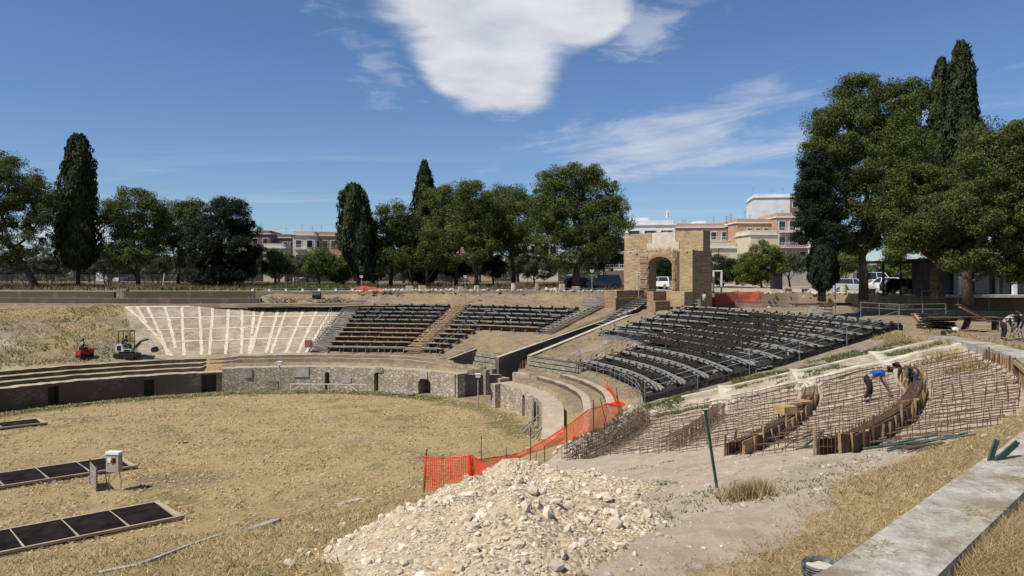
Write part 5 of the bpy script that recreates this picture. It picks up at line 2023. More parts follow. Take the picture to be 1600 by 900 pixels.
building('modern white apartment block with flat roofs left of the gate top', 978, 1054, 352, 150, 16, 'b_white', R(-8), floors=2, cols=3, win=(2.2, 1.5), balc=(.25, .72), pent=[(-.4, -.02, 1.6, 'b_white')], ant=1, seed=1)
building('lower grey wing of the modern block beside the big pine', 938, 982, 372, 146, 12, 'b_grey', R(-8), floors=2, cols=3, win=(1.6, 1.7), balc=(.05, .95), seed=2)
building('salmon apartment block with white roof edge behind the gate', 1056, 1140, 356, 165, 14, 'b_salmon', R(-5), cols=5, win=(1.1, 1.6), balc=(.62, .95), pent=[(-.1, .12, 1.5, 'b_white')], ant=5, seed=3)
building('brown stair block at the right end of the salmon building', 1136, 1152, 354, 163, 12, 'b_brown', R(-5), cols=1, balc=(.1, .9), ant=2, seed=4)
building('tall white windowless block over the orange house', 1179, 1238, 309, 190, 14, 'b_white', R(-10), floors=1, cols=0, ant=3, seed=5)
building('dark side wing of the tall white block', 1236, 1262, 308, 188, 12, 'b_brown', R(-10), cols=2, seed=6)
building('orange house with three small upper windows right of the gate', 1151, 1217, 349, 158, 12, 'b_orange', R(4), cols=5, win=(.9, 1.5), ant=4, seed=7, skip=((0, 0), (0, 4), (1, 0), (1, 1), (1, 3), (1, 4)))
building('cream lower house wall in front of the orange house', 1172, 1216, 367, 148, 8, 'b_cream', R(4), cols=0, seed=8)
building('pinkish block with stacked white balconies at the clipped cypress', 1214, 1262, 340, 155, 12, 'b_salmon', 0, cols=3, win=(1.2, 1.8), balc=(.05, .98), ant=2, seed=9)
building('low cream house right beside the gate', 1108, 1152, 388, 122, 8, 'b_cream', 0, cols=0, seed=10)
building('reddish apartment block right of the dark cedar', 376, 422, 366, 190, 14, 'b_red', R(6), cols=3, seed=11, ant=2)
building('grey brown block with balconies between cedar and cream house', 418, 462, 372, 195, 12, 'b_brown', R(6), cols=4, balc=(.1, .95), seed=12, ant=2)
building('cream three storey house left of the leaning cypress', 458, 492, 368, 165, 10, 'b_cream', R(10), cols=2, balc=(.1, .6), seed=13, ant=2)
building('tan block behind the leaning cypress', 490, 552, 369, 172, 12, 'b_orange', R(10), cols=5, win=(1.0, 1.5), seed=14, ant=3)
building('small cream gabled house low behind the green trees', 412, 444, 388, 150, 8, 'b_cream', R(6), cols=1, seed=15)
building('pink house glimpsed between the domed pines', 690, 768, 372, 160, 10, 'b_salmon', 0, cols=5, seed=16)
building('yellow house glimpsed left of the biggest central pine', 812, 872, 376, 150, 10, 'b_cream', 0, cols=4, seed=17)
building('white low house far left behind the cypress trunk', 150, 186, 398, 170, 8, 'b_white', 0, cols=2, seed=18)
building('cream house glimpsed under the huge right pine', 1296, 1352, 384, 140, 10, 'b_cream', 0, cols=3, seed=19)
building('white house behind the pavilion', 1400, 1470, 412, 120, 8, 'b_white', 0, cols=3, win=(1.2, 1.2), seed=20)
# phone mast on the modern block
d = 152
x = (1043 - 800) / F * d
r = thing('phone_mast', 'white phone antenna mast on the roof of the modern white block', 'antenna', (x, d, 10.0))
mb = MB()
mb.tube([(0, 0, 0), (0, 0, 3.2)], .09, 6)
mb.build('pole', M['white'], r, local=True)
for a in (0, 2.1, 4.2):
    mb = MB()
    mb.box((math.cos(a) * .25, math.sin(a) * .25, 2.2), (.18, .18, 1.5))
    mb.build('antenna_panel', M['white'], r, local=True)

# low wire fence with posts behind the trees
r = thing('wire_fence', 'thin wire mesh fence on posts behind the trees', 'fence', out_at(500, 116))
for px in range(-60, 980, 26):
    d = wall_d(px) + 24
    a = out_at(px, d)
    MB().box((a[0], a[1], a[2] + .8), (.07, .07, 1.6)).build('post', M['bark'], r)
mb = MB()
for k in range(5):
    pts = [Vector(out_at(px, wall_d(px) + 24)) + Vector((0, 0, .3 + .3 * k)) for px in range(-60, 980, 52)]
    for a, b in zip(pts[:-1], pts[1:]):
        mb.beam(a, b, .025, .025)
mb.build('wire', M['galv'], r)
mb = MB()
mb.box((0, 0, 1.3), (12, .3, 2.6))
o = mb.build('garden_wall', M['b_grey'], local=True)
o.location = out_at(1270, 104)
tag(o, 'plain grey boundary wall behind the clipped cypress', 'wall')
mb = MB()
mb.box((0, 0, .95), (1.1, 1.0, 1.9))
mb.box((0, 0, 1.94), (1.3, 1.2, .08))
o = mb.build('utility_cabin', M['black'], local=True)
o.location = out_at(1213, 90)
tag(o, 'narrow dark service cabin beside the light green tree', 'cabin')

# pavilion and dark glazed building under the right trees
a = out_at(1405, 72)
r = thing('pavilion', 'flat dark canopy on slim posts under the right pines', 'shelter', a)
k = 72 / F
x0, x1 = (1322 - 1405) * k, (1482 - 1405) * k
mb = MB()
mb.box(((x0 + x1) / 2, 1.5, 3.15), (x1 - x0, 5.0, .16))
mb.box(((x0 + x1) / 2, -1.02, 3.10), (x1 - x0, .08, .26))
mb.build('roof', M['darksteel'], r, local=True)
for px in (1374, 1388, 1415, 1431, 1476):
    for y in (-.7,):
        MB().box(((px - 1405) * k, y + (px % 3) * .8, 1.5), (.12, .12, 3.1)).build('post', M['darksteel'], r, local=True)
a = out_at(1560, 66)
r = thing('visitor_centre', 'long dark glazed single storey building under the right edge pine', 'building', a)
k = 66 / F
M['dark_clad'] = mat('dark_cladding', (.03, .028, .026), (.06, .055, .05), 2, .8, .1)
MB().box((1.5, 3.2, 1.6), (11.5, 6, 3.2)).build('wall', M['dark_clad'], r, local=True)
MB().box((1.5, 2.6, 3.3), (12.4, 7.6, .25)).build('roof', M['darksteel'], r, local=True)
for i in range(6):
    mb = MB()
    mb.box((-3.2 + i * 1.8, .16, 1.45), (1.5, .10, 2.5))
    w = mb.build('window', M['darksteel'], r, local=True)
    MB().box((-3.2 + i * 1.8, .11, 1.45), (1.3, .08, 2.3)).build('pane', M['glass'], w, local=True)
MB().box((1.5, -.6, .12), (12.5, 1.6, .24)).build('plinth', M['concrete'], r, local=True)
for i in range(3):
    MB().box((-3.8 + i * 4.6, -.9, 1.6), (.3, .3, 2.95)).build('column', M['b_white'], r, local=True)
# ------------------------------------------------------------------ rubble heap in the foreground
HX, HYc = 0.35, 16.6


HEAPB = [(-0.20, 19.6, 1.2, 1.3, .84), (1.25, 19.2, 1.3, 1.2, .46), (0.0, 16.4, 1.9, 2.0, .58), (-1.2, 16.2, 1.4, 2.0, .44), (.7, 13.6, 1.6, 1.8, .34), (-1.1, 13.2, 1.4, 1.7, .36), (2.1, 17.2, 1.3, 1.6, .26), (-2.5, 14.2, .8, 1.4, .26), (-1.0, 10.6, 1.1, 1.9, .46), (.35, 10.4, 1.1, 1.9, .44), (1.3, 11.9, 1.0, 1.4, .26), (-2.2, 12.4, .8, 1.3, .26)]


def heap_h(x, y):
    """height of the dumped stone above the slope"""
    bumps = HEAPB
    h = 0
    for cx, cy, rx, ry, a in bumps:
        q = ((x - cx) / rx) ** 2 + ((y - cy) / ry) ** 2
        h = h + a * np.exp(-q)
    h = h * 1.0 - .14
    h = h + np.clip(h, 0, .5) * 1.1 * (fbm(x * .9, y * .9, 4, 80) - .5) + np.clip(h + .1, 0, .3) * .55 * (fbm(x * 3.2, y * 3.2, 4, 81) - .5)
    return h


xs = np.arange(-6.0, 7.0, .055)
ys = np.arange(7.2, 25, .07)
Xg, Yg = np.meshgrid(xs, ys, indexing='ij')
base = H(Xg.ravel(), Yg.ravel()).reshape(Xg.shape)
hh = heap_h(Xg, Yg)
zg = base + np.where(hh > 0, hh + .03 * (fbm(Xg * 9, Yg * 9, 3, 82) - .5), np.minimum(hh, 0) - .03)
M['heap'] = None


def heap_mat():
    m, t, b = new_mat('crushed_limestone')
    v = coord(t)
    big = t.noise(v, .5, 5, .6)
    mid = t.noise(v, 6.0, 8, .75)
    vor = t.node('ShaderNodeTexVoronoi', feature='F1')
    vor.inputs['Scale'].default_value = 13
    t.link(v, vor.inputs['Vector'])
    sp = t.node('ShaderNodeSeparateColor')
    t.link(vor.outputs['Color'], sp.inputs[0])
    col = t.ramp(t.math('ADD', t.math('MULTIPLY', mid, .7), t.math('MULTIPLY', sp.outputs[0], .3)), [(.25, (.34, .265, .165)), (.5, (.55, .45, .30)), (.8, (.72, .62, .455))])
    col = t.mix(t.math('MULTIPLY', t.ramp(big, [(.4, 0.0), (.65, 1.0)]), .5), col, t.mix(1.0, col, (1.0, .90, .72), 'MULTIPLY'))
    t.link(col, b.inputs['Base Color'])
    b.inputs['Roughness'].default_value = .95
    b.inputs['Specular IOR Level'].default_value = .1
    bump(t, b, t.math('ADD', mid, t.math('MULTIPLY', vor.outputs['Distance'], -.9)), .9, .07)
    return m


M['heap'] = heap_mat()
M['heapstone'] = mat('pale_rubble', (.44, .36, .245), (.70, .615, .47), 2.0, .92, .5, 12, island=.22, bdist=.015)
heap = thing('rubble_heap', 'big pale heap of crushed limestone rubble in the foreground', 'rubble heap', (HX, HYc, h1(HX, HYc)))
f4 = gridf(len(xs), len(ys))[:, ::-1]
hv = hh.ravel()
f4 = f4[(hv[f4] > -.12).any(1)]
vv = np.stack([Xg - HX, Yg - HYc, zg - heap.location.z], -1).reshape(-1, 3)
mesh_np('heap', vv, f4, M['heap'], parent=heap)
g = random.Random(21)
mb = MB()
mb2 = MB()
cand = rng.uniform([-5.0, 7.6], [5.0, 23.0], (52000, 2))
ch = heap_h(cand[:, 0], cand[:, 1])
cb = H(cand[:, 0], cand[:, 1])
dens = fbm(cand[:, 0] * .8, cand[:, 1] * .8, 3, 83)
cnt = 0
big = []
for (x, y), h_, b_, dn in zip(cand, ch, cb, dens):
    edge = h_ < .02
    if h_ < -.10 or (edge and g.random() > .10):
        continue
    if g.random() > (.20 + 2.4 * max(0, dn - .45)):
        continue
    r_ = min(.11, .009 + .0060 * g.paretovariate(1.6)) * (0.65 if edge else 1)
    z = b_ + max(h_, 0) + r_ * .25
    if r_ > .09 and y < 18 and len(big) < 22:
        big.append((x, y, z, r_))
        continue
    random.seed(cnt)
    mb.rock((x, y, z), min(r_, .11))
    cnt += 1
    if cnt > 13000:
        break
random.seed(9)
o = mb.build('rubble', M['heapstone'], heap)
o['kind'] = 'stuff'
def hit_heap(px, py):
    d = np.arange(6, 60, .04)
    x = (px - 800) / F * d
    h = H(x, d) + np.maximum(0, heap_h(x, d))
    i = int(np.argmax(-(py - HY) / F * d < h))
    return float(x[i]), float(d[i]), float(h[i])


# heavier single blocks lying on it and round its foot
DESCR = ['slabby', 'rounded', 'angular', 'flat', 'chunky', 'split', 'wedge shaped', 'pitted']
SIDE = ['near the bottom edge of the heap', 'on the front face of the heap', 'on the right flank of the heap', 'on the left flank of the heap', 'high on the heap']
FOOT = [(452, 885, .16), (470, 862, .12), (505, 880, .10), (525, 872, .12), (538, 866, .10), (1162, 792, .10), (880, 872, .17), (870, 890, .20), (985, 846, .10), (1030, 838, .10), (912, 852, .14), (950, 900, .14), (770, 895, .15), (1045, 842, .08), (820, 880, .15)]
for i, (px, py, r_) in enumerate(FOOT):
    x, y, z = hit_heap(px, py)
    hz = 0.0
    r_ *= .62 if px < 560 or px > 1020 else .40
    random.seed(100 + i)
    mb = MB().rock((x, y, z + max(hz, 0) + r_ * .3), r_)
    where = 'on the grass left of the heap foot' if px < 545 else ('alone on the bare dirt right of the heap' if px > 960 else 'among the rubble low on the heap')
    tag(mb.build('limestone_block', M['limestone']), f'{DESCR[i % 8]} pale stone {where}, {["first", "second", "third", "fourth", "fifth", "sixth", "seventh"][i % 7]} from the left' if False else f'{DESCR[i % 8]} pale stone lying {where}', 'stone', 'loose pale stones round the heap')
for i, (x, y, z, r_) in enumerate(big):
    random.seed(300 + i)
    MB().rock((x, y, z + r_ * .1), r_ * 1.05).build('boulder', M['heapstone'], heap)
random.seed(5)

# spoil bank stones along the trench and general debris on the dirt
mb = MB()
n_ = 0
while n_ < 420:
    t = random.uniform(5.02, 5.46)
    s = 5.35 + random.gauss(0, .55)
    x, y = P(t, s)
    r_ = random.choice([.05, .07, .09, .14]) * random.uniform(.7, 1.3)
    mb.rock((float(x), float(y), h1(x, y) + r_ * .2), r_)
    n_ += 1
o = mb.build('spoil_stones', M['limestone'])
o['kind'] = 'stuff'
mb = MB()
for i in range(1500):
    t = random.uniform(4.56, 4.96)
    s = random.uniform(9, 22)
    if t > 4.86 and s < 21:
        continue
    x, y = P(t, s)
    r_ = min(.07, .010 + .008 * random.paretovariate(1.6))
    mb.rock((float(x), float(y), h1(x, y) + r_ * .2), r_)
o = mb.build('gravel', M['limestone'])
o['kind'] = 'stuff'
mb = MB()
for i in range(900):
    t = random.uniform(5.0, 5.52)
    s = random.uniform(6.5, 21)
    x, y = P(t, s)
    r_ = min(.10, .018 + .012 * random.paretovariate(1.6))
    mb.rock((float(x), float(y), h1(x, y) + r_ * .2), r_)
o = mb.build('gravel', M['limestone'])
o['kind'] = 'stuff'

# ------------------------------------------------------------------ dry grass (hay, verge blades, weeds)
g = np.random.default_rng(31)


def scatter(n, fn):
    x, y = fn(n)
    t, s = ts(x, y)
    return x, y, t, s


# cut hay lying on the arena floor in little ridges
N = 42000
px_ = g.uniform(-60, 900, N)
dd_ = 24 + 42 * g.random(N) ** 1.0
x = (px_ - 800) / F * dd_
t, s = ts(x, dd_)
ridge = fbm(x * .8 + dd_ * .5, dd_ * 2.2 - x * .7, 4, 90)
ok = (s < -.4) & (ridge > .46)
x, y, t, s = x[ok], dd_[ok], t[ok], s[ok]
n = len(x)
z = np.where(s < -4, Z0 + (fbm(x * .35, y * .35, 4, 1) - .5) * .10 + (fbm(x * 2.1, y * 2.1, 4, 3) - .5) * .03, Hts(t, s))
a = g.normal(.55, .6, n)
L = g.uniform(.06, .24, n)
hx, hy = np.cos(a) * L / 2, np.sin(a) * L / 2
wv = g.uniform(.012, .035, n)
v = np.empty((n, 3, 3))
lift = g.uniform(.015, .08, n)
v[:, 0] = np.stack([x - hx, y - hy, z + .005], -1)
v[:, 1] = np.stack([x + hx, y + hy, z + lift], -1)
v[:, 2] = np.stack([x - hy / L * wv * 2, y + hx / L * wv * 2, z + lift * 1.2 + wv], -1)
o = mesh_np('hay', v.reshape(-1, 3), np.arange(n * 3).reshape(n, 3), M['hay'], smooth=False)
o['kind'] = 'stuff'


def grow(name, n, trange, srange, cond, h, w, m, lean, seed, per=1):
    g = np.random.default_rng(seed)
    t = g.uniform(*trange, n)
    s = g.uniform(*srange, n)
    x, y = P(t, s)
    k = cond(t, s, x, y, g)
    t, s, x, y = t[k], s[k], x[k], y[k]
    z = np.where((s > 22.0) & ((t < 4.25) | (t > 5.2)), -3.4, Hts(t, s))
    return blades(name, np.stack([x, y, z - .02], -1), h, w, m, lean=lean, seed=seed, per=per)


ki = lambda t: kerb_in(t)
# grass verge inside the kerb
grow('dry_grass', 30000, (4.50, 4.93), (19.5, 24), lambda t, s, x, y, g: (s < ki(t) + .02) & (s > np.interp(t, [4.4, 4.605, 4.72, 4.81, 4.9], [23.2, 22.5, 21.0, 20.75, 21.2]) + .9 * (fbm(x * 1.4, y * 1.4, 3, 91) - .5) + .5 * g.normal(size=len(t)) * .5), .085, .014, M['straw'], 1.1, 32, per=3)
# tall dry grass outside the kerb in the right corner
grow('dry_grass', 26000, (4.55, 4.75), (23.5, 27.5), lambda t, s, x, y, g: (s > ki(t) + kerb_w(t) - .02), .17, .012, M['straw'], 1.1, 33, per=4)
# left bank of mown, greyer grass
grow('dry_grass', 60000, (4.1, 4.80), (-3, 22), lambda t, s, x, y, g: (t < np.interp(s, [5, 10, 14, 22], [4.82, 4.75, 4.62, 4.56])), .09, .035, M['straw'], 1.2, 34)
grow('green_grass', 26000, (4.1, 4.80), (-3, 22), lambda t, s, x, y, g: (t < np.interp(s, [5, 10, 14, 22], [4.82, 4.70, 4.57, 4.52])) & (fbm(x * .6, y * .6, 3, 92) > .46), .08, .035, M['greenblade'], 1.0, 35)
# thin weeds on the dirt and the stand's edge
grow('weeds', 9000, (4.6, 4.9), (12, 22), lambda t, s, x, y, g: fbm(x * .9, y * .9, 3, 93) > .62, .07, .03, M['greenblade'], .8, 36, per=2)
grow('weeds', 12000, (5.39, 5.56), (6, 21.5), lambda t, s, x, y, g: fbm(x * .7, y * .7, 3, 94) > .55, .16, .05, M['greenblade'], .8, 37, per=2)
grow('weeds', 1500, (5.0, 5.5), (4.3, 6.3), lambda t, s, x, y, g: fbm(x * .9, y * .9, 3, 95) > .55, .26, .04, M['greenblade'], .6, 38, per=2)
grow('dry_grass', 24000, (5.60, 6.5), (5.4, 13), lambda t, s, x, y, g: fbm(x * .7, y * .7, 3, 96) > .5, .12, .06, M['straw'], .9, 39)
grow('dry_grass', 13000, (1.46, 2.1), (5.6, 22), lambda t, s, x, y, g: fbm(x * .5, y * .5, 3, 97) > .46, .22, .09, M['straw'], .8, 40)
grow('weeds', 8000, (1.46, 2.1), (5.6, 22), lambda t, s, x, y, g: fbm(x * .5, y * .5, 3, 98) > .52, .22, .10, M['greenblade'], .8, 41)
grow('green_grass', 16000, (0.2, 2.1), (-2.2, -.1), lambda t, s, x, y, g: g.random(len(t)) < .8, .10, .05, M['greenblade'], .8, 42)
grow('dry_grass', 9000, (5.28, 5.62), (19.5, 23.5), lambda t, s, x, y, g: (fbm(x * .8, y * .8, 3, 99) > .5) & ((s < 21) | (s > 22.6)), .25, .04, M['straw'], .7, 43, per=2)
# the tall clump by the leaning stake
cx_, cy_, cz_ = hit(1168, 776)
g = np.random.default_rng(44)
pts = np.stack([cx_ + g.normal(0, .20, 420), cy_ + g.normal(0, .16, 420), np.zeros(420)], -1)
pts[:, 2] = H(pts[:, 0], pts[:, 1]) - .02
o = blades('grass_clump', pts, .27, .016, M['straw'], lean=.45, seed=45, per=2)
o2 = blades('green_blades', pts[:200], .22, .016, M['greenblade'], lean=.45, seed=46, per=2)
o['kind'] = 'thing'
tag(o, 'tall dry tuft of grass at the foot of the leaning green stake', 'grass tuft')
# litter on the kerb
kt = g.uniform(4.55, 4.86, 5000)
kx, ky = P(kt, kerb_in(kt) + kerb_w(kt) * g.random(5000))
kk = fbm(kx * 1.4, ky * 1.4, 3, 47) > .60
kt, kx, ky = kt[kk], kx[kk], ky[kk]
n = len(kt)
blades('dry_litter', np.stack([kx, ky, kerb_z(kt) + .002], -1), .018, .012, M['straw'], lean=3.0, seed=48, per=2)

# ------------------------------------------------------------------ rebar, formwork, cast beams
def dz(t, s, h=0.0):
    x, y = P(t, s)
    return Vector((float(x), float(y), float(Hts(np.array(t), np.array(s), noise=False)) + h))


def ladder(t, s0, s1, label, tilt=0.0):
    r = None
    mb = MB()
    n = max(4, int((s1 - s0) / .31))
    f = lambda s_, h: dz(t + tilt * (s_ - s0), s_, h)
    wob = [random.uniform(-.03, .03) for _ in range(n + 1)]
    for h in (.08, .30):
        for i in range(n):
            a, b = s0 + (s1 - s0) * i / n, s0 + (s1 - s0) * (i + 1) / n
            for dt in (0.0,):
                p0, p1 = f(a, h + wob[i]), f(b, h + wob[i + 1])
                x = Vector((dt * 38, 0, 0))
                mb.beam(p0 + x, p1 + x, .034, .03)
    for i in range(n + 1):
        a = s0 + (s1 - s0) * i / n
        p = f(a, 0)
        dx = random.uniform(-.05, .05)
        mb.beam(p + Vector((dx, 0, -.05)), p + Vector((dx + random.uniform(-.05, .05), 0, .38 + random.uniform(-.07, .07))), .015, .015)
    o = mb.build('rebar_ladder', M['rust'])
    return tag(o, label, 'rebar', 'rusty rebar ladders laid up the slope')


PANELS = [(6.5, 9.8, 5.02, 5.40, 'left of the wire curtain, nearest the spoil bank'), (10.5, 13.5, 5.01, 5.41, 'between the wire curtain and the left formwork'), (14.6, 17.5, 4.93, 5.41, 'between the two curved timber forms'), (18.6, 21.1, 4.88, 5.38, 'between the right timber form and the concrete kerb')]
for s0, s1, ta, tb, lab in PANELS:
    n = int((tb - ta) * (21 + s0) / 1.02)
    for i in range(n):
        t = ta + (tb - ta) * i / (n - 1)
        lo = float(np.interp(s0 + .5, [6, 8.5, 13, 17.6, 21.4], [4.99, 4.97, 4.89, 4.825, 4.86])) + .02
        if t < lo:
            continue
        ladder(t + random.uniform(-.003, .003), s0, s1, f'rusty rebar ladder {lab}')


def form(s, ta, tb, label, w=.52, h=.44, inner=None, gapside=True):
    mid = (ta + tb) / 2
    r = thing('timber_formwork', label, 'formwork', dz(mid, s), 0, 'curved timber formworks')
    n = int((tb - ta) * (21 + s) / 1.0)
    for side in (-1, 1):
        for i in range(n):
            a, b = ta + (tb - ta) * i / n, ta + (tb - ta) * (i + 1) / n
            jh = random.uniform(-.05, .05)
            mb = MB()
            p0, p1 = dz(a, s + side * w / 2), dz(b, s + side * w / 2)
            for k in range(3):
                z = -.12 + (h + .12) * (k + .5) / 3 + jh * .3
                mb.beam(p0 + Vector((0, 0, z)), p1 + Vector((0, 0, z)), .03, (h + .12) / 3 - .012)
            mb.build('form_board', M['plank_dark'] if random.random() < .8 else M['plank'], r)
        m2 = int((tb - ta) * (21 + s) / .72)
        for i in range(m2 + 1):
            a = ta + (tb - ta) * i / m2
            p = dz(a, s + side * (w / 2 + .06))
            mb = MB()
            hh_ = h + random.choice([-.08, .0, .06, .12, .3]) + random.uniform(-.05, .05)
            mb.beam(p + Vector((0, 0, -.15)), p + Vector((random.uniform(-.04, .04), random.uniform(-.04, .04), hh_)), .036, .05)
            mb.build('stake', M['plank_new'] if random.random() < .4 else (M['plank'] if random.random() < .5 else M['plank_dark']), r)
    # steel lying in the form
    mb = MB()
    m3 = int((tb - ta) * (21 + s) / .25)
    for i in range(m3):
        a, b = ta + (tb - ta) * i / m3, ta + (tb - ta) * (i + 1) / m3
        for ds in (-.18, 0, .18):
            for hz in (.08, h * 1.08):
                mb.beam(dz(a, s + ds, hz), dz(b, s + ds, hz), .022, .022)
        p = dz(a, s)
        mb.beam(dz(a, s - .2, h * 1.08), dz(a, s + .2, h * 1.08), .02, .02)
        mb.beam(dz(a, s - .2, .05), dz(a, s - .2, h * 1.3), .018, .018)
        mb.beam(dz(a, s + .2, .05), dz(a, s + .2, h * 1.3), .018, .018)
    mb.build('rebar_cage', M['rust'], r)
    for i in range(3):
        a = ta + (tb - ta) * (.1 + .35 * i)
        mb = MB()
        mb.beam(dz(a, s - w / 2 - .1, h + .02), dz(a, s + w / 2 + .1, h + .02), .06, .05)
        mb.build('strut', M['plank_new'], r)
    return r


form(14.05, 4.93, 5.32, 'left curved timber formwork trench filled with rusty cages')
form(18.05, 4.845, 5.30, 'middle curved timber formwork trench where the two men bend', h=.50)
# one sided shuttering against the kerb
r = thing('timber_formwork', 'timber stakes and boards set against the inner face of the kerb', 'formwork', dz(5.1, 21.2), 0, 'curved timber formworks')
n = 22
for i in range(n):
    a, b = 4.87 + .47 * i / n, 4.87 + .47 * (i + 1) / n
    mb = MB()
    sa, sb = float(kerb_in(a)) - .10, float(kerb_in(b)) - .10
    za, zb_ = float(kerb_z(a)), float(kerb_z(b))
    A = Vector((*[float(q) for q in P(a, sa)], za))
    B = Vector((*[float(q) for q in P(b, sb)], zb_))
    for k in range(2):
        mb.beam(A + Vector((0, 0, -.20 - .3 * k)), B + Vector((0, 0, -.20 - .3 * k)), .03, .27)
    mb.build('form_board', M['plank_dark'] if i < 15 else M['plank'], r)
    for k in range(2):
        t = a + (b - a) * k / 2
        p = Vector((*[float(q) for q in P(t, float(kerb_in(t)) - .16)], float(kerb_z(t))))
        mb = MB()
        mb.beam(p + Vector((0, 0, -.95)), p + Vector((0, 0, random.uniform(-.16, .14))), .034, .045)
        mb.build('stake', random.choice([M['plank_new'], M['plank'], M['rust'], M['rust']]), r)
mb = MB()
for i in range(5):
    a, b = 4.88 + .06 * i, 4.88 + .06 * (i + 1)
    f = lambda t: Vector((*[float(q) for q in P(t, float(kerb_in(t)) - .2)], float(kerb_z(t)) - .03))
    mb.beam(f(a), f(b), .05, .14)
mb.build('rail', M['plank_new'], r)
# wire curtains (standing cages)
for s, ta, tb, h, lab in ((10.05, 5.03, 5.30, .55, 'dense rusty wire cage standing between the two left rebar panels'), (6.25, 5.0, 5.36, .55, 'long rusty wire cage in the trench beside the spoil bank')):
    mb = MB()
    m3 = int((tb - ta) * (21 + s) / .16)
    for i in range(m3):
        a, b = ta + (tb - ta) * i / m3, ta + (tb - ta) * (i + 1) / m3
        for ds in (-.28, 0, .28):
            mb.beam(dz(a, s + ds, -.05), dz(a, s + ds + random.uniform(-.05, .05), h), .014, .014)
            for hz in (.05, .2, .35, .5):
                mb.beam(dz(a, s + ds, hz), dz(b, s + ds, hz), .014, .014)
        mb.beam(dz(a, s - .3, h), dz(a, s + .3, h), .014, .014)
    tag(mb.build('rebar_cage', M['rust']), lab, 'rebar cage')
# tangle of loose bars at the near end of the left form
for i in range(14):
    p = Vector(hit(1240 - random.uniform(0, 75), 698 + random.uniform(-12, 8)))
    a = random.gauss(.75, .35)
    L = random.uniform(.8, 2.0)
    q = Vector((math.cos(a) * L, math.sin(a) * L, 0))
    e_ = p + q
    e_.z = h1(e_.x, e_.y) + random.uniform(.05, .5)
    mb = MB()
    mb.beam(p + Vector((0, 0, random.uniform(.03, .15))), e_, .024, .024)
    tag(mb.build('rebar_rod', M['rust']), 'loose rusty rod in the tangle at the near end of the left formwork', 'rebar', 'loose rods by the left formwork')
# older cast beams, dusty pale
M['cast'] = mat('dusty_cast_beam', (.42, .36, .265), (.64, .575, .455), 1.8, .95, .5, 14)
mb = MB()
for (tq, s0, s1, w_) in ((5.432, 6.3, 21.3, .62), (5.487, 8.0, 21.0, .34)):
    n = 30
    for i in range(n):
        a, b = s0 + (s1 - s0) * i / n, s0 + (s1 - s0) * (i + 1) / n
        mb.beam(dz(tq + .002 * math.sin(i), a, .03), dz(tq + .002 * math.sin(i + 1), b, .03), w_ * random.uniform(.93, 1.05), .2)
for s_ in (10.3, 14.1, 18.1):
    mb.beam(dz(5.415, s_, .05), dz(5.50, s_, .06), .7, .2)
tag(mb.build('cast_beams', M['cast'], origin=(14, 38, -5)), 'pale dusty cast beams with cross ties edging the rebar field', 'concrete beams')
mb = MB()
for i in range(70):
    s_ = random.choice([10.2, 14.0]) + random.gauss(0, .5)
    p = dz(5.40 + random.gauss(0, .015), s_, .05)
    mb.rock(p, random.uniform(.06, .2))
o = mb.build('spoil_stones', M['limestone'])
o['kind'] = 'stuff'
# a timber box lid on the left form
p = dz(5.08, 14.0, .72)
mb = MB()
mb.box(p, (.6, .5, .28), .4)
tag(mb.build('timber_box', M['plank_new']), 'orange brown plywood box resting on the left formwork', 'box')
p = dz(5.14, 14.15, .70)
mb = MB()
mb.box(p, (.65, .55, .06), .5)
tag(mb.build('plywood_sheet', M['plank']), 'plywood sheet lying on the left formwork behind the box', 'board')

# ------------------------------------------------------------------ green bars, stakes, planks
for i in range(16):
    px = random.uniform(1240, 1400) if i < 11 else random.uniform(1380, 1420)
    p = Vector(hit(px, 706 + random.uniform(-5, 3)))
    L = random.uniform(.7, 1.6)
    a = random.gauss(-.12, .22)
    q = p + Vector((math.cos(a) * L, math.sin(a) * L, 0))
    q.z = h1(q.x, q.y) + .04 + random.uniform(0, .14)
    mb = MB()
    mb.tube([p + Vector((0, 0, .03 + random.uniform(0, .12))), q], .021, 6)
    tag(mb.build('green_bar', M['greenbar']), 'dark green metal bar in the loose pile below the middle formwork', 'metal bar', 'pile of green bars')
p = Vector(hit(1262, 700))
mb = MB()
mb.beam(p + Vector((-.1, 0, .05)), p + Vector((.55, .2, .45)), .05, .05)
tag(mb.build('green_bar', M['greenbar']), 'single green bar poking up out of the left end of the pile', 'metal bar', 'pile of green bars')
for i in range(5):
    p = Vector(hit(1425 + i * 5, 697 + i * 2))
    mb = MB()
    mb.beam(p + Vector((-.4, 0, .05)), p + Vector((.5, .1 * i - .2, .06 + .02 * i)), .09, .03)
    tag(mb.build('wooden_board', M['plank_dark']), 'short brown board at the right end of the green bar pile', 'board', 'boards by the green bars')
for (px0, py0, px1, py1, lab) in ((1546, 722, 1557, 689, 'shorter upright green plank leaning on the concrete kerb'), (1555, 722, 1589, 692, 'longer slanting green plank propped on the concrete kerb')):
    a = Vector(at(px0, py0, -2.93))
    d = a.y
    b = Vector(((px1 - 800) / F * (d + .25), d + .25, -(py1 - HY) / F * (d + .25)))
    mb = MB()
    mb.beam(a, b, .10, .03, up=(0.3, -1, 0))
    mb.beam(a + Vector((.03, .04, 0)), b + Vector((.03, .04, 0)), .03, .08, up=(0.3, -1, 0))
    tag(mb.build('green_plank', M['greenbar']), lab, 'plank')


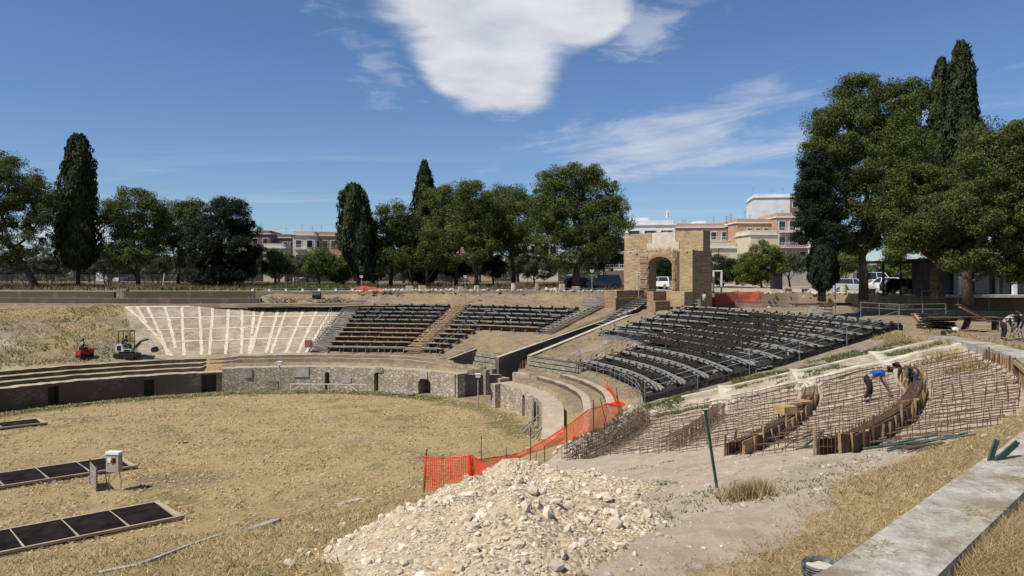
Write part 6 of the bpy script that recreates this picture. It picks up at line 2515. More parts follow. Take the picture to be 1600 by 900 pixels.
def stake(px, py, px1, py1, label, m='greenpost', r_=.022, group='stakes along the orange net', lift=0):
    a = Vector(hit(px, py))
    d = a.y
    b = Vector(((px1 - 800) / F * d, d, -(py1 - HY) / F * d))
    mb = MB()
    mb.tube([a - Vector((0, 0, .15)), b], r_, 6)
    mb.tube([b, b + Vector((0, 0, .03))], r_ * 1.25, 6)
    return tag(mb.build('stake', M[m]), label, 'stake', group)


stake(1122, 762, 1102, 643, 'tall leaning dark green stake standing alone in the dirt', r_=.03)
stake(752, 722, 752, 682, 'thin stake rising behind the left net panel on the arena edge')
stake(662, 770, 667, 703, 'bent stake holding the far left end of the orange net', r_=.024)
stake(829, 722, 829, 668, 'tall stake where the orange net dips behind the heap')
stake(886, 702, 885, 643, 'tall stake standing free in front of the long orange net')
stake(928, 676, 927, 626, 'tall stake beside the right hand bend of the net')
stake(949, 664, 938, 623, 'tilted stake leaning left near the end of the net')
stake(968, 645, 963, 606, 'slanting stake at the top right end of the net')
stake(851, 722, 851, 698, 'short stake in the bank below the middle of the net')
stake(918, 700, 918, 682, 'short stake on the spoil bank, left of a pair')
stake(925, 697, 924, 675, 'short stake on the spoil bank, right of a pair')
stake(944, 682, 944, 660, 'short stake high on the spoil bank by the weeds')
stake(791, 724, 791, 700, 'short dark stake above the top of the rubble heap')
stake(836, 726, 839, 700, 'grey wooden stake at the foot of the tall net stake', 'plank_grey')

# ------------------------------------------------------------------ orange barrier nets


def net(label, base, heights, sag=.06, bulge=.1, lean=(0, 0), group='orange barrier netting', seed=0, bh=None, m=None):
    """base: ground points; heights at each; the sheet hangs in soft folds"""
    g = np.random.default_rng(seed)
    B = [Vector(b) for b in base]
    fine, hh_, bb = [], [], []
    for i in range(len(B) - 1):
        n = max(2, int((B[i + 1] - B[i]).length / .12))
        for k in range(n):
            q = k / n
            fine.append(B[i].lerp(B[i + 1], q))
            hh_.append(heights[i] * (1 - q) + heights[i + 1] * q - sag * 4 * q * (1 - q))
            bb.append((bh[i] * (1 - q) + bh[i + 1] * q) if bh else 0)
    fine.append(B[-1])
    hh_.append(heights[-1])
    bb.append(bh[-1] if bh else 0)
    n = len(fine)
    K = 8
    L = [0]
    for a, b in zip(fine[:-1], fine[1:]):
        L.append(L[-1] + (b - a).length)
    vs, uv = [], []
    for i, p in enumerate(fine):
        for k in range(K + 1):
            q = k / K
            fold = bulge * math.sin(q * PI) * (vnoise(np.array([L[i] * 1.6]), np.array([seed + q * 1.5]))[0] - .4) * 2
            vs.append(p + Vector((lean[0] * q + fold * .5, lean[1] * q - fold, bb[i] + (hh_[i] - bb[i]) * q)))
            uv.append((L[i], q * 1.0))
    fs = [(i * (K + 1) + k, (i + 1) * (K + 1) + k, (i + 1) * (K + 1) + k + 1, i * (K + 1) + k + 1) for i in range(n - 1) for k in range(K)]
    mb = MB().add(vs, fs)
    o = mb.build('barrier_net', M['orange'], smooth=True)
    me = o.data
    ul = me.uv_layers.new(name='UVMap')
    for poly in me.polygons:
        for li, vi in zip(poly.loop_indices, poly.vertices):
            ul.data[li].uv = uv[vi]
    # gathered top hem, a denser roll of the same mesh
    mb = MB()
    pts = [vs[i * (K + 1) + K] for i in range(0, n, 2)]
    mb.tube(pts, [.022 * random.uniform(.7, 1.5) for _ in pts], 5)
    mb.build('hem', M['orange_solid'], o)
    return tag(o, label, 'net', group)


def pb(px, py, d=None):
    if d is None:
        return hit(px, py)
    return ray(px, py, d)


d0 = hit(662, 770)[1]
nb = [ray(661, 766, d0), ray(705, 762, d0 - .3), ray(738, 760, d0 - .6), ray(772, 752, d0 - .9)]
hts = [(766 - 713) / F * d0, (762 - 715) / F * d0, (760 - 712) / F * d0, (752 - 738) / F * d0]
net('square end panel of orange net hanging beside the heap', nb, hts, .03, .12, seed=1)
mb = MB()
q0 = Vector(ray(735, 748, d0 - .65))
mb.tube([q0, q0 + Vector((-.02, -.03, .45)), q0 + Vector((-.06, 0, .86))], [.10, .085, .075], 9)
tag(mb.build('net_roll', M['orange_solid']), 'bunched roll of orange net tied upright at the heap edge', 'net')
nb = [Vector(hit(778, 724, near=24)), Vector(hit(808, 716, near=26)), Vector(hit(832, 708, near=26)), Vector(hit(886, 692)), Vector(hit(920, 680)), Vector(hit(949, 664)), Vector(hit(968, 645))]
net('long sagging orange net along the broken arena edge', nb, [.10, .22, .36, .92, 1.15, 1.0, .42], .03, .16, seed=2)
nb = [ray(738, 760, d0 - .6), ray(772, 738, d0 + 2.2), Vector(hit(790, 722, near=26)), Vector(hit(810, 715, near=26))]
net('slack orange net running behind the rubble heap between the two longer nets', nb, [1.0, .62, .36, .24], .03, .14, seed=8)
nb = [Vector(hit(968, 645)), Vector(hit(958, 622)), Vector(hit(949, 612)), Vector(hit(947, 606))]
net('limp tail of orange net climbing to the foot of the right stand', nb, [.42, .45, .5, .75], .03, .2, seed=3)
mb = MB()
for i in range(9):
    a = Vector(hit(946 + i * 2.6, 634 + (i % 3) * 2))
    mb.tube([a + Vector((0, 0, .12)), a + Vector((.3, .05, .22)), a + Vector((.6, -.05, .12))], .05, 6)
tag(mb.build('net_roll', M['orange_solid']), 'crumpled folds of orange net below the right stand corner', 'net')
nb = [gp(994, 79.5, -3.0), gp(1011, 79.2, -3.0)]
net('small orange net across the bottom of the brick arch', nb, [1.25, 1.3], .02, .1, seed=4)
nb = [gp(1064, 78.5, -3.2), gp(1090, 79, -3.2), gp(1118, 79.2, -3.2)]
net('orange net in front of the right gate pier', nb, [1.5, 1.55, 1.5], .02, .1, seed=5)
nb = [gp(1118, 79.3, -3.0), gp(1150, 79.4, -3.0), gp(1190, 79.4, -3.0)]
net('orange net on the railing right of the gate', nb, [1.1, 1.35, 1.35], .1, .15, seed=6)
mb = MB()
for i in range(10):
    a = Vector(out_at(548 + i * 4, 92))
    mb.tube([a + Vector((0, 0, .1 + .1 * (i % 3))), a + Vector((.5, .1, .5 - .25 * abs(i - 4) / 4)), a + Vector((1.0, 0, .15))], .12, 6)
tag(mb.build('net_pile', M['orange_solid']), 'heap of crumpled orange net beneath the leaning cypress', 'net')
# ------------------------------------------------------------------ people
M['skin'] = mat('skin', (.36, .21, .14), (.44, .27, .19), 8, .6, 0)
M['hair'] = mat('dark_hair', (.018, .013, .010), (.04, .03, .022), 20, .7, .2)
CL = {}


def cloth(name, a, b, sc=8):
    if name not in CL:
        CL[name] = mat('cloth_' + name, a, b, sc, .9, .3, 30)
    return CL[name]


def plaid():
    m, t, b = new_mat('cloth_plaid')
    v = coord(t)
    sp = t.node('ShaderNodeSeparateXYZ')
    t.link(v, sp.inputs[0])
    f = lambda o: t.math('LESS_THAN', t.math('FRACT', t.math('MULTIPLY', o, 7.0)), .5)
    k = t.math('MULTIPLY', t.math('ADD', f(t.math('ADD', sp.outputs[0], sp.outputs[1])), f(sp.outputs[2])), .5)
    col = t.ramp(k, [(0.0, (.02, .02, .026)), (.5, (.16, .16, .17)), (1.0, (.55, .55, .54))])
    t.link(col, b.inputs['Base Color'])
    b.inputs['Roughness'].default_value = .9
    return m


def skin_mesh(name, joints, edges, radii, m, parent, root=0, sub=1):
    me = bpy.data.meshes.new(name)
    me.from_pydata([tuple(j) for j in joints], edges, [])
    o = bpy.data.objects.new(name, me)
    COL.objects.link(o)
    o.parent = parent
    me.materials.append(m)
    sk = o.modifiers.new('Skin', 'SKIN')
    sk.use_smooth_shade = True
    for i, v in enumerate(me.skin_vertices[0].data):
        r_ = radii[i]
        v.radius = (r_, r_) if not isinstance(r_, tuple) else r_
        v.use_root = (i == root)
    if sub:
        ss = o.modifiers.new('Sub', 'SUBSURF')
        ss.levels = sub
        ss.render_levels = sub
    return o


def person(label, loc, rotz, pose, shirt, trousers, hair=None, shoes=None, scale=1.0, group=None, cap=None):
    """pose: dict of joint places in metres, x forward, y left, z up"""
    p = {k: Vector(v) for k, v in pose.items() if k != 'sleeve'}
    r = thing('person', label, 'person', loc, rotz, group)
    r.scale = (scale,) * 3
    J, E_, Rd = [], [], []

    def add(q, rad, prev=None):
        J.append(q)
        Rd.append(rad)
        if prev is not None:
            E_.append((prev, len(J) - 1))
        return len(J) - 1
    pel = add(p['pelvis'], .125)
    sp = add(p['pelvis'].lerp(p['chest'], .5), .12, pel)
    chs = add(p['chest'], .135, sp)
    nk = add(p['neck'], .058, chs)
    hd0 = p['neck'].lerp(p['head'], .55)
    h0 = add(hd0, .068, nk)
    h1_ = add(p['head'], .098, h0)
    h2_ = add(p['head'] + (p['head'] - p['neck']).normalized() * .085, .075, h1_)
    face = Vector(pose.get('face', (1, 0, 0))).normalized()
    add(p['head'] - (p['head'] - p['neck']).normalized() * .01 + face * .105, .018, h1_)          # nose
    for sd_ in (1, -1):
        s_ = 'l' if sd_ > 0 else 'r'
        a = add(p['shoulder_' + s_], .062, chs)
        b = add(p['elbow_' + s_], .046, a)
        c = add(p['wrist_' + s_], .030, b)
        d = (p['wrist_' + s_] - p['elbow_' + s_]).normalized()
        side = d.cross(Vector((0, 1, 0.01))).normalized()
        lat = d.cross(side).normalized()
        pm = add(p['wrist_' + s_] + d * .075, .036, c)
        for k in range(4):                                             # fingers, unequal and bent
            o0 = lat * (-.030 + .020 * k)
            ln = (.030, .036, .034, .026)[k]
            f1 = add(p['wrist_' + s_] + d * (.095 + ln) + o0, .009, pm)
            add(p['wrist_' + s_] + d * (.105 + ln * 1.9) + o0 + side * .022, .008, f1)
        th = add(p['wrist_' + s_] + d * .06 + lat * -.045 + side * .01, .011, pm)
        add(p['wrist_' + s_] + d * .095 + lat * -.052 + side * .03, .009, th)
        hp = add(p['hip_' + s_], .088, pel)
        kn = add(p['knee_' + s_], .058, hp)
        an = add(p['ankle_' + s_], .040, kn)
        fd = Vector(pose.get('toe_' + s_, (1, 0, 0))).normalized()
        add(p['ankle_' + s_] + fd * .14 + Vector((0, 0, -.045)), .038, an)
    skin_mesh('body', J, E_, Rd, M['skin'], r, 0, 1)
    # shirt
    J, E_, Rd = [], [], []
    a = add(p['pelvis'].lerp(p['chest'], .12), .142)
    b = add(p['pelvis'].lerp(p['chest'], .55), .145, a)
    c = add(p['chest'], .160, b)
    add(p['chest'].lerp(p['neck'], .75), .075, c)
    for s_ in 'lr':
        d = add(p['shoulder_' + s_], .080, c)
        f = pose.get('sleeve', .6)
        e_ = add(p['shoulder_' + s_].lerp(p['elbow_' + s_], min(1, f)), .066, d)
        if f > 1:
            add(p['elbow_' + s_].lerp(p['wrist_' + s_], f - 1), .048, e_)
    skin_mesh('shirt', J, E_, Rd, shirt, r, 0, 1)
    J, E_, Rd = [], [], []
    a = add(p['pelvis'].lerp(p['chest'], .10), .140)
    b = add(p['pelvis'], .145, a)
    for s_ in 'lr':
        c = add(p['hip_' + s_], .118, b)
        d = add(p['knee_' + s_], .090, c)
        add(p['ankle_' + s_] + Vector((0, 0, .03)), .064, d)
    skin_mesh('trousers', J, E_, Rd, trousers, r, 1, 1)
    for s_ in 'lr':
        fd = Vector(pose.get('toe_' + s_, (1, 0, 0))).normalized()
        q = p['ankle_' + s_]
        skin_mesh('shoe', [q + Vector((0, 0, -.01)), q + fd * -.04 + Vector((0, 0, -.05)), q + fd * .08 + Vector((0, 0, -.045)), q + fd * .17 + Vector((0, 0, -.05))], [(0, 1), (0, 2), (2, 3)], [.052, .05, .05, .04], shoes or M['black'], r, 0, 1)
    ax = (p['head'] - p['neck']).normalized()
    back = -face
    skin_mesh('hair' if cap is None else 'cap', [p['head'] + ax * .05 + back * .02, p['head'] + ax * .085 + back * .01, p['head'] + back * .055 + ax * .01, p['head'] + back * .05 - ax * .05], [(0, 1), (0, 2), (2, 3)], [.098, .07, .085, .055], cap or hair or M['hair'], r, 0, 1)
    # eyes and mouth as small dark features
    lat = face.cross(ax).normalized()
    mb = MB()
    for k in (-1, 1):
        mb.box(p['head'] + face * .092 + lat * .035 * k + ax * .012, (.018, .018, .012))
    mb.box(p['head'] + face * .088 - ax * .05, (.02, .04, .010))
    mb.build('face_features', M['hair'], r, local=True)
    return r


def bend_pose(lean=65, reach=(.62, .45), stance=.16, knee=.05, yaw=0, sleeve=.6, step=.0):
    a = R(lean)
    pel = Vector((-.05, 0, .92 - knee))
    up = Vector((math.sin(a), 0, math.cos(a)))
    ch = pel + up * .46
    nk = pel + up * .62
    hd = nk + (up * .75 + Vector((.35, 0, -.25))).normalized() * .17
    d = dict(pelvis=pel, chest=ch, neck=nk, head=hd, face=(math.cos(R(40)) * .6, 0, -.8), sleeve=sleeve)
    for s_, k in (('l', 1), ('r', -1)):
        sh = ch + up * .06 + Vector((0, .19 * k, 0))
        wr = Vector((reach[0], .14 * k, reach[1]))
        el = sh.lerp(wr, .5) + Vector((-.05, .07 * k, 0))
        d.update({'shoulder_' + s_: sh, 'elbow_' + s_: el, 'wrist_' + s_: wr,
                  'hip_' + s_: pel + Vector((0, .10 * k, -.04)), 'knee_' + s_: Vector((.06 + step * k * .5, stance * .9 * k, .50 - knee * .5)), 'ankle_' + s_: Vector((-.04 + step * k, stance * k, .09))})
    return d


def stand_pose(arm=.1, sleeve=.6):
    d = dict(pelvis=(0, 0, .95), chest=(.0, 0, 1.32), neck=(.0, 0, 1.50), head=(.03, 0, 1.64), face=(1, 0, -.25), sleeve=sleeve)
    for s_, k in (('l', 1), ('r', -1)):
        d.update({'shoulder_' + s_: (0, .19 * k, 1.42), 'elbow_' + s_: (-.02, .25 * k, 1.12), 'wrist_' + s_: (.16, .18 * k, .98 + arm),
                  'hip_' + s_: (0, .10 * k, .91), 'knee_' + s_: (.03, .11 * k, .50), 'ankle_' + s_: (-.02, .12 * k, .09)})
    return d


def sit_pose(arm=(.42, 1.0), seat=.55, sleeve=.6):
    z = seat
    d = dict(pelvis=(0, 0, z), chest=(.03, 0, z + .38), neck=(.06, 0, z + .55), head=(.10, 0, z + .69), face=(1, 0, -.1), sleeve=sleeve)
    for s_, k in (('l', 1), ('r', -1)):
        d.update({'shoulder_' + s_: (.03, .19 * k, z + .47), 'elbow_' + s_: (.15, .25 * k, z + .22), 'wrist_' + s_: (arm[0], .16 * k, z + .28),
                  'hip_' + s_: (.02, .10 * k, z - .02), 'knee_' + s_: (.42, .13 * k, z + .02), 'ankle_' + s_: (.44, .13 * k, z - .40)})
    return d


# men at work (each stands where his feet touch the dug ground)
def feet(px, py):
    return Vector(hit(px, py))


a = feet(1353, 628)
person('man in bright blue t-shirt and black trousers bending over the middle formwork', (a.x + .1, a.y, a.z + .02), R(-12), bend_pose(64, (.66, .46), step=.12), cloth('blue', (.012, .05, .26), (.02, .075, .36)), cloth('black', (.012, .012, .014), (.03, .03, .032)), scale=1.08)
a = feet(1428, 617)
person('man in olive brown shirt bending over the far side of the middle formwork', (a.x, a.y, a.z + .02), R(188), bend_pose(68, (.60, .42), step=.05, sleeve=1.2), cloth('olive', (.085, .07, .042), (.13, .11, .07)), cloth('denim', (.018, .024, .045), (.04, .05, .08)))
a = at(1568, 530, -3.36)
person('man in black and white checked shirt stooping over tools by the timber stacks', (a[0], a[1], -3.38), R(-15), bend_pose(48, (.55, .42), sleeve=1.6), plaid(), cloth('black', (.012, .012, .014), (.03, .03, .032)))
a = at(1606, 533, -3.36)
person('man in black at the very right edge, partly out of view', (a[0], a[1], -3.38), R(170), bend_pose(40, (.5, .5), sleeve=1.6), cloth('black', (.012, .012, .014), (.03, .03, .032)), cloth('black', (.012, .012, .014), (.03, .03, .032)))
a = gp(1100, 72, -3.42)
person('man in pale shirt and dark trousers standing on top of the right stand', (a[0], a[1], a[2] + .12), R(200), stand_pose(.2), cloth('pale', (.42, .44, .44), (.56, .58, .58)), cloth('dark', (.03, .035, .035), (.06, .065, .065)))

# tools by the checked shirt man
a = Vector(at(1588, 528, -3.36))
r = thing('cut_off_saw', 'dark tool on legs beside the man in the checked shirt', 'tool', a)
MB().box((0, 0, .42), (.4, .25, .2)).build('body', M['black'], r, local=True)
for x, y in ((-.18, -.1), (.18, -.1), (-.18, .1), (.18, .1)):
    MB().beam((x * 1.4, y * 1.6, 0), (x, y, .35), .03, .03).build('leg', M['darksteel'], r, local=True)
MB().tube([(.1, -.16, .5), (.1, -.13, .5)], .17, 14).build('disc', M['steel'], r, local=True)

# ------------------------------------------------------------------ mini excavator and ride-on roller
M['exc_white'] = mat('excavator_white', (.52, .53, .54), (.62, .63, .64), 3, .35, 0, spec=.5)
M['mach_red'] = mat('machine_red', (.30, .022, .018), (.40, .035, .025), 3, .4, 0, spec=.5)
a = Vector(hit(198, 559, near=60))
ex = thing('mini_excavator', 'small white and black excavator with canopy working on the left slope', 'excavator', a, R(2))
for k in (-1, 1):
    mb = MB()
    poly = []
    for i in range(9):
        th = PI / 2 + PI * i / 8
        poly.append((-.72 + .21 * math.cos(th), .21 + .21 * math.sin(th)))
    for i in range(9):
        th = -PI / 2 + PI * i / 8
        poly.append((.72 + .21 * math.cos(th), .21 + .21 * math.sin(th)))
    mb.prism(poly, .48 * k - .12, .48 * k + .12)
    tr = mb.build('track', M['rubber'], ex, local=True)
    for i in range(4):
        MB().tube([(-.6 + .4 * i, .48 * k - .13, .2), (-.6 + .4 * i, .48 * k + .13, .2)], .13, 10).build('roller', M['darksteel'], tr, local=True)
MB().box((0, 0, .45), (1.0, .8, .22)).build('undercarriage', M['black'], ex, local=True)
mb = MB()
mb.prism([(-.78, .58), (.55, .58), (.55, .78), (-.05, .80), (-.20, 1.20), (-.62, 1.24), (-.80, 1.10)], -.48, .48)
bd = mb.build('body', M['exc_white'], ex, local=True)
MB().box((-.45, -.485, .88), (.34, .03, .44)).build('vent_panel', M['black'], bd, local=True)
MB().box((.22, -.485, .68), (.55, .03, .16)).build('side_panel', M['black'], bd, local=True)
mb = MB()
mb.box((-.02, 0, 2.36), (1.15, .98, .09))
mb.box((-.02, 0, 2.43), (.95, .8, .05))
mb.build('canopy_roof', mat('canopy_grey', (.10, .12, .14), (.16, .18, .20), 3, .5, 0), ex, local=True)
for x, y in ((-.5, -.42), (-.5, .42), (.48, -.42), (.48, .42)):
    MB().beam((x, y, .8), (x, y, 2.35), .05, .05).build('canopy_post', M['black'], ex, local=True)
mb = MB()
mb.box((-.12, 0, 1.02), (.42, .45, .12))
mb.box((-.33, 0, 1.28), (.10, .42, .5))
mb.build('seat', M['black'], ex, local=True)
for y in (-.2, .2):
    MB().tube([(.32, y, .8), (.30, y, 1.25)], .02, 6).build('lever', M['black'], ex, local=True)
mb = MB()
mb.beam((.62, 0, .72), (1.20, 0, 1.42), .15, .18)
mb.beam((1.20, 0, 1.42), (1.95, 0, 1.66), .14, .16)
bm = mb.build('boom', M['black'], ex, local=True)
MB().tube([(.75, -.1, .70), (1.35, -.1, 1.30)], .04, 8).build('hydraulic_ram', M['galv'], bm, local=True)
MB().tube([(1.25, 0, 1.58), (1.90, 0, 1.86)], .035, 8).build('hydraulic_ram', M['galv'], bm, local=True)
mb = MB()
mb.beam((1.92, 0, 1.72), (2.42, 0, .98), .12, .13)
st_ = mb.build('stick', M['exc_white'], ex, local=True)
mb = MB()
mb.prism([(2.28, .92), (2.18, .62), (2.34, .48), (2.62, .50), (2.78, .68), (2.66, .78), (2.58, .98)], -.24, .24)
mb.build('bucket', M['black'], ex, local=True)
mb = MB()
mb.box((.98, 0, .26), (.06, 1.15, .32))
mb.beam((.6, .3, .3), (.98, .3, .3), .06, .06)
mb.beam((.6, -.3, .3), (.98, -.3, .3), .06, .06)
mb.build('blade', M['black'], ex, local=True)
person('excavator driver in dark clothes sitting under the canopy', (a.x - .12, a.y, a.z + .50), R(2), sit_pose((.38, 1), .62), cloth('dark2', (.025, .027, .03), (.05, .052, .055)), cloth('jeans', (.03, .04, .06), (.06, .07, .10)))
a = Vector(hit(132, 559, near=60))
ro = thing('ride_on_roller', 'small red ride-on roller seen from behind on the left slope', 'roller', a, R(72))
ro.scale = (.78, .78, .78)
for x in (-.55, .6):
    MB().tube([(x, -.42, .28), (x, .42, .28)], .28, 16).build('drum', M['darksteel'], ro, local=True)
mb = MB()
mb.prism([(-.85, .35), (.95, .35), (.95, .95), (.45, 1.0), (.35, .62), (-.25, .62), (-.35, .85), (-.85, .85)], -.38, .38)
mb.build('body', M['mach_red'], ro, local=True)
mb = MB()
mb.box((-.25, 0, .82), (.42, .45, .12))
mb.box((-.48, 0, 1.05), (.10, .42, .38))
mb.build('seat', M['black'], ro, local=True)
mb = MB()
mb.tube([(.38, 0, .95), (.25, 0, 1.18)], .025, 6)
mb.tube([(.25 + .0, .17 * math.cos(k), 1.18 + .17 * math.sin(k)) for k in [2 * PI * i / 12 for i in range(13)]], .018, 5)
mb.build('steering_wheel', M['black'], ro, local=True)
for k in (-1, 1):
    MB().box((-.87, .26 * k, .62), (.05, .14, .10)).build('tail_light', M['orange_solid'], ro, local=True)
cs, sn = math.cos(R(72)), math.sin(R(72))
person('roller driver in black seen from behind', (a.x - .25 * cs, a.y - .25 * sn, a.z + .16), R(72), sit_pose((.42, 1), .66), cloth('black', (.012, .012, .014), (.03, .03, .032)), cloth('black', (.012, .012, .014), (.03, .03, .032)))

# ------------------------------------------------------------------ cars
M['head'] = mat('headlamp', (.55, .56, .56), (.7, .7, .7), 4, .15, 0, spec=.6)
M['tail'] = mat('tail_lamp', (.35, .01, .01), (.5, .02, .02), 4, .2, 0, spec=.6)


def paint(name, c):
    m, t, b = new_mat('paint_' + name)
    b.inputs['Base Color'].default_value = (*c, 1)
    b.inputs['Roughness'].default_value = .25
    b.inputs['Coat Weight'].default_value = .6
    return m


def car(label, loc, rotz, p, L=4.1, W=1.72, Hh=1.5, kind='hatch'):
    r = thing('parked_car', label, 'car', loc, rotz, 'cars parked beyond the rim')
    h = L / 2
    if kind == 'van':
        low = [(-h, .35), (h, .35), (h, .75), (h - .15, 1.0), (h - .9, 1.12), (-h, 1.12)]
        cab = [(-h + .05, 1.12), (h - .95, 1.12), (h - 1.55, Hh), (-h + .12, Hh)]
    elif kind == 'suv':
        low = [(-h, .38), (h, .38), (h, .85), (h - .2, 1.0), (h - 1.05, 1.06), (-h, 1.08)]
        cab = [(-h + .08, 1.08), (h - 1.1, 1.06), (h - 1.75, Hh), (-h + .35, Hh)]
    else:
        low = [(-h, .32), (h, .32), (h + .02, .60), (h - .15, .80), (h - 1.0, .95), (-h + .05, 1.0)]
        cab = [(-h + .12, 1.0), (h - 1.05, .95), (h - 1.75, Hh - .03), (-h + 1.1, Hh), (-h + .5, Hh - .06)]
    mb = MB()
    mb.prism(low, -W / 2, W / 2)
    bd = mb.build('body', p, r, local=True)
    bv = bd.modifiers.new('Bevel', 'BEVEL')
    bv.width = .07
    bv.segments = 3
    mb = MB()
    n = len(cab)
    vs = []
    for sgn in (-1, 1):
        for x, z in cab:
            q = (z - .95) / (Hh - .95)
            vs.append((x, sgn * (W / 2 - .06 - .16 * max(0, q)), z))
    mb.add(vs, [tuple(range(n)), tuple(range(2 * n - 1, n - 1, -1))] + [(i, i + n, (i + 1) % n + n, (i + 1) % n) for i in range(n)])
    mb.build('window', M['glass'], r, local=True)
    xs_ = [x for x, z in cab if z > Hh - .1]
    mb = MB()
    mb.box(((min(xs_) + max(xs_)) / 2, 0, Hh), (max(xs_) - min(xs_) + .12, W - .42, .06))
    for sgn in (-1, 1):
        top = [(x, z) for x, z in cab if z > Hh - .1]
        bot = [(x, z) for x, z in cab if z <= Hh - .1]
        y0, y1 = sgn * (W / 2 - .05), sgn * (W / 2 - .21)
        mb.beam((max(b[0] for b in bot), y0, min(b[1] for b in bot)), (max(xs_), y1, Hh), .07, .07)
        mb.beam((min(b[0] for b in bot), y0, max(b[1] for b in bot)), (min(xs_), y1, Hh), .10, .10)
        mb.beam((0.05, y0, 1.0), (-.05, y1, Hh), .08, .05)
    mb.build('roof', p, r, local=True)
    for x in (-h + .75, h - .78):
        for sgn in (-1, 1):
            y = sgn * (W / 2 - .10)
            w = MB().tube([(x, y - .11, .31), (x, y + .11, .31)], .315, 18).build('wheel', M['rubber'], r, local=True)
            MB().tube([(x, y + sgn * .10, .31), (x, y + sgn * .125, .31)], .20, 14).build('rim', M['galv'], w, local=True)
    for sgn in (-1, 1):
        MB().box((h - .10, sgn * (W / 2 - .28), .68), (.26, .36, .16)).build('headlight', M['head'], r, local=True)
        MB().box((-h + .02, sgn * (W / 2 - .16), .82), (.08, .2, .3)).build('tail_light', M['tail'], r, local=True)
        MB().box((h - 1.25, sgn * (W / 2 + .06), 1.0), (.12, .18, .13)).build('mirror', p, r, local=True)
    MB().box((h + .01, 0, .42), (.06, W - .5, .18)).build('bumper', M['black'], r, local=True)
    return r


silver, white_p, dark_p, blue_p = paint('silver', (.45, .47, .49)), paint('white', (.72, .72, .71)), paint('black', (.012, .013, .016)), paint('dark_blue', (.03, .04, .06))
car('silver hatchback parked left of the bare pine trunk', out_at(1334, 79), R(-28), silver)
car('white van parked behind the bare pine trunk', out_at(1368, 92), R(-15), white_p, 4.8, 1.9, 1.95, 'van')
car('white car with red lights behind the pavilion post', out_at(1378, 83), R(150), white_p)
car('black hatchback under the pavilion canopy', out_at(1413, 76), R(-8), dark_p, 4.2)
car('dark blue car beside the black one under the pavilion', out_at(1452, 79), R(175), blue_p, 4.2)
car('dark off-road car parked left of the gate', out_at(943, 96), R(172), blue_p, 4.5, 1.85, 1.8, 'suv')
car('dark car half hidden behind the rim left of the gate', out_at(908, 97), R(8), dark_p, 4.3)
car('white car seen through the arch of the gate', out_at(1036, 93), R(120), white_p)
# white door frame beside the gate
r = thing('white_frame', 'white painted metal door frame standing right of the gate', 'frame', out_at(1121, 80.3))
k = 80.3 / F
for x in (-.42, .42):
    MB().box((x, 0, 1.15), (.16, .16, 2.3)).build('post', M['white'], r, local=True)
MB().box((0, 0, 2.36), (1.0, .16, .14)).build('lintel', M['white'], r, local=True)

# ------------------------------------------------------------------ arena furniture
# sunken pits closed by black boards in concrete rims
ax_u = Vector((-.755, -.656, 0))
M['pit_board'] = mat('black_phenolic_board', (.007, .005, .0045), (.024, .018, .014), 1.5, .8, .1, 20, spec=.08)


def pit(label, c0, c1, length, n, far=None):
    """c0,c1: the two right hand corners (near, far); runs off to the left"""
    c0, c1 = Vector(c0), Vector(c1)
    w = (c1 - c0)
    r = thing('pit_cover', label, 'pit cover', (c0.x, c0.y, Z0), 0, 'black board covers of the arena pits')
    lift = Vector((0, 0, .075))
    wn = w.normalized()
    ww = w.length
    fr = MB()
    b0 = c0 - ax_u * .25
    for p0, p1, wd in ((c0 - ax_u * .3 - wn * .08, c0 + ax_u * length - wn * .08, .11), (c1 - ax_u * .3 + wn * .08, c1 + ax_u * length + wn * .08, .11)):
        fr.beam(p0 + lift, p1 + lift, wd, .10)
    fr.beam(c0 - ax_u * .12 + lift, c1 - ax_u * .12 + lift, .22, .10)
    fr.build('concrete_rim', M['capstone'], r)
    for i in range(n):
        a, b = length * i / n + .03, length * (i + 1) / n - .03
        m0 = c0 + w * .5
        mb = MB()
        mb.beam(m0 + ax_u * a + lift, m0 + ax_u * b + lift, ww - .03, .07)
        mb.build('board', M['pit_board'], r)
    for i in range(1, n):
        m0 = c0 + ax_u * (length * i / n)
        mb = MB()
        mb.beam(m0 + lift, m0 + w + lift, .035, .085)
        mb.build('batten', M['coping'], r)


pz_ = lambda px, py: Vector(at(px, py, Z0 + .07))
pit('nearest black board pit cover in a concrete rim, lower left', pz_(275, 811), pz_(241, 789), 10.5, 6)
pit('middle black board pit cover behind the switch box', pz_(205, 731), pz_(180, 717), 11, 6)
pit('farthest black board pit cover at the left edge', pz_(66, 663), pz_(56, 657), 9, 4)
# electrical box on legs
a = Vector(at(180, 766, Z0 + .03))
r = thing('switch_box', 'grey electrical switch box on thin legs with red button, on the arena', 'electrical box', a, R(-8))
MB().box((-.05, 0, 1.28), (.62, .30, .82)).build('cabinet', mat('cabinet_grey', (.30, .28, .24), (.40, .37, .32), 4, .6, .1), r, local=True)
mb = MB()
mb.box((-.05, 0, 1.74), (.68, .36, .12))
mb.build('cap', M['white'], r, local=True)
MB().tube([(-.05, -.15, 1.38), (-.05, -.20, 1.38)], .07, 12).build('red_button', M['tail'], r, local=True)
MB().box((-.18, -.155, 1.42), (.18, .03, .22)).build('socket_plate', M['white'], r, local=True)
MB().box((.05, -.155, 1.42), (.16, .03, .22)).build('socket_plate', M['black'], r, local=True)
for x, x2 in ((-.28, -.22), (.2, .3)):
    MB().tube([(x, 0, .9), (x2 - .12 * (x < 0), 0, .42), (x2, -.04, 0)], .024, 6).build('leg', M['steel'], r, local=True)
MB().tube([(-.33, -.1, 1.2), (-.4, -.12, .8), (-.36, -.1, .3), (-.2, -.2, .02)], .02, 6).build('cable', M['black'], r, local=True)
a0, a1 = Vector(at(141, 757, Z0)), Vector(at(151, 768, Z0))
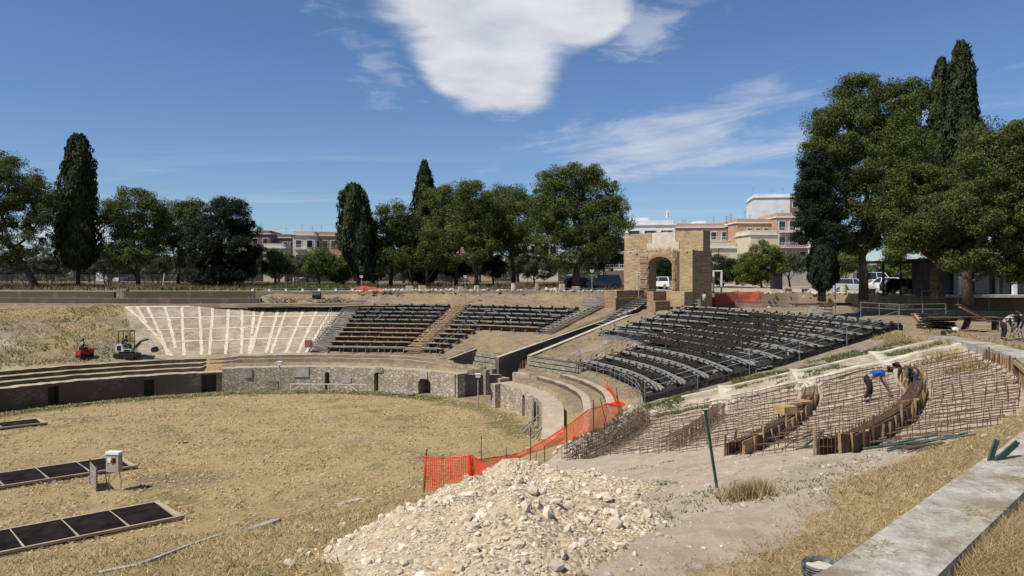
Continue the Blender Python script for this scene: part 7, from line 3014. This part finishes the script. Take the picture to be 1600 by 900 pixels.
r = thing('grating_panel', 'narrow rusty grating panel standing upright beside the switch box', 'panel', a0)
d_ = (a1 - a0)
mb = MB()
hgt = 1.12
mb.beam(a0 + Vector((0, 0, .05)), a0 + Vector((0, 0, hgt + .1)), .05, .05)
mb.beam(a1 + Vector((0, 0, -.05)), a1 + Vector((0, 0, hgt)), .05, .05)
mb.build('frame', M['rust'], r)
mb = MB()
n = 9
for i in range(n):
    z = .12 + hgt * .85 * i / n
    mb.beam(a0 + Vector((0, 0, z + .07)), a1 + Vector((0, 0, z + .03)), .03, hgt * .85 / n * .72)
mb.build('slats', M['plank_grey'], r)
# flush kerb stones of the near arena edge
for (px0, px1, py0, py1, lab) in ((388, 432, 829, 813, 'longer pale flush kerb stone on the grassy near edge of the arena'), (527, 566, 789, 780, 'shorter pale flush kerb stone nearer the rubble heap')):
    p0, p1 = Vector(hit(px0, py0)), Vector(hit(px1, py1))
    mb = MB()
    mb.beam(p0 - Vector((0, 0, .03)), p1 - Vector((0, 0, .03)), .34, .14)
    tag(mb.build('kerb_stone', M['concrete']), lab, 'kerb stone')
mb = MB()
pl = [(60, 914), (215, 884), (300, 851), (345, 836), (388, 824)]
for a, b in zip(pl[:-1], pl[1:]):
    p0, p1 = Vector(hit(*a)), Vector(hit(*b))
    mb.beam(p0 - Vector((0, 0, .02)), p1 - Vector((0, 0, .02)), .10, .10)
tag(mb.build('kerb_line', M['concrete']), 'thin pale kerb line half buried along the near arena edge', 'kerb', kind='structure')
# white braced timber barrier in front of the far wall
z = Z0 + .02
p0, p1 = Vector(at(454, 611, z)), Vector(at(572, 612, z))
r = thing('timber_barrier', 'long low white timber barrier with diagonal braces before the far wall', 'barrier', p0)
n = 5
V = lambda h: Vector((0, 0, h))
M['chalky'] = mat('chalky_timber', (.50, .47, .42), (.68, .65, .59), 3, .9, .2)
MB().beam(p0 + V(.62), p1 + V(.62), .07, .08).build('top_rail', M['chalky'], r)
for i in range(n):
    q = p0.lerp(p1, i / (n - 1))
    MB().beam(q, q + V(.62), .07, .07).build('post', M['chalky'], r)
for i in range(n - 1):
    q0, q1 = p0.lerp(p1, (i + .12) / (n - 1)), p0.lerp(p1, (i + .55) / (n - 1))
    if i % 2:
        MB().beam(q0 + V(.55), q1 + V(.05), .06, .06).build('brace', M['chalky'], r)
    else:
        MB().beam(q0 + V(.05), q1 + V(.55), .06, .06).build('brace', M['chalky'], r)
p0, p1 = Vector(at(612, 616, z)), Vector(at(647, 618, z))
mb = MB()
mb.beam(p0 + V(.12), p1 + V(.12), .3, .14)
tag(mb.build('stone_bench', M['row_stone']), 'low pale stone bench slab left of the wide arch', 'bench')
# patched panels and blocks set in the far wall (parts of it)
for (px0, px1, y0, y1, mm) in ((455, 478, 573, 589, 'concrete'), (381, 392, 575, 590, 'concrete'), (585, 597, 574, 582, 'row_stone'), (676, 690, 580, 592, 'concrete'), (528, 543, 590, 598, 'concrete'), (414, 432, 595, 610, 'row_stone')):
    pxm = (px0 + px1) / 2
    t = t_of(pxm, 612, Z0)
    q = Vector((*[float(v) for v in P(t, -.03)], 0))
    d = q.y
    q2 = Vector((*[float(v) for v in P(t + .01, -.03)], 0))
    an = math.atan2(q2.y - q.y, q2.x - q.x)
    zc = -((y0 + y1) / 2 - HY) / F * d
    mb = MB()
    mb.box((q.x, q.y, zc), ((px1 - px0) / F * d, .10, (y1 - y0) / F * d), an)
    mb.build('patch_panel', M[mm], aw)
# timber wreckage at the foot of the right wall
for i in range(13):
    p = Vector(hit(812 + i * 3.4 + random.uniform(-3, 3), 672 + i * 2.2, near=30))
    p.z = max(p.z, Z0)
    L = random.uniform(.8, 1.9)
    an = random.uniform(-.4, 1.2)
    e_ = p + Vector((math.cos(an) * L, math.sin(an) * L * .5, random.uniform(.3, 1.1)))
    mb = MB()
    mb.beam(p, e_, .08, .06)
    tag(mb.build('timber_beam', M['plank_grey']), 'grey weathered beam in the collapsed timber at the foot of the right wall', 'timber', 'collapsed timbers by the right wall')
mb = MB()
t = t_of(843, 668, Z0)
q = Vector((*[float(v) for v in P(t, -.25)], Z0))
mb.box((q.x, q.y, Z0 + 1.05), (.5, .07, 1.3), 1.2)
mb.box((q.x - .1, q.y - .3, Z0 + 1.05), (.12, .12, 1.9), 1.2)
tag(mb.build('door_panel', M['plank_grey']), 'pale grey boarded panel leaning on the curved right wall', 'panel')
# red sign at the bottom of the left stair
a = P3(.925, 5.9)
r = thing('warning_sign', 'small red sign on a post at the foot of the left stair', 'sign', a)
MB().tube([(0, 0, 0), (0, 0, 1.0)], .03, 6).build('post', M['galv'], r, local=True)
MB().box((0, -.03, .85), (.75, .03, .7)).build('board', mat('faded_red_sign', (.22, .07, .06), (.34, .12, .10), 6, .6, 0), r, local=True)

# ------------------------------------------------------------------ bucket by the kerb
a = Vector(at(1285, 880, -2.96))
zg_ = -3.36
r = thing('plastic_bucket', 'white plastic tub smeared with mortar, black ribbed rim, standing by the kerb', 'bucket', (a.x, a.y, zg_))
hb = -2.96 - zg_
M['tub'] = mat('smeared_tub', (.33, .31, .29), (.58, .56, .54), 7, .55, .2, 20)
MB().lathe((0, 0, 0), [(.0, .0), (.165, .0), (.196, hb - .10), (.186, hb - .10), (.158, .03), (.0, .03)], 32).build('tub', M['tub'], r, local=True, smooth=True)
mb = MB()
pr = []
for i in range(4):
    z0_ = hb - .105 + i * .027
    pr += [(.196 + .001 * i, z0_), (.208, z0_ + .006), (.208, z0_ + .014), (.197, z0_ + .021)]
pr += [(.199, hb + .004), (.188, hb + .004), (.184, hb - .11)]
mb.lathe((0, 0, 0), pr, 32)
mb.build('rim', mat('black_rim', (.03, .03, .03), (.20, .20, .195), 14, .5, .1, lo=.35, hi=.7), r, local=True, smooth=True)
vs = [(math.cos(k * PI / 16) * .186, math.sin(k * PI / 16) * .186, hb - .055 + random.uniform(-.008, .012)) for k in range(32)]
mb = MB().add(vs + [(0, 0, hb - .03)], [(i, (i + 1) % 32, 32) for i in range(32)])
mb.build('mortar', M['cast'], r, local=True, smooth=True)
mb = MB()
mb.tube([(.205 * math.cos(k), .215 * math.sin(k) * .98 - .01, hb - .10 - .17 * math.sin(-k) * 1.0) for k in [PI + PI * i / 14 for i in range(15)]], .006, 6)
mb.build('handle', M['darksteel'], r, local=True)
MB().box((.06, -.19, hb - .26), (.13, .02, .10)).build('label', mat('red_label', (.30, .06, .05), (.42, .10, .09), 5, .6, 0), r, local=True)

# ------------------------------------------------------------------ stacks and boards at the right rim
def board(px0, py0, px1, py1, d0_, d1_, w, th, label, m, cat='board', group=None, name='wooden_board'):
    mb = MB()
    mb.beam(ray(px0, py0, d0_), ray(px1, py1, d1_), w, th)
    return tag(mb.build(name, M[m]), label, cat, group)


for i in range(7):
    board(1424 + i * 4.5, 490, 1446 + i * 4.2, 517, 52, 49.5, .14, .04, 'long brown plank in the slanting stack beside the right stand', 'plank' if i % 3 else 'plank_dark', group='slanting plank stack')
r = thing('metal_rack', 'heap of dark bundled steel tubes on the rim beside the plank stack', 'steel stack', at(1473, 508, -3.4))
for i in range(6):
    for k in range(5):
        y_ = 46.8 + k * .3
        z_ = -3.3 + i * .17
        x_ = (1473 - 800) / F * 46.8
        mb = MB()
        mb.tube([(x_ - .85 + random.uniform(-.12, .1), y_, z_ + random.uniform(-.03, .03)), (x_ + .85 + random.uniform(-.1, .12), y_ + random.uniform(-.1, .1), z_ + random.uniform(-.03, .03))], .055, 6)
        mb.build('tube', M['darksteel'], r)
r = thing('work_table', 'improvised work table of dark boards on trestle panels near the checked shirt man', 'table', at(1510, 512, -3.4))
d = 46.5
xx = lambda px: (px - 800) / F * d
MB().box(((xx(1455) + xx(1560)) / 2, d, -2.58), (xx(1560) - xx(1455), .9, .07)).build('top', M['plank_dark'], r)
for px in (1508,):
    mb = MB()
    mb.beam((xx(px) - .1, d, -3.4), (xx(px) + .25, d, -2.62), .6, .08)
    mb.build('trestle', M['plank_dark'], r)
MB().box((xx(1555), d, -3.0), (.1, .6, .78)).build('trestle', M['plank_dark'], r)
board(1497, 476, 1542, 500, 45.8, 46.6, .35, .05, 'wide brown board slanting across the work table', 'plank_dark')
board(1500, 480, 1546, 503, 45.4, 46.2, .16, .05, 'narrower board slanting below the wide one on the table', 'plank')
board(1524, 499, 1592, 504, 45.8, 45.2, .3, .05, 'flat board reaching from the table to the stooping man', 'plank_dark')
for i in range(8):
    px = 1445 + i * 14
    p = Vector(at(px, 517 + (i % 3) * 3, -3.36))
    an = random.uniform(-.3, .3)
    mb = MB()
    mb.beam(p + V(.03), p + Vector((math.cos(an) * random.uniform(.8, 1.8), math.sin(an), .05)), .12, .04)
    tag(mb.build('wooden_board', M['plank']), 'short offcut board on the ground below the work table', 'board', 'offcut boards below the table')
mb = MB()
p = Vector(at(1482, 523, -3.36))
mb.box(p + V(.12), (.75, .5, .22), .6)
tag(mb.build('tool_bag', M['black']), 'dark tool bag on the ground below the work table', 'bag')
mb = MB()
mb.rock(tuple(p + Vector((.45, .1, .3))), .2)
tag(mb.build('cloth_bundle', M['white']), 'white cloth bundle on top of the dark tool bag', 'cloth')
for px, py, d in ((1265, 478, 66), (1310, 477, 66), (1410, 480, 63), (1120, 486, 74)):
    r = thing('board_stack', {1265: 'low dark board stack on the rim wall near the small stair', 1310: 'flat pile of dark boards on the right rim wall', 1410: 'heap of brown timber on the rim walkway', 1120: 'long dark boards laid along the rim right of the standing man'}[px], 'board stack', ray(px, py, d))
    for i in range(4):
        mb = MB()
        c = Vector(ray(px, py, d))
        mb.box(c + Vector((random.uniform(-.3, .3), i * .12, .06 * i)), (random.uniform(2.2, 3.6), .22, .06), random.uniform(-.06, .06))
        mb.build('board', M['plank_dark'], r)
# ruin fragments along the raised edge
FR = [(1245, 459, 'long flat table like stone block'), (1270, 458, 'low broken slab'), (1318, 457, 'pale drum fragment'), (1295, 456, 'white squared block'), (1360, 457, 'large white squared block'), (1412, 459, 'tall white rough block'), (1428, 461, 'dark rounded block'), (1487, 463, 'upright white block'), (1500, 464, 'small tilted white block'), (1470, 463, 'grey broken block'), (1230, 459, 'grey block'), (1210, 459, 'small pale block'),
      (803, 449, 'short white column stump'), (840, 449, 'grey cylindrical stump'), (878, 450, 'pale upright block'), (745, 453, 'pale squared block'), (700, 454, 'row of pale stones'), (660, 455, 'flat pale block'), (640, 456, 'small white block'), (615, 457, 'rounded pale stone'), (860, 452, 'low broken slab'), (770, 453, 'dark brown fragment'), (720, 453, 'squat pale block'), (900, 452, 'small grey block')]
for i, (px, py, lab) in enumerate(FR):
    d = float(wall_d(px)) + .9
    x, y, z = out_at(px, d)
    if abs(px - 1035) < 90:
        continue
    side = 'right of the gate' if px > 1100 else 'above the middle stands'
    near = {1245: 'near the olive', 1270: 'left of the silver car', 1318: 'before the silver car', 1295: 'by the clipped cypress', 1360: 'before the bare pine trunk', 1412: 'before the black car', 1428: 'right of the black car', 1487: 'near the right lamp post', 1500: 'at the right lamp post', 1470: 'before the pavilion', 1230: 'left of the table like stone', 1210: 'near the dark cabin', 803: 'under the flat domed pine', 840: 'under the grey shrub', 878: 'near the leaning pine trunk', 745: 'under the middle pine', 700: 'left of the middle pine', 660: 'under the pointed cypress', 640: 'left of the pointed cypress', 615: 'below the left domed pine', 860: 'between two stumps', 770: 'right of the middle pine', 720: 'behind the lamp post', 900: 'by the leaning pine trunk'}[px]
    random.seed(500 + i)
    mb = MB()
    if 'column' in lab or 'stump' in lab or 'drum' in lab:
        mb.lathe((0, 0, 0), [(0, 0), (.34, 0), (.36, .3), (.33, .8), (.34, .95), (0, .95)], 12)
    elif 'block' in lab or 'stone block' in lab:
        w = 2.6 if 'long' in lab else random.uniform(.6, 1.1)
        hgt = .85 if 'upright' in lab or 'tall' in lab else random.uniform(.4, .65)
        if 'long' in lab:
            mb.box((0, 0, .55), (w, .9, .18))
            mb.box((-.9, 0, .23), (.5, .7, .46))
            mb.box((.9, 0, .23), (.5, .7, .46))
        else:
            mb.box((0, 0, hgt / 2), (w, .6, hgt), random.uniform(-.3, .3), taper=random.uniform(.8, .95))
    else:
        for k in range(4):
            mb.rock((random.uniform(-.6, .6), random.uniform(-.2, .2), .15), random.uniform(.2, .4))
    o = mb.build('stone_fragment', M['limestone'] if 'dark' not in lab and 'grey' not in lab else M['row_stone'], local=True)
    o.location = (x, y, z - .03)
    if 'box' and ('block' in lab) and 'long' not in lab:
        bv = o.modifiers.new('Bevel', 'BEVEL')
        bv.width = .06
        bv.segments = 2
    tag(o, f'{lab} {side}, {near}', 'stone fragment', 'ancient stone fragments along the rim')
random.seed(77)
mb = MB()
for i in range(420):
    px = random.choice([random.uniform(545, 950), random.uniform(1190, 1560)])
    d = float(wall_d(px)) + random.uniform(-.9, 1.6)
    x, y, z = out_at(px, d)
    if d < wall_d(px):
        z = -3.4 + random.random() * .5 if random.random() < .35 else -1.95
    r_ = random.choice([.08, .12, .18, .26]) * random.uniform(.7, 1.2)
    if z < -1.96:
        d2 = float(wall_d(px)) - random.uniform(.4, 4)
        x, y, z = (px - 800) / F * d2, d2, -3.4
    mb.rock((x, y, z + r_ * .2), r_)
o = mb.build('rim_stones', M['limestone'])
o['kind'] = 'stuff'
# brushwood and stakes left on the far rim
for (px, lab) in ((440, 'heap of dry brushwood on the ledge above the limed grid'), (520, 'small heap of sticks on the ledge by the left stair')):
    mb = MB()
    d = float(wall_d(px)) - 3.6
    for i in range(40):
        c = Vector(((px - 800) / F * d + random.gauss(0, 1.0), d + random.gauss(0, .3), -3.2 + abs(random.gauss(.1, .2))))
        an = random.uniform(0, 6.28)
        mb.beam(c, c + Vector((math.cos(an) * .9, math.sin(an) * .5, random.uniform(-.1, .5))), .05, .05)
    tag(mb.build('brushwood', M['plank_dark']), lab, 'brushwood')
for i, px in enumerate((392, 398, 401, 408, 427, 504, 524, 531)):
    d = float(wall_d(px)) - 4.6
    mb = MB()
    b = Vector(((px - 800) / F * d, d, -3.35))
    mb.beam(b, b + Vector((random.uniform(-.3, .3), 0, random.uniform(.7, 1.3))), .16, .06)
    tag(mb.build('wooden_stake', M['plank_grey']), 'pale wooden stake standing on the ledge above the limed slope', 'stake', 'pale stakes on the ledge')
d = float(wall_d(490)) - 1.5
mb = MB()
mb.tube([((489 - 800) / F * d, d, -2.4), ((489 - 800) / F * d + .9, d, -2.4)], .42, 16)
tag(mb.build('cable_drum', M['black']), 'dark blue black barrel lying on the rim above the left stair', 'barrel')
for px in range(395, 720, 26):
    d = float(wall_d(px)) + .75
    mb = MB()
    mb.box(((px - 800) / F * d, d, -1.76), (.26, .25, .26))
    tag(mb.build('marker_block', M['white']), 'small white marker block on the wall behind the stands', 'marker', 'white marker blocks on the rim wall')
# two posts of the bent fence near the white flecks, and the leaning white post under the cedar
a = out_at(254, 100)
mb = MB()
mb.beam(a, (a[0] + .25, a[1], a[2] + 1.9), .16, .16)
tag(mb.build('concrete_post', M['concrete']), 'leaning pale concrete post between the round pine and the cedar', 'post')
for px, h_, lab in ((170, 5.2, 'thin dark pole right of the left cypress'), (456, 7.6, 'tall street lamp pole before the town blocks'), (1123, 5.5, 'slim lamp pole in front of the cream house')):
    a = out_at(px, 118)
    r = thing('street_pole', lab, 'pole', a)
    MB().tube([(0, 0, 0), (0, 0, h_)], .07, 6).build('pole', M['darksteel'], r, local=True)
    MB().box((.25, 0, h_), (.7, .2, .14)).build('lamp_head', M['darksteel'], r, local=True)
